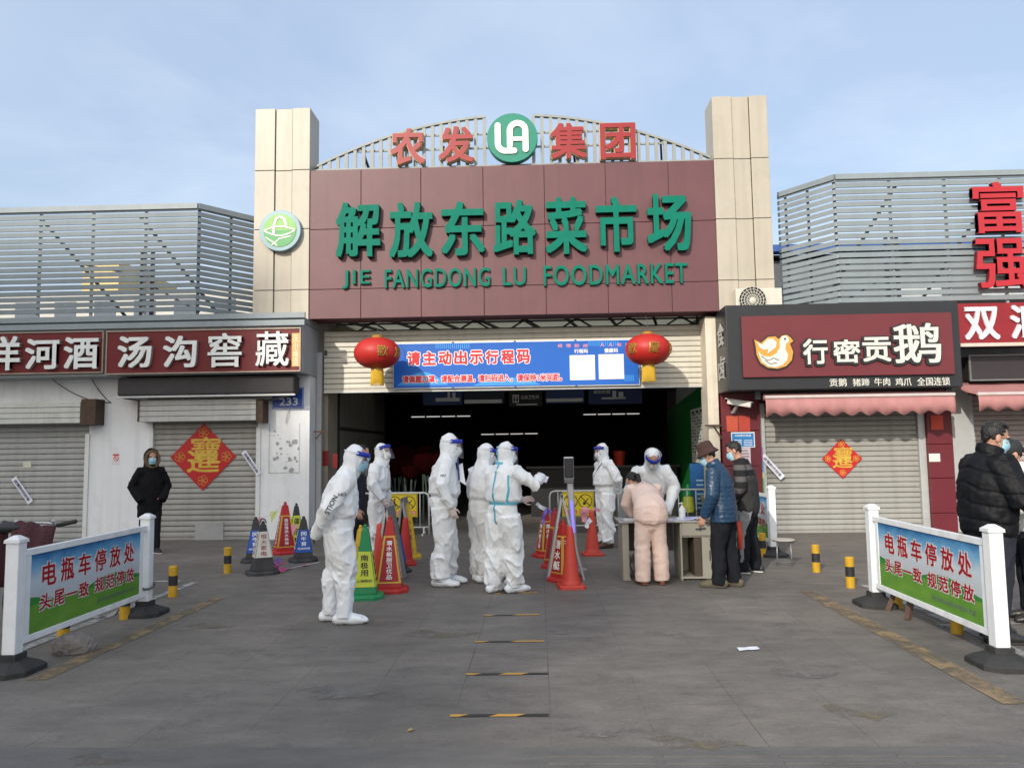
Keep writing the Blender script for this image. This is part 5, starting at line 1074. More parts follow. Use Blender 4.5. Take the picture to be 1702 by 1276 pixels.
def square_cone(label, px, rz, h, w, body, panel=None, frame=None, text=None, ink=WT, top=None, handle=False, p0=0.16, p1=0.80, sub=None, foot=None):
    """four-sided advertising cone: octagonal foot, tapering shaft, raised label fields, knob"""
    g = G(*px) if len(px) == 2 else Vector(px)
    t = thing('traffic_cone', label, 'traffic cone', g, rz); A = w/2
    mb = MB(); o8 = lambda s, z: [(x*s, y*s, z) for x, y in ((A, -A*.55), (A, A*.55), (A*.55, A), (-A*.55, A), (-A, A*.55), (-A, -A*.55), (-A*.55, -A), (A*.55, -A))]
    r_ = [o8(1, 0), o8(1, 0.03), o8(0.93, 0.048), o8(0.74, 0.06)]; mb.add([q for x in r_ for q in x], [(8*i+k, 8*i+(k+1) % 8, 8*i+8+(k+1) % 8, 8*i+8+k) for i in range(3) for k in range(8)]+[tuple(range(7, -1, -1)), tuple(range(24, 32))]); mb.build('foot', foot or body, t, local=True)
    b0_, b1_, z0, z1 = A*0.66, A*0.21, 0.058, h*0.88
    hw = lambda z: b0_+(b1_-b0_)*(z-z0)/(z1-z0)
    sq = lambda s, z: [(-s, -s, z), (s, -s, z), (s, s, z), (-s, s, z)]
    mb = MB(); mb.hexa(sq(b0_, z0), sq(b1_, z1)); mb.build('shaft', body, t, local=True, bevel=0.008)
    mb = MB(); s = b1_; mb.hexa(sq(s*1.02, z1-0.004), sq(s*0.85, h*0.93)); mb.lathe([(s*0.75, h*0.93), (s*0.5, h*0.955), (s*0.55, h*0.98), (s*0.3, h)], (0, 0, 0), 12); kn = mb.build('knob', top or body, t, local=True, bevel=0.004)
    if handle: mb = MB(); mb.sweep([(s*0.9*math.cos(a), 0, h*0.95+0.06*math.sin(a)) for a in [math.pi*i/8 for i in range(9)]], [0.009]*9, 6, ref=(0, 1, 0)); mb.build('handle', top or body, t, local=True, smooth=True)
    if panel:
        for q in range(4):
            rot = Matrix.Rotation(q*math.pi/2, 4, 'Z')
            def trap(m, za, zb, e, y_, th):   # a plate lying on the face
                zs = (z0+(z1-z0)*za, z0+(z1-z0)*zb); f = lambda z, k: (k*(hw(z)-e), -hw(z)-y_, z); bk = lambda z, k: (k*(hw(z)-e), -hw(z)-y_+th, z)
                m.add([f(zs[0], -1), f(zs[0], 1), f(zs[1], 1), f(zs[1], -1), bk(zs[0], -1), bk(zs[0], 1), bk(zs[1], 1), bk(zs[1], -1)], [(0, 1, 2, 3), (7, 6, 5, 4), (0, 4, 5, 1), (1, 5, 6, 2), (2, 6, 7, 3), (3, 7, 4, 0)])
            if frame: mb = MB(); trap(mb, p0-0.025, p1+0.025, 0.004, 0.004, 0.006); mb.xf(rot); mb.build('label_frame', frame, t, local=True)
            mb = MB(); trap(mb, p0, p1, 0.018 if frame else 0.005, 0.007, 0.006); mb.xf(rot); lab_ = mb.build('label_field', panel, t, local=True)
            if text and q in (0, 1, 3):
                za, zb = z0+(z1-z0)*(p0+0.03+(0.14 if sub else 0)), z0+(z1-z0)*(p1-0.04); n_ = len(text); wt = min(hw(zb)*1.45, (zb-za)/n_*0.95)
                for i, ch in enumerate(text):
                    zc = zb-(i+0.5)*(zb-za)/n_; ch_h = (zb-za)/n_*0.84; wt_ = min(hw(zc)*1.25, ch_h*1.25)
                    up_ = Vector((0, hw(z0)-hw(z1), z1-z0)).normalized(); zl = zc-ch_h/2
                    mb = MB(); put_text(mb, ch, (-wt_/2, -hw(zl)-0.0085, zl), (1, 0, 0), up_, wt_, ch_h, 0.002, 0.014); mb.xf(rot); mb.build('lettering', ink, t, local=True)
                if sub:
                    zl = z0+(z1-z0)*(p0+0.08); mb = MB(); wt_ = hw(zl)*1.5; put_text(mb, sub, (-wt_/2, -hw(zl)-0.0085, zl), (1, 0, 0), up_, wt_, 0.03, 0.002, 0.008); mb.xf(rot); mb.build('lettering', ink, t, local=True)
    return t
def round_cone(label, px, h, m_):
    g = G(*px); t = thing('traffic_cone', label, 'traffic cone', g, 0.15)
    A = 0.155; mb = MB(); o8 = lambda s, z: [(x*s, y*s, z) for x, y in ((A, -A*.8), (A, A*.8), (A*.8, A), (-A*.8, A), (-A, A*.8), (-A, -A*.8), (-A*.8, -A), (A*.8, -A))]
    r_ = [o8(1, 0), o8(1, 0.028), o8(0.92, 0.042)]; mb.add([q for x in r_ for q in x], [(8*i+k, 8*i+(k+1) % 8, 8*i+8+(k+1) % 8, 8*i+8+k) for i in range(2) for k in range(8)]+[tuple(range(7, -1, -1)), tuple(range(16, 24))]); mb.build('foot', m_, t, local=True)
    mb = MB(); mb.lathe([(0.128, 0.04), (0.112, 0.055), (0.10, 0.10), (0.040, h*0.93), (0.036, h*0.97), (0.026, h)], (0, 0, 0), 28); mb.build('shaft', m_, t, local=True, smooth=True)
    return t
square_cone('blue and black advertising cone behind the white panelled one', (424, 933), 0.3, 0.66, 0.40, CBK, CBL, None, '冈牛首', WT, p1=0.78, sub='招商热线')
square_cone('black cone with white printed panels and a loop handle', (436, 953), 0.5, 0.70, 0.42, CBK, CWH, None, '恒大家电', M('faded_ink', (0.30, 0.10, 0.10), 0.6), handle=True, p0=0.30, p1=0.90)
square_cone('tall red cone with gold framed red labels by the white wall', (473, 919), 0.55, 0.82, 0.46, CR, CCR, CYP, '连云港供水抢修', WT, p0=0.10, p1=0.80)
square_cone('black and yellow cone half hidden behind the tall red cone', (492, 908), 0.4, 0.74, 0.38, CBK, CLM, None, '停车', INK, p0=0.18, p1=0.80)
square_cone('blue and black advertising cone rightmost of the left cones, nearest the foreground white suit', (504, 932), 0.35, 0.66, 0.42, CBK, CBL, None, '冈牛首', WT, p1=0.78, sub='招商热线')
square_cone('yellow no parking cone half hidden behind the lime and green cone', (599, 980), 0.35, 0.75, 0.36, CYE, CYE, None, '禁止停车', INK, p0=0.12, p1=0.82)
square_cone('green cone with lime panels, nearest cone of the middle group', (607, 993), 0.12, 0.80, 0.40, CGR, CLM, None, '南极用', INK, p0=0.12, p1=0.70, sub='上海股份')
square_cone('red cone with gold framed crimson label in the middle group, white brush lettering', (648, 982), 0.12, 0.86, 0.42, CR, CCR, CYP, '潜水艇厨卫优品', WT, p0=0.10, p1=0.80)
round_cone('plain orange red cone behind the gold framed one in the middle group', (631, 968), 0.72, CRL)
square_cone('dark blue cone behind the red cones of the middle group', (657, 950), 0.4, 0.68, 0.40, CBK, CBL, None, '冈牛首', WT, p1=0.78)
round_cone('plain dull red cone before the yellow one, rear of the middle group', (674, 938), 0.66, CR)
square_cone('tall yellow cone at the rear of the middle group under the yellow sign', (678, 926), 0.2, 0.82, 0.40, CYE, CYE, None, '小心地滑', INK, p0=0.12, p1=0.84)
square_cone('red cone with white lettering and blue ribbon, farthest left of the right group', (908, 925), 0.45, 0.72, 0.38, CR, CCR, CYP, '潜水艇卫浴', WT, p0=0.10, p1=0.80)
square_cone('red cone squeezed second in the right row, ribbonless', (924, 943), 0.6, 0.80, 0.36, CR, CCR, CYP, None, p0=0.10, p1=0.74)
square_cone('red cone with gold framed label behind the nearest plain cone, right group', (938, 965), 0.6, 0.74, 0.38, CR, CCR, CYP, '潜水艇', WT, p0=0.10, p1=0.80)
round_cone('plain orange red cone nearest the viewer in the right group', (949, 976), 0.70, CRL)
round_cone('plain orange red cone standing alone before the right hand suit', (985, 922), 0.66, CRL)
# ribbons tied on cones and bunting
def ribbons(label, name, pts, cols):
    t = thing(name, label, 'ribbon', pts[0])
    for i, (p, q, w, m_) in enumerate(cols):
        p = Vector(p); q = Vector(q); d = q-p; mb = MB(); vs = []; s = Vector((d.z, 0, -d.x)); s = s.normalized() if s.length > 0.01 else Vector((1, 0, 0))
        for k in range(7): f = k/6; c_ = p+d*f+Vector((0.01*math.sin(k*1.5), -0.015*math.sin(k*1.1), 0)); vs += [c_+s*w/2*(1-0.2*f), c_-s*w/2*(1-0.2*f)]
        mb.add(vs, [(2*k, 2*k+1, 2*k+3, 2*k+2) for k in range(6)]); o = mb.build('strip', m_, t); o.modifiers.new('s', 'SOLIDIFY').thickness = 0.003
    return t
VIO = M('ribbon_violet', (0.14, 0.10, 0.42), 0.5); PNK = M('ribbon_pink', (0.60, 0.25, 0.33), 0.5); LIM = M('ribbon_lime', (0.50, 0.56, 0.14), 0.5); WHR = M('ribbon_white', (0.66, 0.66, 0.70), 0.5); MAG = M('ribbon_magenta', (0.36, 0.04, 0.16), 0.5)
g = G(908, 925); ribbons('violet and white ribbon tied on top of the right group red cone', 'ribbon', [g+Vector((0, 0, 0.7))], [(g+Vector((0, -0.05, 0.70)), g+Vector((-0.14, -0.08, 0.80)), 0.06, WHR), (g+Vector((0, -0.06, 0.70)), g+Vector((-0.05, -0.12, 0.50)), 0.05, VIO), (g+Vector((0, -0.04, 0.72)), g+Vector((0.08, -0.07, 0.66)), 0.05, VIO)])
g = G(985, 922); ribbons('pink and white pennants hung from the lone plain cone', 'pennant', [g+Vector((0, 0, 0.62))], [(g+Vector((-0.10, -0.02, 0.72)), g+Vector((-0.12, -0.03, 0.50)), 0.10, PNK), (g+Vector((-0.02, -0.03, 0.55)), g+Vector((-0.10, -0.1, 0.42)), 0.07, WHR), (g+Vector((0.02, -0.01, 0.70)), g+Vector((0.12, -0.01, 0.66)), 0.05, PNK)])
t = thing('bunting', 'string of pink and lime pennants between the left cones, trailing on the ground', 'bunting', G(440, 940))
A = G(473, 919)+Vector((0, 0, 0.80)); B = G(424, 933)+Vector((0, 0, 0.62)); C_ = G(455, 950); D_ = G(530, 935); rn = random.Random(2)
mb = MB(); path = [A.lerp(B, i/8)-Vector((0, 0, 0.05*math.sin(math.pi*i/8))) for i in range(9)]; mb.sweep(path, [0.004]*9, 5); path2 = [G(442, 952)+Vector((0, 0, 0.5)), G(452, 948)+Vector((0, 0, 0.1)), C_+Vector((0, 0, 0.01)), C_.lerp(D_, 0.3)+Vector((0, -0.1, 0.01)), C_.lerp(D_, 0.65)+Vector((0, -0.02, 0.01)), D_+Vector((0, 0, 0.01))]
mb.sweep(path2, [0.005]*6, 5); mb.build('string', WHR, t)
for p, m_ in ((path[3], LIM), (path[7], PNK), (A+Vector((0.2, -0.1, -0.35)), PNK)):
    mb = MB(); mb.add([p+Vector((-0.07, 0, 0)), p+Vector((0.05, 0.01, 0.02)), p+Vector((-0.04, -0.02, -0.17))], [(0, 1, 2)]); o = mb.build('pennant', m_, t); o.modifiers.new('s', 'SOLIDIFY').thickness = 0.003
for k in range(12):
    p = G(455+rn.uniform(-10, 14), 948+rn.uniform(-4, 5)); m_ = (MAG, PNK, MAG, VIO)[k % 4]; z = rn.uniform(0.02, 0.12); mb = MB(); a_ = rn.uniform(0, 6); u = Vector((math.cos(a_), math.sin(a_), rn.uniform(-.4, .4)))*0.08; v_ = Vector((-math.sin(a_), math.cos(a_), rn.uniform(0, 1)))*0.07
    p.z = z; mb.add([p-u, p+u, p+v_], [(0, 1, 2)]); o = mb.build('pennant', m_, t); o.modifiers.new('s', 'SOLIDIFY').thickness = 0.003
for f in (0.35, 0.75): p = C_.lerp(D_, f)+Vector((0, -0.08, 0.012)); mb = MB(); mb.add([p+Vector((-0.08, 0, 0)), p+Vector((0.06, 0.03, 0.004)), p+Vector((0, -0.10, 0.01))], [(0, 1, 2)]); o = mb.build('pennant', PNK, t); o.modifiers.new('s', 'SOLIDIFY').thickness = 0.003

# ------------------------------------------------------------------ folding frames seen edge-on, face scanner
ALU = M('brushed_aluminium', (0.42, 0.42, 0.44), 0.35, 0.08, 6, metal=0.5)
def aframe(label, apex, foot_l, foot_r, depth, face=None):
    t = thing('folding_board', label, 'folding board', tuple((foot_l+foot_r)/2))
    for f in (foot_l, foot_r):
        mb = MB(); d = (f-apex).normalized(); n_ = Vector((-d.z, 0, d.x))*0.014
        mb.add([apex+n_, f+n_, f-n_, apex-n_]+[q+Vector((0, depth, 0)) for q in (apex+n_, f+n_, f-n_, apex-n_)], [(0, 1, 2, 3), (7, 6, 5, 4), (0, 4, 5, 1), (1, 5, 6, 2), (2, 6, 7, 3), (3, 7, 4, 0)])
        o = mb.build('leaf', ALU, t)
    return t
def at(px, Y, py): return W(px, py, Y)
g = G(622, 969); aframe('grey folding board seen edge-on, leaning left of the gold framed red cone', W(641, 843, g.y), Vector((g.x, g.y, 0)), Vector((G(662, 969).x, g.y, 0)), 0.5)
g = G(656, 930); aframe('grey folding board seen edge-on behind the middle cones', W(668, 828, g.y), Vector((g.x, g.y, 0)), Vector((G(683, 930).x, g.y, 0)), 0.4)
g = G(971, 964); A = W(934, 823, g.y); fr = aframe('grey folding board with dark stripes in the right cone group', A, Vector((G(911, 964).x, g.y, 0)), Vector((g.x, g.y, 0)), 0.45)
sc = G(957, 948); H = 1.50
t = thing('face_scanner', 'slim face scanner post with dark screen and blue light strip', 'scanner', sc)
mb = MB(); mb.bar((sc.x, sc.y, 0.03), (sc.x-0.055, sc.y, 1.18), 0.085, 0.06); mb.build('pole', ALU, t, bevel=0.012)
mb = MB(); mb.bar((sc.x-0.018, sc.y-0.033, 0.50), (sc.x-0.042, sc.y-0.033, 0.92), 0.03, 0.008); mb.build('light_strip', EMIT('blue_strip', (0.16, 0.13, 0.85), 0.9), t)
mb = MB(); mb.box(sc.x-0.125, sc.x-0.005, sc.y-0.05, sc.y+0.0, 1.22, H-0.02); mb.build('head', M('scanner_black', (0.018, 0.018, 0.022), 0.25), t, bevel=0.012)
mb = MB(); mb.box(sc.x-0.130, sc.x, sc.y-0.02, sc.y+0.03, 1.20, H); mb.build('back_shell', ALU, t, bevel=0.01)
mb = MB(); mb.box(sc.x-0.13, sc.x-0.005, sc.y-0.09, sc.y-0.0, 1.15, 1.205); mb.build('tray', M('scanner_grey', (0.12, 0.12, 0.13), 0.4), t, bevel=0.01)
mb = MB(); mb.lathe([(0.16, 0.0), (0.16, 0.02), (0.05, 0.03)], (sc.x, sc.y, 0), 24); mb.build('foot', ALU, t)

# ------------------------------------------------------------------ steel crowd barriers with yellow warning boards
def crowd(label, x0, x1, y, h=0.80, m_=None):
    t = thing('crowd_barrier', label, 'railing', ((x0+x1)/2, y, 0)); r = 0.019; m_ = m_ or GALV
    mb = MB(); q = 0.09; pts = [(x0, y, 0.0), (x0, y, h-q), (x0+q*0.3, y, h-q*0.3), (x0+q, y, h), (x1-q, y, h), (x1-q*0.3, y, h-q*0.3), (x1, y, h-q), (x1, y, 0.0)]; mb.sweep(pts, [r]*8, 10, ref=(0, 1, 0)); mb.build('frame', m_, t, smooth=True)
    mb = MB(); mb.sweep([(x0, y, 0.14), (x1, y, 0.14)], [r*0.8]*2, 8, ref=(0, 1, 0)); mb.build('lower_rail', m_, t, smooth=True)
    x = x0+0.16
    while x < x1-0.08: mb = MB(); mb.sweep([(x, y, 0.14), (x, y, h)], [0.010]*2, 7); mb.build('bar', m_, t, smooth=True); x += 0.165
    for x in (x0+0.1, x1-0.1): mb = MB(); mb.bar((x, y-0.22, 0.015), (x, y+0.22, 0.015), 0.03); mb.bar((x, y, 0.0), (x, y, 0.14), 0.03); mb.build('foot', m_, t)
    return t
YC = 15.0
WRAIL = M('white_rail', (0.55, 0.56, 0.56), 0.4, 0.1, 8)
crowd('white steel railing behind the middle cones at the entrance', W(600, 850, YC).x, W(713, 850, YC).x, YC, 0.80, WRAIL)
crowd('steel railing across the right half of the entrance', W(914, 850, YC).x, W(1180, 850, YC).x, YC, 0.80)
BYE = M('warning_yellow', (0.62, 0.47, 0.015), 0.45, 0.08, 4); 
def warn(label, px):
    Y = YC-0.03; a, b, c, d = field(px, Y); t = thing('warning_sign', label, 'sign', ((a+b)/2, Y, c)); w, h = b-a, d-c
    mb = MB(); mb.box(a, b, Y-0.012, Y, c, d); mb.build('board', BYE, t, bevel=0.003)
    mb = MB(); y = Y-0.013
    for q in ((a+.012, b-.012, d-.02, d-.014), (a+.012, b-.012, c+.014, c+.02), (a+.012, a+.018, c+.014, d-.014), (b-.018, b-.012, c+.014, d-.014)): mb.box(q[0], q[1], y-0.001, y+0.0015, q[2], q[3])
    for k, u in enumerate((0.27, 0.73)):
        cx, cz, r = a+u*w, c+0.62*h, h*0.27
        mb.sweep([(cx+r*math.cos(i*math.pi/12), y, cz+r*math.sin(i*math.pi/12)) for i in range(24)], [0.008]*24, 5, ref=(0, 1, 0), closed=True)
        mb.bar((cx-r*0.7, y, cz+r*0.7), (cx+r*0.7, y, cz-r*0.7), 0.016, 0.006, up=(0, 1, 0))
        if k == 0:
            mb.ell((cx, y, cz+r*0.5), (r*0.16, 0.003, r*0.16), n=10, k=6); mb.bar((cx, y, cz+r*0.3), (cx-r*0.05, y, cz-r*0.1), r*0.26, 0.005, up=(0, 1, 0)); mb.bar((cx, y, cz-r*0.1), (cx-r*0.3, y, cz-r*0.65), r*0.16, 0.005, up=(0, 1, 0)); mb.bar((cx, y, cz-r*0.1), (cx+r*0.25, y, cz-r*0.65), r*0.16, 0.005, up=(0, 1, 0))
        else:
            mb.bar((cx-r*0.2, y, cz-r*0.3), (cx+r*0.5, y, cz+r*0.4), r*0.14, 0.005, up=(0, 1, 0)); mb.ell((cx-r*0.15, y, cz-r*0.35), (r*0.26, 0.003, r*0.22), n=10, k=6)
    mb.build('pictogram', INK, t)
    for u, s in ((0.05, '禁止行人通过'), (0.54, '禁止吸烟')):
        mb = MB(); mb.box(a+u*w, a+(u+0.41)*w, Y-0.0145, Y-0.0122, c+0.10*h, c+0.26*h); mb.build('red_strip', RT, t)
        mb = MB(); put_text(mb, s, (a+(u+0.02)*w, Y-0.015, c+0.12*h), (1, 0, 0), (0, 0, 1), 0.37*w, 0.12*h, 0.002, 0.01); mb.build('lettering', M('warn_letter', (0.7, 0.62, 0.4)), t)
    return t
warn('yellow warning board with two prohibition circles on the white railing', (642, 820.5, 694, 859))
warn('yellow warning board with two prohibition circles on the right steel railing', (934.5, 817, 987, 857.5))

# ================================================================== desk and what stands on it
YD = 9.56; TZ = 0.715
DESK = M('desk_laminate', (0.34, 0.325, 0.275), 0.5, 0.08, 5, grime=0.15); DTOP = M('desk_top', (0.36, 0.36, 0.35), 0.4, 0.08, 5)
x0, x1 = W(1032, 900, YD).x, W(1192, 900, YD).x; cxl = W(1131, 900, YD).x
t = thing('desk', 'pale grey office desk with a cabinet in front of the entrance', 'desk', ((x0+x1)/2, YD+0.27, 0))
mb = MB(); mb.box(x0-0.02, x1, YD-0.03, YD+0.56, TZ-0.022, TZ); mb.build('top', DTOP, t, bevel=0.006)
mb = MB(); mb.prism([(x0+0.02, 0.0), (x0+0.12, 0.0), (x0+0.10, 0.05), (x0+0.10, TZ-0.024), (x0+0.02, TZ-0.024)], YD+0.01, YD+0.52); mb.build('side_panel', DESK, t, bevel=0.004)
mb = MB(); mb.box(x0+0.11, cxl-0.01, YD+0.46, YD+0.48, 0.30, TZ-0.03); mb.build('modesty_panel', M('desk_dark', (0.10, 0.10, 0.09), 0.5), t)
cb_ = MB(); e = 0.018
for q in ((cxl, cxl+e, YD, YD+0.5, 0, TZ-0.024), (x1-e, x1, YD, YD+0.5, 0, TZ-0.024), (cxl+e, x1-e, YD+0.48, YD+0.5, 0, TZ-0.024), (cxl+e, x1-e, YD+0.001, YD+0.48, 0.02, 0.045), (cxl+e, x1-e, YD+0.002, YD+0.48, 0.515, 0.53)): cb_.box(*q)
cb = cb_.build('cabinet', DESK, t)
mid = W(1166, 900, YD).x
mb = MB(); mb.box(cxl+0.02, x1-0.02, YD-0.016, YD+0.002, 0.535, TZ-0.028); o = mb.build('drawer', DESK, t, bevel=0.003); mb = MB(); hx = (cxl+x1)/2+0.02; mb.bar((hx-0.06, YD-0.03, 0.615), (hx+0.06, YD-0.03, 0.625), 0.014); mb.bar((hx, YD-0.02, 0.68), (hx, YD-0.02, 0.59), 0.012); mb.build('handle', STEEL, o)
mb = MB(); mb.box(mid, x1-0.02, YD-0.016, YD+0.002, 0.02, 0.512); o = mb.build('door', DESK, t, bevel=0.003); mb = MB(); mb.bar((mid+0.09, YD-0.03, 0.24), (mid+0.09, YD-0.03, 0.36), 0.012); mb.build('handle', STEEL, o)
mb = MB(); mb.box(mid-0.09, mid-0.002, YD+0.02, YD+0.4, 0.05, 0.51); mb.build('divider', M('desk_brown', (0.075, 0.060, 0.045), 0.6), t)
# bottle of hand gel
def bottle(label, px, Y, h, body, cap):
    p = W(px, 860, Y); t = thing('pump_bottle', label, 'bottle', (p.x, Y, TZ)); r = h*0.21
    mb = MB(); mb.lathe([(r*0.9, TZ), (r, TZ+0.01), (r, TZ+h*0.55), (r*0.8, TZ+h*0.66), (r*0.35, TZ+h*0.72)], (p.x, Y, 0), 18); mb.build('body', body, t, smooth=True)
    mb = MB(); mb.lathe([(r*0.42, TZ+h*0.70), (r*0.42, TZ+h*0.80), (r*0.14, TZ+h*0.81), (r*0.14, TZ+h*0.93), (r*0.35, TZ+h*0.94), (r*0.3, TZ+h)], (p.x, Y, 0), 14); mb.bar((p.x, Y, TZ+h*0.96), (p.x-r*1.1, Y-0.01, TZ+h*0.94), 0.012); mb.build('pump', cap, t)
bottle('clear pump bottle of hand gel standing on the desk', 1134, 9.85, 0.20, M('gel_clear', (0.62, 0.66, 0.68), 0.2), M('pump_white', (0.7, 0.7, 0.7), 0.4))
t = thing('paper_stack', 'bluish paper forms spread on the desk beside the bottle', 'papers', (1.85, 9.75, TZ)); rn = random.Random(3)
for k in range(6):
    cx, cy, a_ = 1.70+0.07*k+rn.uniform(-.03, .03), 9.68+rn.uniform(-.05, .08), rn.uniform(-.5, .5); mb = MB(); mb.box(-0.105, 0.105, -0.148, 0.148, 0, 0.003); mb.xf(Matrix.Translation((cx, cy, TZ+0.001+0.004*k)) @ Matrix.Rotation(a_, 4, 'Z')); mb.build('sheet', M('form_blue', (0.34, 0.38, 0.62), 0.6) if k % 2 else M('form_white', (0.66, 0.67, 0.72), 0.6), t)
t = thing('paper_pad', 'small white pad lying on the left end of the desk', 'papers', (1.12, 9.7, TZ)); mb = MB(); mb.box(1.04, 1.2, 9.62, 9.84, TZ+0.001, TZ+0.02); mb.build('sheets', M('form_white', (0.66, 0.67, 0.72)), t); mb = MB(); mb.box(1.04, 1.2, 9.80, 9.842, TZ+0.0205, TZ+0.027); mb.build('clip', STEEL, t)
t = thing('plastic_bag', 'silvery crumpled bag standing under the desk', 'bag', (1.27, 10.0, 0)); bm = bmesh.new(); bmesh.ops.create_icosphere(bm, subdivisions=4, radius=1)
for v in bm.verts: q = v.co.copy(); v.co = Vector((q.x*0.14, q.y*0.10, q.z*0.17+0.14))*(1+0.28*noise.noise(q*2.2)+0.14*noise.noise(q*5)); v.co.z = max(0.0, v.co.z)
me = bpy.data.meshes.new('sack'); bm.to_mesh(me); bm.free(); me.materials.append(M('silver_bag', (0.50, 0.50, 0.50), 0.3, 0.2, 12, metal=0.5)); o = bpy.data.objects.new('sack', me); COL.objects.link(o); o.parent = t
# two yellow boxes and a green topped jug behind the desk on the ground by the railing
t = thing('plastic_jug', 'lime plastic jug with green cap seen through the right railing', 'jug', (W(1145, 860, 15.4).x, 15.4, 0)); p = W(1145, 860, 15.4).x
mb = MB(); mb.box(p-0.20, p+0.28, 15.3, 15.6, 0, 0.34); mb.build('stand', M('jug_stand', (0.03, 0.03, 0.03), 0.6), t)
mb = MB(); mb.lathe([(0.11, 0.341), (0.115, 0.42), (0.10, 0.62), (0.07, 0.66)], (p, 15.4, 0), 16); mb.build('body', CLM, t); mb = MB(); mb.lathe([(0.10, 0.661), (0.03, 0.86), (0.02, 0.88)], (p, 15.4, 0), 14); mb.build('cap', CGR, t)
t = thing('plastic_box', 'yellow plastic box behind the right railing, near the blue stand', 'box', (p+0.4, 15.4, 0)); mb = MB(); mb.hexa([(p+0.31, 15.3, 0), (p+0.53, 15.3, 0), (p+0.53, 15.5, 0), (p+0.31, 15.5, 0)], [(p+0.28, 15.27, 0.62), (p+0.56, 15.27, 0.62), (p+0.56, 15.53, 0.62), (p+0.28, 15.53, 0.62)]); mb.build('body', M('box_yellow', (0.50, 0.45, 0.08), 0.5), t, bevel=0.01)
mb = MB(); mb.box(p+0.27, p+0.57, 15.26, 15.54, 0.621, 0.65); mb.build('lid', M('box_yellow2', (0.55, 0.5, 0.12), 0.5), t)
t = thing('cupboard', 'grey cupboard behind the right railing between the two white suits', 'cupboard', (W(1045, 850, 15.6).x, 15.6, 0)); p = W(1036, 850, 15.6).x
mb = MB(); mb.box(p-0.12, p+0.35, 15.5, 15.8, 0.02, 0.80); mb.build('body', M('cup_grey', (0.20, 0.22, 0.21), 0.4), t, bevel=0.006); mb = MB(); mb.box(p-0.09, p+0.11, 15.485, 15.499, 0.05, 0.77); mb.build('door', M('cup_grey2', (0.24, 0.26, 0.25), 0.4), t)

# round stool right of the striped sweater
g = G(1304, 938); t = thing('round_stool', 'round stool with thin metal legs in front of the goose shutter', 'stool', g); h = 0.345
mb = MB(); mb.lathe([(0.135, h-0.025), (0.148, h-0.02), (0.148, h-0.004), (0.138, h)], (g.x, g.y, 0), 28); mb.build('seat', M('stool_seat', (0.40, 0.37, 0.33), 0.5, 0.1, 10), t)
mb = MB(); mb.sweep([(g.x+0.146*math.cos(k*0.2618), g.y+0.146*math.sin(k*0.2618), h-0.022) for k in range(24)], [0.008]*24, 5, ref=(0, 0, 1), closed=True); mb.build('rim', STEEL, t)
for k in range(4):
    a_ = 0.5+k*math.pi/2; mb = MB(); mb.sweep([(g.x+0.12*math.cos(a_), g.y+0.12*math.sin(a_), h-0.03), (g.x+0.135*math.cos(a_), g.y+0.135*math.sin(a_), 0.0)], [0.009]*2, 8); mb.build('leg', M('stool_steel', (0.25, 0.25, 0.25), 0.4, metal=0.5), t, smooth=True)
mb = MB(); mb.sweep([(g.x+0.13*math.cos(k*0.2618), g.y+0.13*math.sin(k*0.2618), 0.05) for k in range(24)], [0.006]*24, 5, ref=(0, 0, 1), closed=True); mb.build('ring', M('stool_steel', (0.25, 0.25, 0.25)), t)
# wooden stool half hidden behind the right barrier
ga, gb_ = G(1503, 1027), G(1563, 1027); WOOD = M('dark_wood', (0.085, 0.05, 0.035), 0.7, 0.3, 10, sc=(4, 4, 0.5)); X = ga.x+0.20
t = thing('wooden_stool', 'dark wooden stool with splayed legs behind the right barrier', 'stool', (X+0.12, ga.y+0.15, 0))
mb = MB(); mb.box(X-0.12, X+0.36, ga.y-0.02, ga.y+0.30, 0.42, 0.45); mb.build('seat', WOOD, t, bevel=0.006)
for sx, sy in ((0, 0), (1, 0), (0, 1), (1, 1)):
    mb = MB(); top = Vector((X-0.06+0.36*sx, ga.y+0.02+0.24*sy, 0.42)); bot = Vector((X-0.20+0.64*sx, ga.y-0.06+0.40*sy, 0.0)); mb.bar(top, bot, 0.045); mb.build('leg', WOOD, t)
mb = MB(); mb.bar((X-0.12, ga.y-0.02, 0.18), (X+0.36, ga.y-0.02, 0.18), 0.03); mb.build('stretcher', WOOD, t)

# ------------------------------------------------------------------ parked electric scooter behind the left barrier
QUILT = M('maroon_quilt', (0.060, 0.020, 0.026), 0.9, 0.5, 60, 0.4, 90)
ex, ey = -5.12, 7.55
t = thing('electric_scooter', 'parked electric scooter with maroon quilted apron behind the left barrier', 'scooter', (ex, ey+0.6, 0))
for dy, nm in ((0.0, 'wheel'), (1.18, 'wheel')):
    mb = MB(); n = 28; mb.sweep([(ex, ey+dy+0.19*math.cos(2*math.pi*k/n), 0.225+0.19*math.sin(2*math.pi*k/n)) for k in range(n)], [0.036]*n, 10, ref=(1, 0, 0), closed=True); o = mb.build(nm, M('tyre', (0.02, 0.02, 0.02), 0.8), t, smooth=True)
    mb = MB(); mb.lathe([(0.16, -0.02), (0.16, 0.02), (0.05, 0.035)], (0, 0, 0), 20); mb.xf(Matrix.Translation((ex, ey+dy, 0.225)) @ Matrix.Rotation(R(90), 4, 'Y')); mb.build('rim', ALU, o)
BODY = M('scooter_teal', (0.01, 0.07, 0.08), 0.3, 0.1, 4)
mb = MB(); mb.sweep([(ex, ey+0.30, 0.28), (ex, ey+0.62, 0.26), (ex, ey+0.82, 0.40), (ex, ey+1.0, 0.46), (ex, ey+1.30, 0.50)], [(0.15, 0.05), (0.16, 0.06), (0.13, 0.13), (0.13, 0.12), (0.09, 0.05)], 14, round_ends=True); mb.build('body', BODY, t, smooth=True)
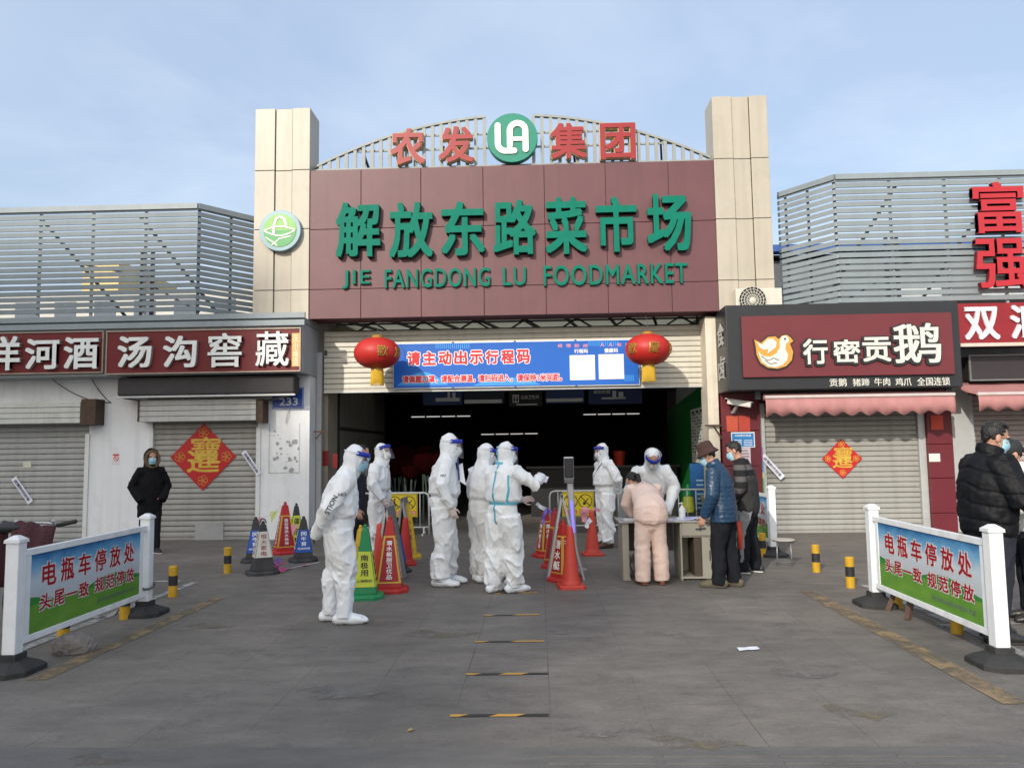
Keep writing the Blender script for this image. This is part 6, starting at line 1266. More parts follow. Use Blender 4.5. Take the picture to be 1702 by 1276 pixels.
mb = MB(); mb.sweep([(ex, ey+0.20, 0.30), (ex, ey+0.16, 0.55), (ex, ey+0.20, 0.72), (ex, ey+0.24, 0.80)], [(0.17, 0.05), (0.19, 0.05), (0.15, 0.06), (0.10, 0.06)], 14, round_ends=True); mb.build('front_shield', BODY, t, smooth=True)
mb = MB(); mb.sweep([(ex, ey, 0.23), (ex, ey+0.14, 0.60), (ex, ey+0.22, 0.92)], [0.028, 0.028, 0.024], 10); mb.build('fork', STEEL, t, smooth=True)
mb = MB(); mb.sweep([(ex-0.05, ey+0.62, 0.60), (ex-0.05, ey+0.85, 0.61), (ex-0.05, ey+1.15, 0.62)], [(0.10, 0.03), (0.12, 0.04), (0.10, 0.04)], 12, round_ends=True); mb.build('seat', M('seat_black', (0.02, 0.02, 0.02), 0.5), t, smooth=True)
mb = MB(); mb.sweep([(ex-0.30, ey+0.24, 0.90), (ex-0.12, ey+0.20, 0.93), (ex+0.12, ey+0.20, 0.93), (ex+0.24, ey+0.22, 0.90)], [0.014]*4, 8, ref=(0, 0, 1)); hb = mb.build('handlebar', ALU, t, smooth=True)
for s in (-1, 1):
    mb = MB(); mb.sweep([(ex+s*0.22, ey+0.22, 0.905), (ex+s*0.37, ey+0.26, 0.935)], [0.022, 0.022], 10, ref=(0, 0, 1), round_ends=True); mb.build('grip', M('grip_black', (0.02, 0.02, 0.02), 0.6), hb, smooth=True)
    mb = MB(); mb.sweep([(ex+s*0.20, ey+0.2, 0.92), (ex+s*0.19, ey+0.18, 0.955)], [0.02, 0.02], 8); mb.build('lever_clamp', ALU, hb)
mb = MB(); mb.ell((ex-0.19, ey+0.05, 0.90), (0.17, 0.06, 0.05)); mb.build('hand_muff', M('muff_black', (0.02, 0.022, 0.025), 0.6), t, smooth=True)
mb = MB(); vs = []; nx, nz_ = 14, 10
for i in range(nx+1):
    for j in range(nz_+1):
        u, v = i/nx, j/nz_; x = ex-0.12+0.44*u; z = 0.94+0.025*math.sin(u*5+0.5)+0.01*math.sin(u*17)-0.62*v; vs.append((x+0.06*(1-v)*(u-0.5)*-0.5, ey+0.02-0.10*math.sin(math.pi*v*0.8)+0.02*math.sin(u*14)+0.06*(u-0.5)**2, z))
mb.add(vs, [(i*(nz_+1)+j, (i+1)*(nz_+1)+j, (i+1)*(nz_+1)+j+1, i*(nz_+1)+j+1) for i in range(nx) for j in range(nz_)]); o = mb.build('apron', QUILT, t, smooth=True); q = o.modifiers.new('s', 'SOLIDIFY'); q.thickness = 0.03
mb = MB(); vs = []
for i in range(9):
    for j in range(9): u, v = i/8, j/8; vs.append((ex-0.42+0.2*u, ey+0.1+0.03*math.sin(u*9), 0.86-0.55*v))
mb.add(vs, [(i*9+j, (i+1)*9+j, (i+1)*9+j+1, i*9+j+1) for i in range(8) for j in range(8)]); o = mb.build('apron_wing', QUILT, t, smooth=True); q = o.modifiers.new('s', 'SOLIDIFY'); q.thickness = 0.03
# ================================================================== people
SKIN = M('skin', (0.42, 0.23, 0.16), 0.5, 0.10, 12, 0.05, 60)
def cloth(name, col, rough=0.8, var=0.10, vs=9, bump=0.25, bs=14, **k): return M(name, col, rough, var, vs, bump, bs, **k)
def suit_mat(name, col, rough):
    mt = M(name, col, rough, 0.05, 6); t = mt.node_tree; L = t.links.new; b = t.nodes['Principled BSDF']; tc = nn(t, 'ShaderNodeTexCoord'); last = None
    for sc, st, di in ((4.5, 0.42, 0.06), (14.0, 0.32, 0.02)):
        mp = nn(t, 'ShaderNodeMapping'); mp.inputs['Scale'].default_value = (1.0, 1.0, 0.62); mp.inputs['Rotation'].default_value = (0.3, 0.5, 0.2); L(tc.outputs['Object'], mp.inputs['Vector'])
        n = nn(t, 'ShaderNodeTexNoise'); n.noise_type = 'RIDGED_MULTIFRACTAL'; n.inputs['Scale'].default_value = sc; n.inputs['Detail'].default_value = 3; n.inputs['Distortion'].default_value = 0.9; L(mp.outputs[0], n.inputs['Vector'])
        bp = nn(t, 'ShaderNodeBump'); bp.inputs['Strength'].default_value = st; bp.inputs['Distance'].default_value = di; L(n.outputs['Fac'], bp.inputs['Height'])
        if last: L(last.outputs[0], bp.inputs['Normal'])
        last = bp
    L(last.outputs[0], b.inputs['Normal']); return mt
SUIT = suit_mat('coverall_white', (0.76, 0.775, 0.78), 0.55)
BOOTW = suit_mat('boot_cover_white', (0.74, 0.77, 0.80), 0.45)
HAIR = M('black_hair', (0.012, 0.010, 0.010), 0.5, 0.3, 40, 0.5, 90, sc=(1, 1, 0.3)); GLOVE = M('latex_glove', (0.62, 0.50, 0.46), 0.4, 0.08, 14); EYE = M('eye_dark', (0.015, 0.012, 0.012), 0.3)
VIS = GLASS('visor_clear', (0.93, 0.95, 0.97), 0.10); FOAM = M('visor_blue', (0.015, 0.035, 0.36), 0.45, 0.1, 20)
MASKW = cloth('mask_white', (0.70, 0.70, 0.68)); MASKB = cloth('mask_blue', (0.30, 0.52, 0.62)); PIPE = M('pipe_blue', (0.10, 0.42, 0.56), 0.6)
NAVYT = M('tape_navy', (0.02, 0.04, 0.16), 0.6)

def remesh(mb, vox, smooth=2):
    me = mb.mesh('tmp'); o = bpy.data.objects.new('tmp', me); COL.objects.link(o)
    r = o.modifiers.new('r', 'REMESH'); r.mode = 'VOXEL'; r.voxel_size = vox
    if smooth: q = o.modifiers.new('s', 'SMOOTH'); q.factor = 0.5; q.iterations = smooth
    dg = bpy.context.evaluated_depsgraph_get(); m2 = bpy.data.meshes.new_from_object(o.evaluated_get(dg))
    bpy.data.objects.remove(o); bpy.data.meshes.remove(me); return m2
def displace(me, fn):
    nv = [v.normal.copy() for v in me.vertices]; co = [v.co.copy() for v in me.vertices]; flat = []
    for p, n in zip(co, nv): flat += list(p+n*fn(p, n))
    me.vertices.foreach_set('co', flat); me.update()
def link_mesh(name, me, m_, parent, mats=None, pick=None):
    me.name = name
    for q in (mats or [m_]): me.materials.append(q)
    if pick:
        me.polygons.foreach_set('material_index', [pick(p.center) for p in me.polygons])
    me.polygons.foreach_set('use_smooth', [True]*len(me.polygons))
    o = bpy.data.objects.new(name, me); COL.objects.link(o); o.parent = parent; WM[o.name] = wm(parent); return o
def ridge(p, f, seed): 
    return 1-2*abs(noise.noise(Vector((p.x*f[0]+seed, p.y*f[1]-seed, p.z*f[2]+2*seed))))
def suit_folds(seed, amp=0.0115):
    def fn(p, n):
        w = Vector((noise.noise(p*3+Vector((seed, 0, 0))), noise.noise(p*3+Vector((0, seed, 7))), noise.noise(p*3+Vector((5, 1, seed)))))*0.06
        q = p+w; q = Vector((q.x, q.y, q.z+0.5*q.x*math.sin(seed)+0.4*q.y))
        a = ridge(q, (6.5, 6.5, 4.2), seed); b = ridge(q, (13, 13, 8), seed+5); c = noise.noise(p*4.0+Vector((seed, 0, 0)))
        low = 1.0+1.0*max(0.0, min(1.0, (0.66-p.z)/0.3)); up = 0.55 if p.z > 1.5 else 1.0
        cr = max(0, a)**3; cr2 = max(0, b)**3
        ring = 0.004*math.sin(p.z*58+5*noise.noise(p*6+Vector((seed, 3, 1)))) if 0.12 < p.z < 0.52 else 0
        return (amp*1.5*(cr-0.3)+amp*0.45*(cr2-0.3)+amp*1.0*c)*low*up+ring*0.6
    return fn
def puff(seed, pitch, amp, z0=0.0, slope=0.0):
    def fn(p, n):
        u = (p.z-z0+slope*abs(p.x)+0.030*noise.noise(p*3.5+Vector((seed, 0, 0)))+0.012*noise.noise(p*9+Vector((seed, 5, 0))))/pitch
        g = abs(math.sin(math.pi*u)); v = 0.65+0.6*noise.noise(p*5+Vector((0, seed, 3)))
        return amp*v*(min(1.0, g*2.2)**0.6-0.7)+0.45*amp*noise.noise(p*12+Vector((0, seed, 0)))+0.004*noise.noise(p*28)
    return fn
def soft_folds(seed, amp=0.007):
    def fn(p, n): return amp*(max(0, ridge(p, (10, 10, 6), seed))-0.4)+amp*0.6*noise.noise(p*11+Vector((seed, 0, 0)))
    return fn

class Person:
    def __init__(s, label, loc, facing, H=1.70, W=1.0, lean=0.0, slouch=0.0, head=(0, 0), armL=None, armR=None, footL=(-0.10, 0.0, 8), footR=(0.10, 0.0, -8), curl=0.55):
        s.k = H/1.72; s.W = W; s.lean = R(lean); s.sl = R(slouch)
        s.root = thing('person', label, 'person', loc, R(facing)); s.hy, s.hp = R(head[0]), R(head[1])
        s.feet = {-1: footL, 1: footR}; s.curl = curl
        k = s.k
        s.sh = {i: s.L((i*0.170*W, -0.005, 1.392*k)) for i in (-1, 1)}
        s.el, s.wr = {}, {}
        for i, arm in ((-1, armL), (1, armR)):
            if arm is None: arm = ((i*0.275*W, -0.03, 1.13), (i*0.285*W, 0.05, 0.88), None)
            s.el[i] = Vector(arm[0])*k; s.wr[i] = Vector(arm[1])*k
            s.hd = getattr(s, 'hd', {}); s.hd[i] = Vector(arm[2]).normalized() if len(arm) > 2 and arm[2] else (s.wr[i]-s.el[i]).normalized()
        s.neck = s.L((0, 0.0, 1.47*k)); s.hc = s.L((0, 0.035, 1.615*k))
        s.hm = Matrix.Translation(s.hc) @ Matrix.Rotation(-(s.lean*0.6+s.sl*0.4), 4, 'X') @ Matrix.Rotation(s.hy, 4, 'Z') @ Matrix.Rotation(s.hp, 4, 'X') @ Matrix.Scale(k, 4)
    def L(s, p):   # bends the trunk forwards above the hips, rounds the upper back
        p = Vector(p); k = s.k; z0 = 0.92*k
        if p.z > z0:
            t = min(1.0, (p.z-z0)/(0.14*k)); a = s.lean*t; dz = p.z-z0; y, z = p.y, dz
            if p.z > 1.2*k and s.sl: b = s.sl*min(1, (p.z-1.2*k)/(0.2*k)); yy = y+math.sin(b)*(p.z-1.2*k); z = (1.2*k-z0)+math.cos(b)*(p.z-1.2*k); y = yy
            p = Vector((p.x, math.sin(a)*z+math.cos(a)*y, z0+math.cos(a)*z-math.sin(a)*y))
        return p
    def hand(s, mb, i):
        d = s.hd[i]; w = s.wr[i]; k = s.k
        inw = Vector((-i, 0, 0)); pn = (inw-d*inw.dot(d))
        if pn.length < 0.3: pn = Vector((0, 0, -1))-d*(-d.z)
        pn.normalize(); sd = d.cross(pn); 
        if sd.dot(Vector((0, 1, 0))) < 0: sd = -sd          # towards the thumb (forwards)
        mb.sweep([w-d*0.03*k, w+d*0.02*k, w+d*0.06*k, w+d*0.092*k], [(0.026*k, 0.020*k), (0.033*k, 0.017*k), (0.040*k, 0.015*k), (0.037*k, 0.012*k)], 12, ref=sd, round_ends=True)
        for j, (o, l) in enumerate(((0.029, 0.070), (0.010, 0.079), (-0.010, 0.073), (-0.028, 0.057))):
            b = w+d*0.088*k+sd*o*k; pts = [b-d*0.02*k, b]; a = 0; q = b
            for seg, f in enumerate((0.45, 0.32, 0.23)):
                a += s.curl*(0.55+0.12*j); q = q+(d*math.cos(a)+pn*math.sin(a)+sd*o*0.9)*(l*f*k); pts.append(q)
            mb.sweep(pts, [0.0095*k, 0.0095*k, 0.0088*k, 0.008*k, 0.007*k], 8, ref=sd, round_ends=True)
        b = w+d*0.03*k+sd*0.028*k; t1 = b+(d*0.55+sd*0.75+pn*0.25).normalized()*0.035*k; t2 = t1+(d*0.85+sd*0.25+pn*0.4).normalized()*0.030*k; t3 = t2+(d*0.9+pn*0.45).normalized()*0.022*k
        mb.sweep([b-d*0.015*k, b, t1, t2, t3], [0.013*k, 0.0135*k, 0.0115*k, 0.010*k, 0.0085*k], 8, ref=pn, round_ends=True)
    def head_(s, mb):
        n0 = len(mb.v)
        prof = [(-0.118, 0.050, 0.020, 0.022), (-0.100, 0.040, 0.043, 0.050), (-0.070, 0.022, 0.057, 0.072), (-0.03, 0.006, 0.067, 0.086), (0.01, 0.0, 0.072, 0.093), (0.045, -0.004, 0.075, 0.097), (0.080, -0.008, 0.069, 0.089), (0.108, -0.010, 0.048, 0.064), (0.122, -0.010, 0.018, 0.026)]
        vs = []; n = 20
        for z, cy, rx, ry in prof: vs += [(rx*math.cos(2*math.pi*j/n), cy+ry*math.sin(2*math.pi*j/n), z) for j in range(n)]
        K = len(prof); mb.add(vs, [(i*n+j, i*n+(j+1) % n, (i+1)*n+(j+1) % n, (i+1)*n+j) for i in range(K-1) for j in range(n)]+[tuple(range(n-1, -1, -1)), tuple(range((K-1)*n, K*n))])
        mb.sweep([(0, 0.090, 0.018), (0, 0.104, -0.012), (0, 0.112, -0.030)], [0.008, 0.011, 0.015], 8, round_ends=True)
        mb.ell((0, 0.090, -0.066), (0.024, 0.012, 0.010), n=10, k=6)
        for i in (-1, 1): mb.ell((i*0.036, 0.082, 0.026), (0.024, 0.014, 0.008), n=10, k=6); mb.ell((i*0.078, -0.008, -0.006), (0.011, 0.021, 0.034), n=10, k=8); mb.ell((i*0.042, 0.066, -0.025), (0.022, 0.018, 0.018), n=10, k=6)
        mb.xf(s.hm, n0)
    def body(s, glove=None):
        k, W_ = s.k, s.W; mb = MB(); L = s.L
        mb.sweep([L((0, 0, 0.90*k)), L((0, 0, 1.05*k)), L((0, 0.005, 1.25*k)), L((0, 0, 1.38*k)), L((0, 0, 1.45*k))], [(0.13*W_, 0.085), (0.11*W_, 0.08), (0.13*W_, 0.09), (0.14*W_, 0.08), (0.06, 0.06)], 16, round_ends=True)
        mb.sweep([L((0, 0, 1.40*k)), s.neck, s.hm @ Vector((0, -0.012, -0.05))], [0.062*k, 0.054*k, 0.052*k], 14, round_ends=True)
        s.head_(mb)
        for i in (-1, 1):
            mb.sweep([L((0, 0, 1.38*k)), s.sh[i], s.el[i], s.wr[i]], [0.05*k, 0.045*k, 0.036*k, 0.026*k], 12, ref=(0, 1, 0), round_ends=True)
            s.hand(mb, i)
            fx, fy, fa = s.feet[i]; a = Vector((fx*k, fy*k, 0.09*k)); h = L((i*0.085*W_, 0, 0.90*k)); kn = (a+h)/2+Vector((0, 0.025, 0.02))*k
            f = Vector((-math.sin(R(fa)), math.cos(R(fa)), 0))
            mb.sweep([h, kn, a], [0.07*k, 0.05*k, 0.036*k], 12, round_ends=True); mb.sweep([a-f*0.04*k+Vector((0, 0, -0.045*k)), a+f*0.15*k+Vector((0, 0, -0.06*k))], [(0.035*k, 0.03*k), (0.038*k, 0.022*k)], 10, round_ends=True)
        me = remesh(mb, 0.0065, 1); b = link_mesh('body', me, SKIN, s.root, [SKIN, GLOVE], (lambda c: 1 if glove and min((c-s.wr[-1]).length, (c-s.wr[1]).length) < 0.21*k and (c-s.hc).length > 0.24 else 0))
        mb = MB()
        for i in (-1, 1): mb.ell((i*0.033, 0.0895, 0.008), (0.015, 0.006, 0.0065), n=10, k=6)
        mb.xf(s.hm); mb.build('eyes', EYE, b, local=True, smooth=True); return b
    # ---- garments
    def legs(s, mb, hip=0.115, knee=0.085, ank=0.075, bottom=0.10, crotch=0.80, seat=True):
        k, W_ = s.k, s.W
        for i in (-1, 1):
            fx, fy, fa = s.feet[i]; a = Vector((fx*k, fy*k, 0)); h = s.L((i*0.088*W_, -0.005, 0.90*k)); a0 = Vector((a.x, a.y, bottom*k)); kn = Vector((a.x*0.55+h.x*0.45, (a.y+h.y)/2+0.025*k, 0.50*k))
            mb.sweep([h, h.lerp(kn, 0.45)+Vector((0, 0.0, 0)), kn, kn.lerp(a0, 0.5)+Vector((0, -0.012*k, 0)), a0], [hip*k*W_, (hip*0.93*k*W_, hip*0.98*k), knee*k, (knee+ank)/2*k*1.02, ank*k], 16, round_ends=False)
        if seat: mb.sweep([(0, -0.005, crotch*k), s.L((0, -0.008, 0.90*k)), s.L((0, 0, 1.0*k))], [(0.14*W_, 0.10), (0.18*W_, 0.125), (0.165*W_, 0.115)], 18, round_ends=True)
    def trunk(s, mb, rows, hem=False):   # rows: (z, rx, ry, y)
        k = s.k; mb.sweep([s.L((0, y, z*k)) for z, rx, ry, y in rows], [(rx*s.W*k, ry*k) for z, rx, ry, y in rows], 20, round_ends=not hem)
    def arms(s, mb, top=0.082, mid=0.070, end=0.052, cuff=0.0):
        k = s.k
        for i in (-1, 1):
            d = (s.wr[i]-s.el[i]).normalized(); e = s.wr[i]-d*cuff*k; a = s.sh[i]; inn = s.L((i*0.08*s.W, 0, 1.37*k))
            mb.sweep([inn, a, a.lerp(s.el[i], 0.5), s.el[i], s.el[i].lerp(e, 0.6), e], [top*1.0*k, top*k, (top+mid)/2*k, mid*k, (mid+end)/2*k, end*k], 14, ref=(0, 1, 0), round_ends=False)
    def visor(s, tilt=0.0, drop=0.0):
        n0 = 26; up = Matrix.Translation((0, 0.0, 0.05)) @ Matrix.Rotation(tilt, 4, 'X') @ Matrix.Translation((0, 0, -0.05)); mb = MB(); vs = []
        for i in range(n0+1):
            a = R(-90+180*i/n0)
            for z, r in ((0.085, 0.1135), (0.03, 0.1172), (-0.05, 0.129), (-0.15+0.03*abs(math.sin(a))**2, 0.134)): vs.append((r*math.sin(a)*0.86, r*math.cos(a)+0.004, z))
        mb.add(vs, [(i*4+j, (i+1)*4+j, (i+1)*4+j+1, i*4+j+1) for i in range(n0) for j in range(3)]); mb.xf(s.hm @ up); o = mb.build('face_shield', VIS, s.root, local=True, smooth=True)
        mb = MB(); vs = []
        for i in range(n0+1):
            a = R(-96+192*i/n0)
            for z, r in ((0.085, 0.1145), (0.038, 0.1175), (0.038, 0.109), (0.085, 0.105)): vs.append((r*math.sin(a)*0.87, r*math.cos(a)+0.004, z))
        mb.add(vs, [(i*4+j, (i+1)*4+j, (i+1)*4+(j+1) % 4, i*4+(j+1) % 4) for i in range(n0) for j in range(4)]+[(0, 1, 2, 3), (n0*4+3, n0*4+2, n0*4+1, n0*4)]); mb.xf(s.hm @ up); mb.build('visor_band', FOAM, o, local=True, smooth=True)
        mb = MB(); vs = []
        for i in range(33):
            a = R(80+200*i/32)
            for z in (0.068, 0.055): vs.append((0.118*math.sin(a)*0.93, 0.135*math.cos(a)-0.012, z))
        mb.add(vs, [(2*i, 2*i+1, 2*i+3, 2*i+2) for i in range(32)]); mb.xf(s.hm); q = mb.build('strap', M('strap_white', (0.7, 0.72, 0.75)), o, local=True); q.modifiers.new('s', 'SOLIDIFY').thickness = 0.002
    def mask(s, m_):
        mb = MB(); vs = []; nx, nz_ = 14, 10
        for i in range(nx+1):
            a = R(-72+144*i/nx)
            for j in range(nz_+1):
                v = j/nz_; z = 0.002-0.112*v; bul = math.sin(math.pi*min(1, v*1.05+0.05)); r = 0.083+0.030*bul*math.cos(a)**2
                vs.append((r*math.sin(a)*0.80, 0.012+r*1.0*math.cos(a)+(0.008 if v < 0.1 else 0), z))
        mb.add(vs, [(i*(nz_+1)+j, (i+1)*(nz_+1)+j, (i+1)*(nz_+1)+j+1, i*(nz_+1)+j+1) for i in range(nx) for j in range(nz_)])
        mb.xf(s.hm); o = mb.build('mask', m_, s.root, local=True, smooth=True); o.modifiers.new('s', 'SOLIDIFY').thickness = 0.004
        mb = MB()
        for i in (-1, 1):
            for z in (-0.01, -0.085): mb.sweep([(i*0.062, 0.038, z), (i*0.074, 0.015, z*0.6), (i*0.080, -0.016, -0.005+z*0.2)], [0.0018]*3, 5)
        mb.xf(s.hm); mb.build('ear_loops', MASKW, o, local=True)
    def hair(s, shape='short'):
        mb = MB(); mb.ell((0, -0.015, 0.046), (0.081, 0.096, 0.088), n=24, k=14)
        for i in (-1, 1): mb.ell((i*0.066, -0.038, 0.015), (0.010, 0.040, 0.038), n=10, k=8)
        mb.ell((0, -0.066, 0.0), (0.056, 0.032, 0.052), n=14, k=8)
        if shape == 'tuft': mb.ell((0, 0.055, 0.105), (0.056, 0.032, 0.018), n=14, k=8); mb.ell((0.01, 0.0, 0.116), (0.060, 0.07, 0.022), n=14, k=8)
        if shape == 'tail': mb.sweep([(0, -0.105, 0.03), (0, -0.16, 0.0), (0, -0.175, -0.10), (0, -0.16, -0.20)], [0.028, 0.034, 0.030, 0.012], 10, round_ends=True)
        mb.xf(s.hm); me = remesh(mb, 0.007, 1)
        iv = s.hm.inverted(); displace(me, lambda p, n: 0.0035*noise.noise(Vector(iv @ p)*45)+0.003*noise.noise(p*100)); return link_mesh('hair', me, HAIR, s.root)
    def shoes(s, m_, sole=None, high=0.0, size=1.0, name='shoe'):
        k = s.k
        for i in (-1, 1):
            fx, fy, fa = s.feet[i]; a = Vector((fx*k, fy*k, 0)); f = Vector((-math.sin(R(fa)), math.cos(R(fa)), 0)); sd = Vector((f.y, -f.x, 0)); q = size; mb = MB(); Z = lambda z: Vector((0, 0, z*k))
            mb.sweep([a-f*0.075*k+Z(0.05), a-f*0.01*k+Z(0.055), a+f*0.08*k+Z(0.050), a+f*0.15*k+Z(0.040), a+f*0.195*k+Z(0.032)], [(0.036*q*k, 0.045*k), (0.042*q*k, 0.052*k), (0.048*q*k, 0.048*k), (0.048*q*k, 0.038*k), (0.034*q*k, 0.026*k)], 14, ref=sd, round_ends=True)
            if high:
                mb.sweep([a-f*0.01*k+Z(0.07), a-f*0.008*k+Z(0.16), a+Z(high*0.6), a+Z(high)], [(0.062*q*k, 0.075*k), (0.066*k*q, 0.074*k), (0.080*k if high > 0.3 else 0.074*k), (0.096*k if high > 0.3 else 0.08*k)], 16, ref=sd)
            else: mb.sweep([a-f*0.02*k+Z(0.05), a-f*0.02*k+Z(0.11)], [(0.040*k, 0.050*k)]*2, 12, ref=sd)
            for j, v in enumerate(mb.v): v.z = max(0.002, v.z)
            me = remesh(mb, 0.009, 2)
            if high or q > 1.05: displace(me, lambda p, n: 0.007*ridge(p, (14, 14, 9), i*3.1+fx*9)+0.004*noise.noise(p*25))
            else: displace(me, lambda p, n: 0.002*noise.noise(p*40))
            o = link_mesh(name, me, m_, s.root)
            if sole:
                mb = MB(); mb.sweep([a-f*0.085*k+Z(0.012), a+f*0.08*k+Z(0.012), a+f*0.16*k+Z(0.012), a+f*0.215*k+Z(0.014)], [(0.042*q*k, 0.012*k), (0.052*q*k, 0.012*k), (0.050*q*k, 0.012*k), (0.028*q*k, 0.010*k)], 12, ref=sd, round_ends=True)
                mb.build('sole', sole, o, local=True, smooth=True)
    def coverall(s, seed, blouse=0.20, belly=0.0, hood=True, ankle=0.105, bottom=0.10, wide=1.0, point=0.0):
        k = s.k; mb = MB()
        s.trunk(mb, [(0.88, 0.185, 0.135, -0.01), (0.97, 0.184, 0.140+belly, 0.0), (1.025, 0.168, 0.128+belly, 0.005), (1.07, blouse+0.006, 0.160+belly, 0.005), (1.22, blouse+0.008, 0.162+belly*0.5, 0.005), (1.34, 0.198, 0.142, -0.005), (1.42, 0.160, 0.112, -0.01), (1.47, 0.105, 0.095, -0.005)])
        s.legs(mb, 0.128*wide, 0.102*wide, ankle, bottom, 0.76); s.arms(mb, 0.092, 0.080, 0.052, -0.005)
        if hood:
            n0 = len(mb.v); mb.ell((0, -0.034, 0.015), (0.098, 0.112, 0.128), n=22, k=16)
            mb.sweep([(0, -0.052, -0.19), (0, -0.030, -0.10), (0, -0.03, -0.02)], [(0.105, 0.105), (0.094, 0.098), (0.096, 0.105)], 18, round_ends=True)
            mb.sweep([(0.0, 0.012, -0.15), (0.0, 0.030, -0.115)], [(0.07, 0.06), (0.06, 0.05)], 14, round_ends=True)
            if point: mb.ell((0, -0.06, 0.095), (0.07, 0.085, 0.055), rot=Matrix.Rotation(0.5, 3, 'X'), n=14, k=8)
            ring = [(0.075*math.cos(t), 0.048-0.02*abs(math.sin(t))+(0.012 if math.sin(t) > 0 else 0), -0.015+0.098*math.sin(t)) for t in [2*math.pi*j/20 for j in range(20)]]; mb.sweep(ring, [0.012]*20, 8, ref=(0, 1, 0), closed=True)
            mb.xf(s.hm, n0)
        me = remesh(mb, 0.0105, 2); displace(me, suit_folds(seed)); me.update()
        return link_mesh('coverall', me, SUIT, s.root)
def decal(o, name, s_, A, B, h, m_, parent, view, off=0.004, w=0.012):
    """writing laid on a garment: drawn flat from A to B, then dropped on to the cloth along 'view'"""
    A = Vector(A); B = Vector(B); d = (B-A).normalized(); view = Vector(view).normalized(); up = d.cross(view).normalized()
    mb = MB(); put_text(mb, s_, A-up*h/2, d, up, (B-A).length, h, 0.0005, w)
    bv = BVHTree.FromPolygons([v.co for v in o.data.vertices], [tuple(p.vertices) for p in o.data.polygons])
    for v in mb.v:
        hit = bv.ray_cast(v-view*0.4, view, 0.9)
        if hit[0] is not None: v.x, v.y, v.z = hit[0]-view*off
    return mb.build(name, m_, parent, local=True)
def tape(o, name, pts, w, m_, parent, view, off=0.004):
    bv = BVHTree.FromPolygons([v.co for v in o.data.vertices], [tuple(p.vertices) for p in o.data.polygons]); P = [Vector(p) for p in pts]; Q = []
    for a, b in zip(P[:-1], P[1:]): Q += [a.lerp(b, i/14) for i in range(14)]
    Q.append(P[-1]); view = Vector(view).normalized(); vs = []
    for i, q in enumerate(Q):
        t = (Q[min(i+1, len(Q)-1)]-Q[max(i-1, 0)]).normalized(); n = t.cross(view).normalized()*w/2
        for e in (-1, -0.33, 0.33, 1):
            x = q+n*e; hit = bv.ray_cast(x-view*0.4, view, 0.9); vs.append((hit[0]-view*off) if hit[0] is not None else x)
    mb = MB(); mb.add(vs, [(4*i+j, 4*i+4+j, 4*i+5+j, 4*i+1+j) for i in range(len(Q)-1) for j in range(3)]); q = mb.build(name, m_, parent, local=True, smooth=True); q.modifiers.new('s', 'SOLIDIFY').thickness = 0.003; return q

BACK = lambda zz=0.93: (((-0.29, -0.08, 1.15), (-0.07, -0.205, zz), (0.9, -0.1, -0.35)), ((0.29, -0.10, 1.13), (0.08, -0.215, zz-0.05), (-0.9, -0.1, -0.35)))
# 1: white suit in the foreground on the left, hands behind the back
g = G(561, 1034); aL, aR = BACK(0.90)
P = Person('person in white protective suit with hands behind back holding a dark phone, nearest the viewer', g, -74, 1.655, 1.10, 4, 14, (-8, -6), aL, aR, (-0.09, -0.06, 0), (0.10, 0.07, -6), curl=0.9)
P.body(1); c1 = P.coverall(1.3, 0.212, 0.015, ankle=0.092, bottom=0.34, wide=1.04); P.shoes(BOOTW, None, 0.42, 1.3, 'boot_cover'); P.visor(0.0); P.mask(MASKB)
e, w_ = P.el[1], P.wr[1]; k = P.sh[1].lerp(e, 0.60); decal(c1, 'sleeve_lettering', 'STION', e.lerp(w_, 0.15)+Vector((0.2, 0, 0)), k+Vector((0.2, 0, 0.02)), 0.045, INK, P.root, (-1, 0, 0), 0.010); k2 = P.sh[1].lerp(e, 0.48)+Vector((0.2, 0.04, 0)); decal(c1, 'sleeve_mark', 'HO', k2+Vector((0, -0.035, 0)), k2+Vector((0, 0.035, 0)), 0.03, INK, P.root, (-1, 0, 0))
ph = thing('mobile_phone', 'dark mobile phone held behind the back of the nearest white suit', 'phone', P.root.matrix_basis @ P.wr[1]); q = WM[P.root.name]; c_ = P.wr[1]+Vector((-0.07, -0.03, -0.0)); mb = MB(); mb.box(-0.036, 0.036, -0.005, 0.005, -0.075, 0.075); mb.xf(q @ Matrix.Translation(c_) @ Matrix.Rotation(0.5, 4, 'Y') @ Matrix.Rotation(0.3, 4, 'X')); mb.build('case', M('phone_black', (0.02, 0.02, 0.022), 0.25), ph, bevel=0.004)
# 2: white suit behind the cones
P = Person('person in white protective suit standing behind the middle cones, arm hanging', G(629, 931), -100, 1.70, 1.02, 0, 6, (-12, 4), None, ((0.285, 0.02, 1.14), (0.26, 0.16, 0.92)), (-0.09, 0.02, 5), (0.09, -0.04, -8))
P.body(1); P.coverall(2.7, 0.205, 0.0, ankle=0.10); P.shoes(BOOTW, None, 0.16, 1.2, 'shoe_cover'); P.visor(0.30); P.mask(MASKW)
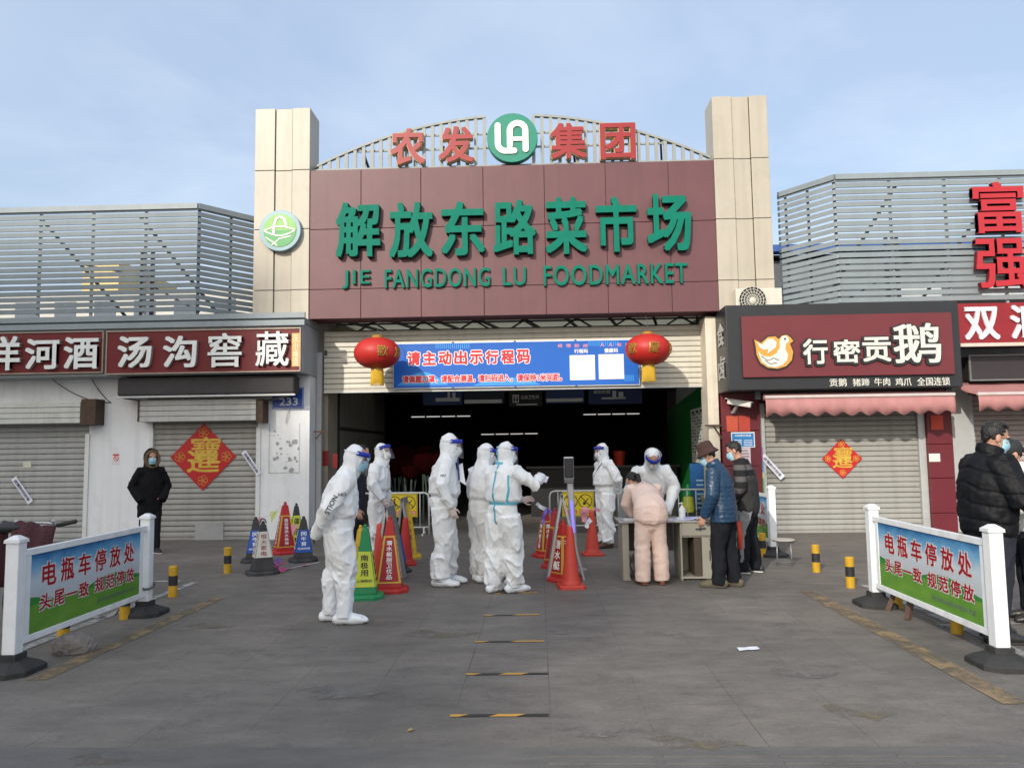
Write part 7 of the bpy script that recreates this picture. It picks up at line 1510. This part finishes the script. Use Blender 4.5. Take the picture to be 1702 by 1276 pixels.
# 3: tall white suit left of the centre
P = Person('tall person in white protective suit with pointed hood, chest flap open, in the centre group', G(738, 972), -86, 1.765, 1.08, 1, 8, (-6, -2), None, ((0.30, 0.0, 1.15), (0.275, 0.10, 0.91)), (-0.09, 0.05, 4), (0.11, -0.03, -10))
P.body(1); c3 = P.coverall(4.1, 0.212, 0.025, ankle=0.105, wide=1.05, point=1); P.shoes(BOOTW, None, 0.17, 1.25, 'shoe_cover'); P.visor(0.10); P.mask(MASKW)
mb = MB(); vs = [P.L((0.09, 0.155, 1.40*P.k)), P.L((0.10, 0.175, 1.22*P.k)), P.L((0.09, 0.27, 1.16*P.k)), P.L((0.06, 0.25, 1.22*P.k)), P.L((0.03, 0.19, 1.42*P.k))]; mb.add(vs, [(0, 1, 2, 3, 4)]); o = mb.build('chest_flap', SUIT, P.root, local=True); o.modifiers.new('s', 'SOLIDIFY').thickness = 0.008
mb = MB(); mb.bar(P.L((0.085, 0.13, 1.47*P.k)), P.L((0.11, 0.188, 1.22*P.k)), 0.022, 0.006, up=(1, 0, 0)); mb.build('flap_tape', NAVYT, P.root, local=True)
k = P.sh[1].lerp(P.el[1], 0.45)+Vector((0.2, 0, 0)); decal(c3, 'sleeve_mark', 'HO', k+Vector((0, -0.03, 0)), k+Vector((0, 0.03, 0)), 0.03, INK, P.root, (-1, 0, 0))
# 4: white suit half hidden behind the one with blue seams
P = Person('person in white protective suit half hidden behind the blue seamed suit', G(800, 966), -52, 1.655, 1.02, 2, 8, (-14, -6), ((-0.27, 0.05, 1.13), (-0.2, 0.2, 1.0)), ((0.285, 0.0, 1.13), (0.26, 0.12, 0.88)), (-0.09, 0.04, 4), (0.10, -0.02, -8))
P.body(1); P.coverall(5.9, 0.205, 0.01, ankle=0.105); P.shoes(BOOTW, None, 0.22, 1.2, 'shoe_cover'); P.visor(0.0); P.mask(MASKW)
# 5: suit with blue taped seams, seen from behind, arms raised
P = Person('person in white protective suit with light blue taped seams and waist band, right arm raised', G(838, 984), -42, 1.665, 1.06, 1, 6, (-18, -4), ((-0.26, 0.16, 1.14), (-0.02, 0.34, 1.05), (0.6, 0.7, 0.1)), ((0.37, 0.17, 1.24), (0.24, 0.40, 1.33), (-0.6, 0.75, 0.15)), (-0.10, -0.07, 6), (0.10, 0.06, -14))
P.body(1); c5 = P.coverall(7.7, 0.215, 0.01, ankle=0.105, wide=1.06); P.shoes(BOOTW, None, 0.26, 1.25, 'shoe_cover'); P.visor(0.0); P.mask(MASKW); k = P.k
tape(c5, 'seam_tape', [P.L((0.0, -0.3, 1.50*k)), P.L((0.0, -0.3, 1.05*k)), (0.0, -0.3, 0.80*k)], 0.024, PIPE, P.root, (0, 1, 0))
for v in ((0, 1, 0), (1, 0, 0), (-1, 0, 0)):
    v = Vector(v); u = Vector((v.y, -v.x, 0)) if v.y else Vector((0, -v.x, 0)); z = 1.035*k; r = 0.15 if v.y else 0.115
    tape(c5, 'waist_tape', [u*r-v*0.3+Vector((0, 0, z)), -u*r-v*0.3+Vector((0, 0, z))], 0.030, PIPE, P.root, v)
tape(c5, 'seam_tape', [P.L((0.16, -0.3, 1.36*k)), P.L((0.185, -0.3, 1.2*k)), P.L((0.16, -0.3, 1.05*k))], 0.022, PIPE, P.root, (0, 1, 0))
h_ = P.hm; tape(c5, 'hood_tape', [h_ @ Vector((0, -0.3, 0.10)), h_ @ Vector((0, -0.3, -0.14))], 0.022, PIPE, P.root, h_.to_3x3() @ Vector((0, 1, 0))); tape(c5, 'hood_tape', [h_ @ Vector((-0.085, -0.3, -0.125)), h_ @ Vector((0.085, -0.3, -0.125))], 0.026, PIPE, P.root, h_.to_3x3() @ Vector((0, 1, 0)))
q = WM[P.root.name]; t = thing('paper_slip', 'white paper slip in the raised hand of the blue seamed suit', 'paper', q @ (P.wr[1]+Vector((-0.05, 0.10, 0.0)))); mb = MB(); mb.box(-0.045, 0.045, -0.002, 0.002, -0.04, 0.04); mb.xf(q @ Matrix.Translation(P.wr[1]+Vector((-0.06, 0.13, -0.03))) @ Matrix.Rotation(-0.6, 4, 'X') @ Matrix.Rotation(0.5, 4, 'Z')); mb.build('sheet', M('form_white', (0.66, 0.67, 0.72)), t)
# 6: white suit with brown shoes right of the scanner
aL, aR = BACK(0.92)
P = Person('person in white protective suit and brown shoes facing left beside the face scanner', G(1008, 909), 112, 1.655, 1.06, 0, 4, (8, -4), aL, aR, (-0.10, 0.02, 10), (0.09, -0.02, -6))
P.body(1); c6 = P.coverall(9.2, 0.208, 0.02, ankle=0.098, bottom=0.09); P.shoes(M('brown_leather', (0.085, 0.035, 0.025), 0.4), M('shoe_sole', (0.03, 0.03, 0.03), 0.8)); P.visor(0.12); P.mask(MASKW); k = P.k
tape(c6, 'lanyard', [P.L((-0.10, 0.3, 1.43*k)), P.L((-0.02, 0.3, 1.30*k)), P.L((0.03, 0.3, 1.2*k))], 0.016, NAVYT, P.root, (0, -1, 0))
# 7: white suit leaning over the desk from behind
P = Person('person in white protective suit behind the desk bending over the forms, facing the viewer', (1.47, 10.42, 0), 180, 1.68, 1.05, 26, 10, (0, -26), ((-0.30, 0.22, 1.10), (-0.16, 0.44, 0.80), (0.3, 0.9, -0.1)), ((0.30, 0.22, 1.10), (0.14, 0.45, 0.80), (-0.3, 0.9, -0.1)), (-0.1, -0.02, 8), (0.1, 0.02, -8), curl=0.3)
P.body(1); P.coverall(11.4, 0.205, 0.0); P.shoes(BOOTW, None, 0.16, 1.2, 'shoe_cover'); P.visor(0.0); P.mask(MASKW)
# 8: woman in pink fleece bending over the desk
PINKF = M('pink_fleece', (0.76, 0.58, 0.50), 0.95, 0.10, 30, 0.35, 70, spec=0.1)
P = Person('person in pink fleece pyjamas bending over the desk, seen from behind', G(1084, 970), 4, 1.60, 0.97, 52, 14, (22, 0), ((-0.215, 0.46, 0.98), (-0.10, 0.60, 0.78), (0.3, 0.9, -0.1)), ((0.215, 0.48, 0.98), (0.12, 0.64, 0.78), (-0.3, 0.9, -0.1)), (-0.125, -0.03, 12), (0.125, -0.02, -12), curl=0.4)
P.hm = Matrix.Translation((-0.10, 0.0, 0.035)) @ P.hm; P.body(); mb = MB(); P.legs(mb, 0.114, 0.100, 0.094, 0.045, 0.74); P.trunk(mb, [(0.80, 0.165, 0.120, -0.015), (0.90, 0.165, 0.110, -0.01), (0.97, 0.14, 0.09, 0.0)])
me = remesh(mb, 0.012, 2); displace(me, lambda p, n: 0.009*(max(0, ridge(p, (4, 4, 11), 2.0))-0.3)+0.0015*noise.noise(p*38)); link_mesh('trousers', me, PINKF, P.root)
mb = MB(); P.trunk(mb, [(0.80, 0.215, 0.160, -0.015), (0.82, 0.232, 0.178, -0.02), (0.93, 0.226, 0.168, -0.02), (1.04, 0.208, 0.145, -0.01), (1.15, 0.198, 0.130, 0.0), (1.28, 0.190, 0.118, 0.0), (1.37, 0.165, 0.100, -0.01), (1.44, 0.10, 0.08, -0.01)], True); P.arms(mb, 0.080, 0.076, 0.060)
me = remesh(mb, 0.012, 2); displace(me, lambda p, n: 0.012*(max(0, ridge(p, (6, 6, 6), 5.0))**1.5-0.3)+0.0015*noise.noise(p*38)); o = link_mesh('jacket', me, PINKF, P.root)
a_ = P.L((-0.12, -0.20, 1.36*P.k)); b_ = P.L((0.12, -0.20, 1.36*P.k)); vw = -(P.L((0, -0.2, 1.3*P.k))-P.L((0, 0, 1.3*P.k))); decal(o, 'back_print', 'bonne bonne', a_, b_, 0.028, M('print_brown', (0.34, 0.19, 0.15), 0.8), P.root, vw, w=0.004)
P.hair('tail'); P.mask(MASKB)
for i in (-1, 1):
    fx, fy, fa = P.feet[i]; mb = MB(); f = Vector((-math.sin(R(fa)), math.cos(R(fa)), 0)); a_ = Vector((fx, fy, 0))*P.k; sd = Vector((f.y, -f.x, 0)); mb.sweep([a_-f*0.09+Vector((0, 0, 0.014)), a_+f*0.05+Vector((0, 0, 0.014)), a_+f*0.17+Vector((0, 0, 0.014))], [(0.042, 0.014), (0.048, 0.014), (0.044, 0.014)], 12, ref=sd, round_ends=True); mb.sweep([a_+f*0.09-sd*0.05+Vector((0, 0, 0.03)), a_+f*0.10+Vector((0, 0, 0.085)), a_+f*0.09+sd*0.05+Vector((0, 0, 0.03))], [(0.03, 0.006)]*3, 8, ref=f); mb.build('sandal', M('sandal_brown', (0.16, 0.05, 0.03), 0.6), P.root, local=True, smooth=True)
# 9: man in a blue quilted jacket and brown hat
QB = cloth('blue_quilted_nylon', (0.010, 0.036, 0.078), 0.38, 0.15, 8, 0.2, 20); DKT = cloth('dark_trousers', (0.010, 0.011, 0.015), 0.9, spec=0.15)
P = Person('person in blue quilted jacket and brown bucket hat looking down at the desk', G(1207, 975), 62, 1.62, 1.04, 4, 12, (6, -16), ((-0.285, 0.05, 1.12), (-0.25, 0.17, 0.86)), ((0.27, 0.08, 1.12), (0.20, 0.22, 0.92)), (-0.09, 0.07, 12), (0.10, -0.08, -10))
P.body(); mb = MB(); P.legs(mb, 0.118, 0.088, 0.080, 0.045); me = remesh(mb, 0.012, 2); displace(me, soft_folds(3.3, 0.012)); link_mesh('trousers', me, DKT, P.root)
mb = MB(); P.trunk(mb, [(0.79, 0.222, 0.165, -0.005), (0.95, 0.218, 0.162, 0), (1.10, 0.208, 0.158, 0.005), (1.25, 0.210, 0.155, 0), (1.36, 0.200, 0.135, -0.01), (1.43, 0.155, 0.11, -0.01), (1.49, 0.088, 0.09, 0.0), (1.535, 0.080, 0.084, 0.012)], True); P.arms(mb, 0.090, 0.078, 0.056)
me = remesh(mb, 0.010, 2); displace(me, puff(2.0, 0.052, 0.009)); link_mesh('jacket', me, QB, P.root)
HATB = M('brown_felt', (0.052, 0.026, 0.022), 0.95, 0.2, 20, 0.4, 60); mb = MB(); mb.lathe([(0.146, 0.012), (0.146, 0.018), (0.124, 0.052), (0.108, 0.072), (0.103, 0.12), (0.092, 0.162), (0.058, 0.178), (0.01, 0.180)], (0, -0.008, 0), 32); mb.lathe([(0.142, 0.010), (0.120, 0.044), (0.098, 0.050)], (0, -0.008, 0), 32); mb.xf(P.hm); hat = mb.build('hat', HATB, P.root, local=True, smooth=True)
mb = MB(); mb.lathe([(0.1065, 0.078), (0.1055, 0.088)], (0, -0.008, 0), 32); mb.xf(P.hm); mb.build('hat_cord', M('hat_cord', (0.16, 0.11, 0.10), 0.7, 0.5, 60), hat, local=True)
P.hair(); P.mask(MASKB); P.shoes(M('olive_shoe', (0.10, 0.085, 0.055), 0.8, 0.3, 30), M('shoe_sole_grey', (0.06, 0.055, 0.045), 0.8), 0.0, 1.08)
# 10: man in a striped sweater and dark vest
def stripes():
    mt = bpy.data.materials.new('striped_knit'); mt.use_nodes = True; t = mt.node_tree; L = t.links.new; b = t.nodes['Principled BSDF']; tc = nn(t, 'ShaderNodeTexCoord'); sp = nn(t, 'ShaderNodeSeparateXYZ'); L(tc.outputs['Object'], sp.inputs[0])
    m1 = nn(t, 'ShaderNodeMath', operation='MULTIPLY'); m1.inputs[1].default_value = 2*math.pi/0.145; L(sp.outputs['Z'], m1.inputs[0]); s1 = nn(t, 'ShaderNodeMath', operation='SINE'); L(m1.outputs[0], s1.inputs[0]); g1 = nn(t, 'ShaderNodeMath', operation='GREATER_THAN'); g1.inputs[1].default_value = 0.15; L(s1.outputs[0], g1.inputs[0])
    x = nn(t, 'ShaderNodeMix', data_type='RGBA'); L(g1.outputs[0], x.inputs['Factor']); x.inputs['A'].default_value = (0.017, 0.016, 0.018, 1); x.inputs['B'].default_value = (0.085, 0.08, 0.08, 1); L(x.outputs['Result'], b.inputs['Base Color']); b.inputs['Roughness'].default_value = 0.95; b.inputs['Specular IOR Level'].default_value = 0.15; return mt
P = Person('person in grey and black striped sweater holding a blue phone, behind the blue jacket', G(1247, 952), 66, 1.66, 1.05, 3, 10, (4, -14), ((-0.29, 0.02, 1.14), (-0.23, 0.17, 0.93), (0.3, 0.5, -0.8)), ((0.28, 0.06, 1.13), (0.2, 0.2, 0.96)), (-0.09, 0.08, 14), (0.10, -0.06, -8), curl=0.9)
P.body(); mb = MB(); P.legs(mb, 0.112, 0.082, 0.074, 0.045); me = remesh(mb, 0.012, 2); displace(me, soft_folds(6.1, 0.011)); link_mesh('trousers', me, DKT, P.root, [DKT, M('grey_trouser_side', (0.20, 0.21, 0.22), 0.9)], lambda c: 1 if (c.x < -0.165 and c.z < 0.8) or (c.x < -0.10 and c.y > 0.12 and c.z < 0.7) else 0)
mb = MB(); P.trunk(mb, [(0.88, 0.195, 0.145, 0), (1.0, 0.195, 0.145, 0), (1.2, 0.198, 0.145, 0), (1.34, 0.192, 0.128, -0.01), (1.42, 0.145, 0.105, -0.01)]); P.arms(mb, 0.080, 0.070, 0.052); me = remesh(mb, 0.011, 2); displace(me, soft_folds(1.9, 0.008)); link_mesh('sweater', me, stripes(), P.root)
mb = MB(); P.trunk(mb, [(0.86, 0.212, 0.160, 0.004), (1.05, 0.205, 0.156, 0.004), (1.22, 0.196, 0.155, 0.004), (1.33, 0.150, 0.140, 0), (1.40, 0.115, 0.118, -0.005)]); me = remesh(mb, 0.012, 2); displace(me, soft_folds(8.4, 0.008)); link_mesh('vest', me, cloth('black_vest', (0.020, 0.020, 0.020), 0.8), P.root)
mb = MB(); mb.sweep([P.L((0, 0, 1.42*P.k)), P.L((0, 0.02, 1.49*P.k))], [0.075, 0.066], 14); mb.build('collar', cloth('beige_collar', (0.26, 0.24, 0.18)), P.root, local=True, smooth=True)
P.hair('tuft'); P.mask(MASKB); P.shoes(M('black_trainer', (0.02, 0.02, 0.022), 0.6), M('white_sole', (0.55, 0.55, 0.54), 0.6))
q = WM[P.root.name]; t = thing('mobile_phone', 'bright blue phone in the hand of the striped sweater person', 'phone', q @ P.wr[-1]); mb = MB(); mb.box(-0.006, 0.006, -0.038, 0.038, -0.07, 0.07); mb.xf(q @ Matrix.Translation(P.wr[-1]+P.hd[-1]*0.09+Vector((0.02, 0.04, 0.0))) @ Matrix.Rotation(0.5, 4, 'X')); mb.build('case', M('phone_blue', (0.02, 0.10, 0.40), 0.3), t, bevel=0.004)
t = thing('umbrella', 'folded orange red umbrella leaning between the blue jacket and the striped sweater', 'umbrella', G(1233, 955)); p = G(1237, 953); A = W(1228, 866, p.y-0.1); A.y = p.y-0.1; mb = MB(); mb.sweep([p+Vector((0.0, 0, 0.02)), p.lerp(A, 0.5), A], [0.016, 0.040, 0.022], 10); mb.build('canopy', M('umbrella_red', (0.50, 0.05, 0.02), 0.6), t, smooth=True); mb = MB(); mb.sweep([A, A+Vector((-0.01, 0, 0.09))], [0.01, 0.012], 8); mb.build('handle', STEEL, t)
# 11: person in black parka with fur hood on the left
PARKA = cloth('black_parka', (0.007, 0.007, 0.008), 0.85, spec=0.15)
P = Person('person in black parka with fur trimmed hood and hands in pockets, by the white wall', G(247, 919), -142, 1.66, 0.94, 0, 4, (0, 0), ((-0.275, -0.05, 1.13), (-0.19, 0.075, 0.95), (0.8, -0.1, -0.4)), ((0.275, -0.05, 1.13), (0.19, 0.075, 0.95), (-0.8, -0.1, -0.4)), (-0.09, 0.10, 10), (0.09, -0.02, -8))
P.body(); mb = MB(); P.legs(mb, 0.105, 0.075, 0.062, 0.05); me = remesh(mb, 0.012, 2); displace(me, soft_folds(4.4, 0.009)); link_mesh('trousers', me, DKT, P.root)
mb = MB(); P.trunk(mb, [(0.61, 0.205, 0.150, 0), (0.85, 0.205, 0.155, 0), (1.02, 0.200, 0.155, 0), (1.22, 0.205, 0.155, 0), (1.33, 0.175, 0.135, -0.01), (1.42, 0.105, 0.11, -0.01), (1.48, 0.09, 0.10, -0.01)], True); P.arms(mb, 0.078, 0.080, 0.072, -0.09)
n0 = len(mb.v); mb.ell((0, -0.045, 0.012), (0.124, 0.124, 0.152), n=20, k=14); mb.sweep([(0, -0.05, -0.19), (0, -0.035, -0.08)], [(0.12, 0.12), (0.112, 0.115)], 16, round_ends=True); mb.xf(P.hm, n0)
me = remesh(mb, 0.012, 2); displace(me, soft_folds(7.2, 0.010)); link_mesh('parka', me, PARKA, P.root)
mb = MB(); ring = [(0.100*math.cos(t), 0.052-0.02*abs(math.cos(t)), -0.025+0.130*math.sin(t)) for t in [2*math.pi*j/30 for j in range(30)]]; mb.sweep(ring, [0.027]*30, 10, ref=(0, 1, 0), closed=True); rn = random.Random(11)
for j in range(900):
    t = rn.uniform(0, 2*math.pi); a = rn.uniform(0, 2*math.pi); c_ = Vector((0.100*math.cos(t), 0.052-0.02*abs(math.cos(t)), -0.025+0.130*math.sin(t))); rad_ = Vector((math.cos(t), 0, math.sin(t))); d = rad_*math.cos(a)+Vector((0, 1, 0))*math.sin(a); u = Vector((-math.sin(t), 0, math.cos(t)))*0.004; b_ = c_+d*0.023; e_ = c_+d*rn.uniform(0.034, 0.050)+u*rn.uniform(-2, 2); mb.add([b_-u, b_+u, e_], [(0, 1, 2)])
mb.xf(P.hm); mb.build('fur_trim', M('brown_fur', (0.17, 0.115, 0.065), 0.95, 0.45, 50, 0.3, 80, spec=0.1), P.root, local=True)
P.hair(); P.mask(MASKB); P.shoes(M('black_trainer', (0.02, 0.02, 0.022)), M('white_sole', (0.55, 0.55, 0.54), 0.6))
# 12: man in a black puffer jacket at the right
PUF = cloth('black_puffer', (0.004, 0.0045, 0.006), 0.6, 0.15, 8, 0.35, 18, spec=0.2)
P = Person('person in bulky black puffer jacket with glasses and blue mask, right photo edge', G(1655, 1063), -86, 1.755, 1.10, 2, 6, (-8, -10), ((-0.29, 0.10, 1.13), (-0.12, 0.36, 1.08), (0.3, 0.9, 0.1)), ((0.33, 0.06, 1.13), (0.20, 0.34, 1.05), (-0.3, 0.9, 0.1)), (-0.10, 0.04, 8), (0.12, -0.06, -10))
P.body(); mb = MB(); P.legs(mb, 0.125, 0.095, 0.082, 0.045); me = remesh(mb, 0.012, 2); displace(me, soft_folds(5.5, 0.011)); link_mesh('trousers', me, cloth('navy_trousers', (0.014, 0.016, 0.026), 0.85), P.root)
mb = MB(); P.trunk(mb, [(0.83, 0.210, 0.160, 0), (0.86, 0.228, 0.180, 0), (0.98, 0.238, 0.190, 0), (1.10, 0.240, 0.195, 0), (1.25, 0.240, 0.190, -0.005), (1.35, 0.220, 0.160, -0.01), (1.41, 0.165, 0.13, -0.015), (1.455, 0.105, 0.10, -0.01), (1.50, 0.096, 0.098, 0.0), (1.545, 0.094, 0.098, 0.012)], True); P.arms(mb, 0.112, 0.100, 0.072)
me = remesh(mb, 0.010, 2); displace(me, puff(4.0, 0.135, 0.020, 0.87, 0.25)); link_mesh('jacket', me, PUF, P.root)
P.hair('tuft'); P.mask(MASKB); P.shoes(M('black_shoe', (0.02, 0.02, 0.02), 0.4), M('shoe_sole', (0.03, 0.03, 0.03)))
mb = MB()
for i in (-1, 1):
    mb.sweep([(i*0.034+0.025*math.cos(t), 0.108, 0.006+0.017*math.sin(t)) for t in [2*math.pi*j/14 for j in range(14)]], [0.0018]*14, 5, ref=(0, 1, 0), closed=True); mb.sweep([(i*0.058, 0.106, 0.010), (i*0.076, 0.07, 0.010), (i*0.080, -0.01, 0.004)], [0.002]*3, 5)
mb.bar((-0.009, 0.110, 0.009), (0.009, 0.110, 0.009), 0.003); mb.xf(P.hm); mb.build('glasses', M('dark_frame', (0.02, 0.02, 0.02), 0.3), P.root, local=True)
# 13: woman with a cap at the right edge
p = W(1694, 800, 7.25); P = Person('person in white jacket and dark cap with ponytail, cut by the right photo edge', (p.x+0.05, 7.25, 0), 78, 1.60, 0.98, 2, 6, (6, -8), ((-0.27, 0.08, 1.13), (-0.16, 0.26, 1.05)), ((0.27, 0.08, 1.13), (0.16, 0.26, 1.05)))
P.body(); mb = MB(); P.legs(mb, 0.105, 0.078, 0.068, 0.045); me = remesh(mb, 0.013, 2); displace(me, soft_folds(2.2, 0.01)); link_mesh('trousers', me, DKT, P.root)
mb = MB(); P.trunk(mb, [(0.90, 0.185, 0.135, 0), (1.05, 0.190, 0.145, 0), (1.22, 0.190, 0.145, 0), (1.35, 0.182, 0.125, -0.01), (1.42, 0.14, 0.105, -0.01), (1.47, 0.08, 0.08, 0)]); P.arms(mb, 0.085, 0.075, 0.055); me = remesh(mb, 0.012, 2); displace(me, soft_folds(9.9, 0.009)); o = link_mesh('jacket', me, cloth('white_jacket', (0.62, 0.62, 0.60), 0.7), P.root)
decal(o, 'sleeve_emblem', 'O', P.sh[-1].lerp(P.el[-1], 0.22)+Vector((-0.2, -0.04, -0.0)), P.sh[-1].lerp(P.el[-1], 0.22)+Vector((-0.2, 0.05, 0.0)), 0.10, M('emblem_navy', (0.05, 0.07, 0.14)), P.root, (1, 0, 0))
P.hair('tail'); P.mask(MASKB); P.shoes(M('black_shoe', (0.02, 0.02, 0.02)))
mb = MB(); mb.ell((0, -0.016, 0.055), (0.092, 0.106, 0.092), n=22, k=12); mb.sweep([(0, 0.07, 0.055), (0, 0.13, 0.048), (0, 0.165, 0.038)], [(0.075, 0.010), (0.068, 0.008), (0.040, 0.006)], 14, round_ends=True); mb.xf(P.hm); me = remesh(mb, 0.008, 1); cap_ = link_mesh('cap', me, cloth('dark_cap', (0.02, 0.022, 0.024), 0.8), P.root)
# 14: person in a dark navy coat behind the nearest white suit
P = Person('person in dark navy coat hidden behind the nearest white suit', G(588, 953), -78, 1.68, 1.0, 2, 6, (-6, -6), None, None)
P.body(); mb = MB(); P.legs(mb, 0.11, 0.085, 0.075, 0.045); me = remesh(mb, 0.013, 2); displace(me, soft_folds(2.6, 0.01)); link_mesh('trousers', me, DKT, P.root)
mb = MB(); P.trunk(mb, [(0.72, 0.20, 0.15, 0), (0.9, 0.20, 0.15, 0), (1.05, 0.195, 0.15, 0), (1.22, 0.20, 0.15, 0), (1.35, 0.19, 0.13, -0.01), (1.43, 0.15, 0.11, -0.01), (1.48, 0.08, 0.08, 0)]); P.arms(mb, 0.088, 0.078, 0.056); me = remesh(mb, 0.012, 2); displace(me, soft_folds(3.7, 0.010)); link_mesh('coat', me, cloth('navy_coat', (0.012, 0.014, 0.024), 0.75), P.root)
P.hair(); P.mask(MASKB); P.shoes(M('black_shoe', (0.02, 0.02, 0.02)))
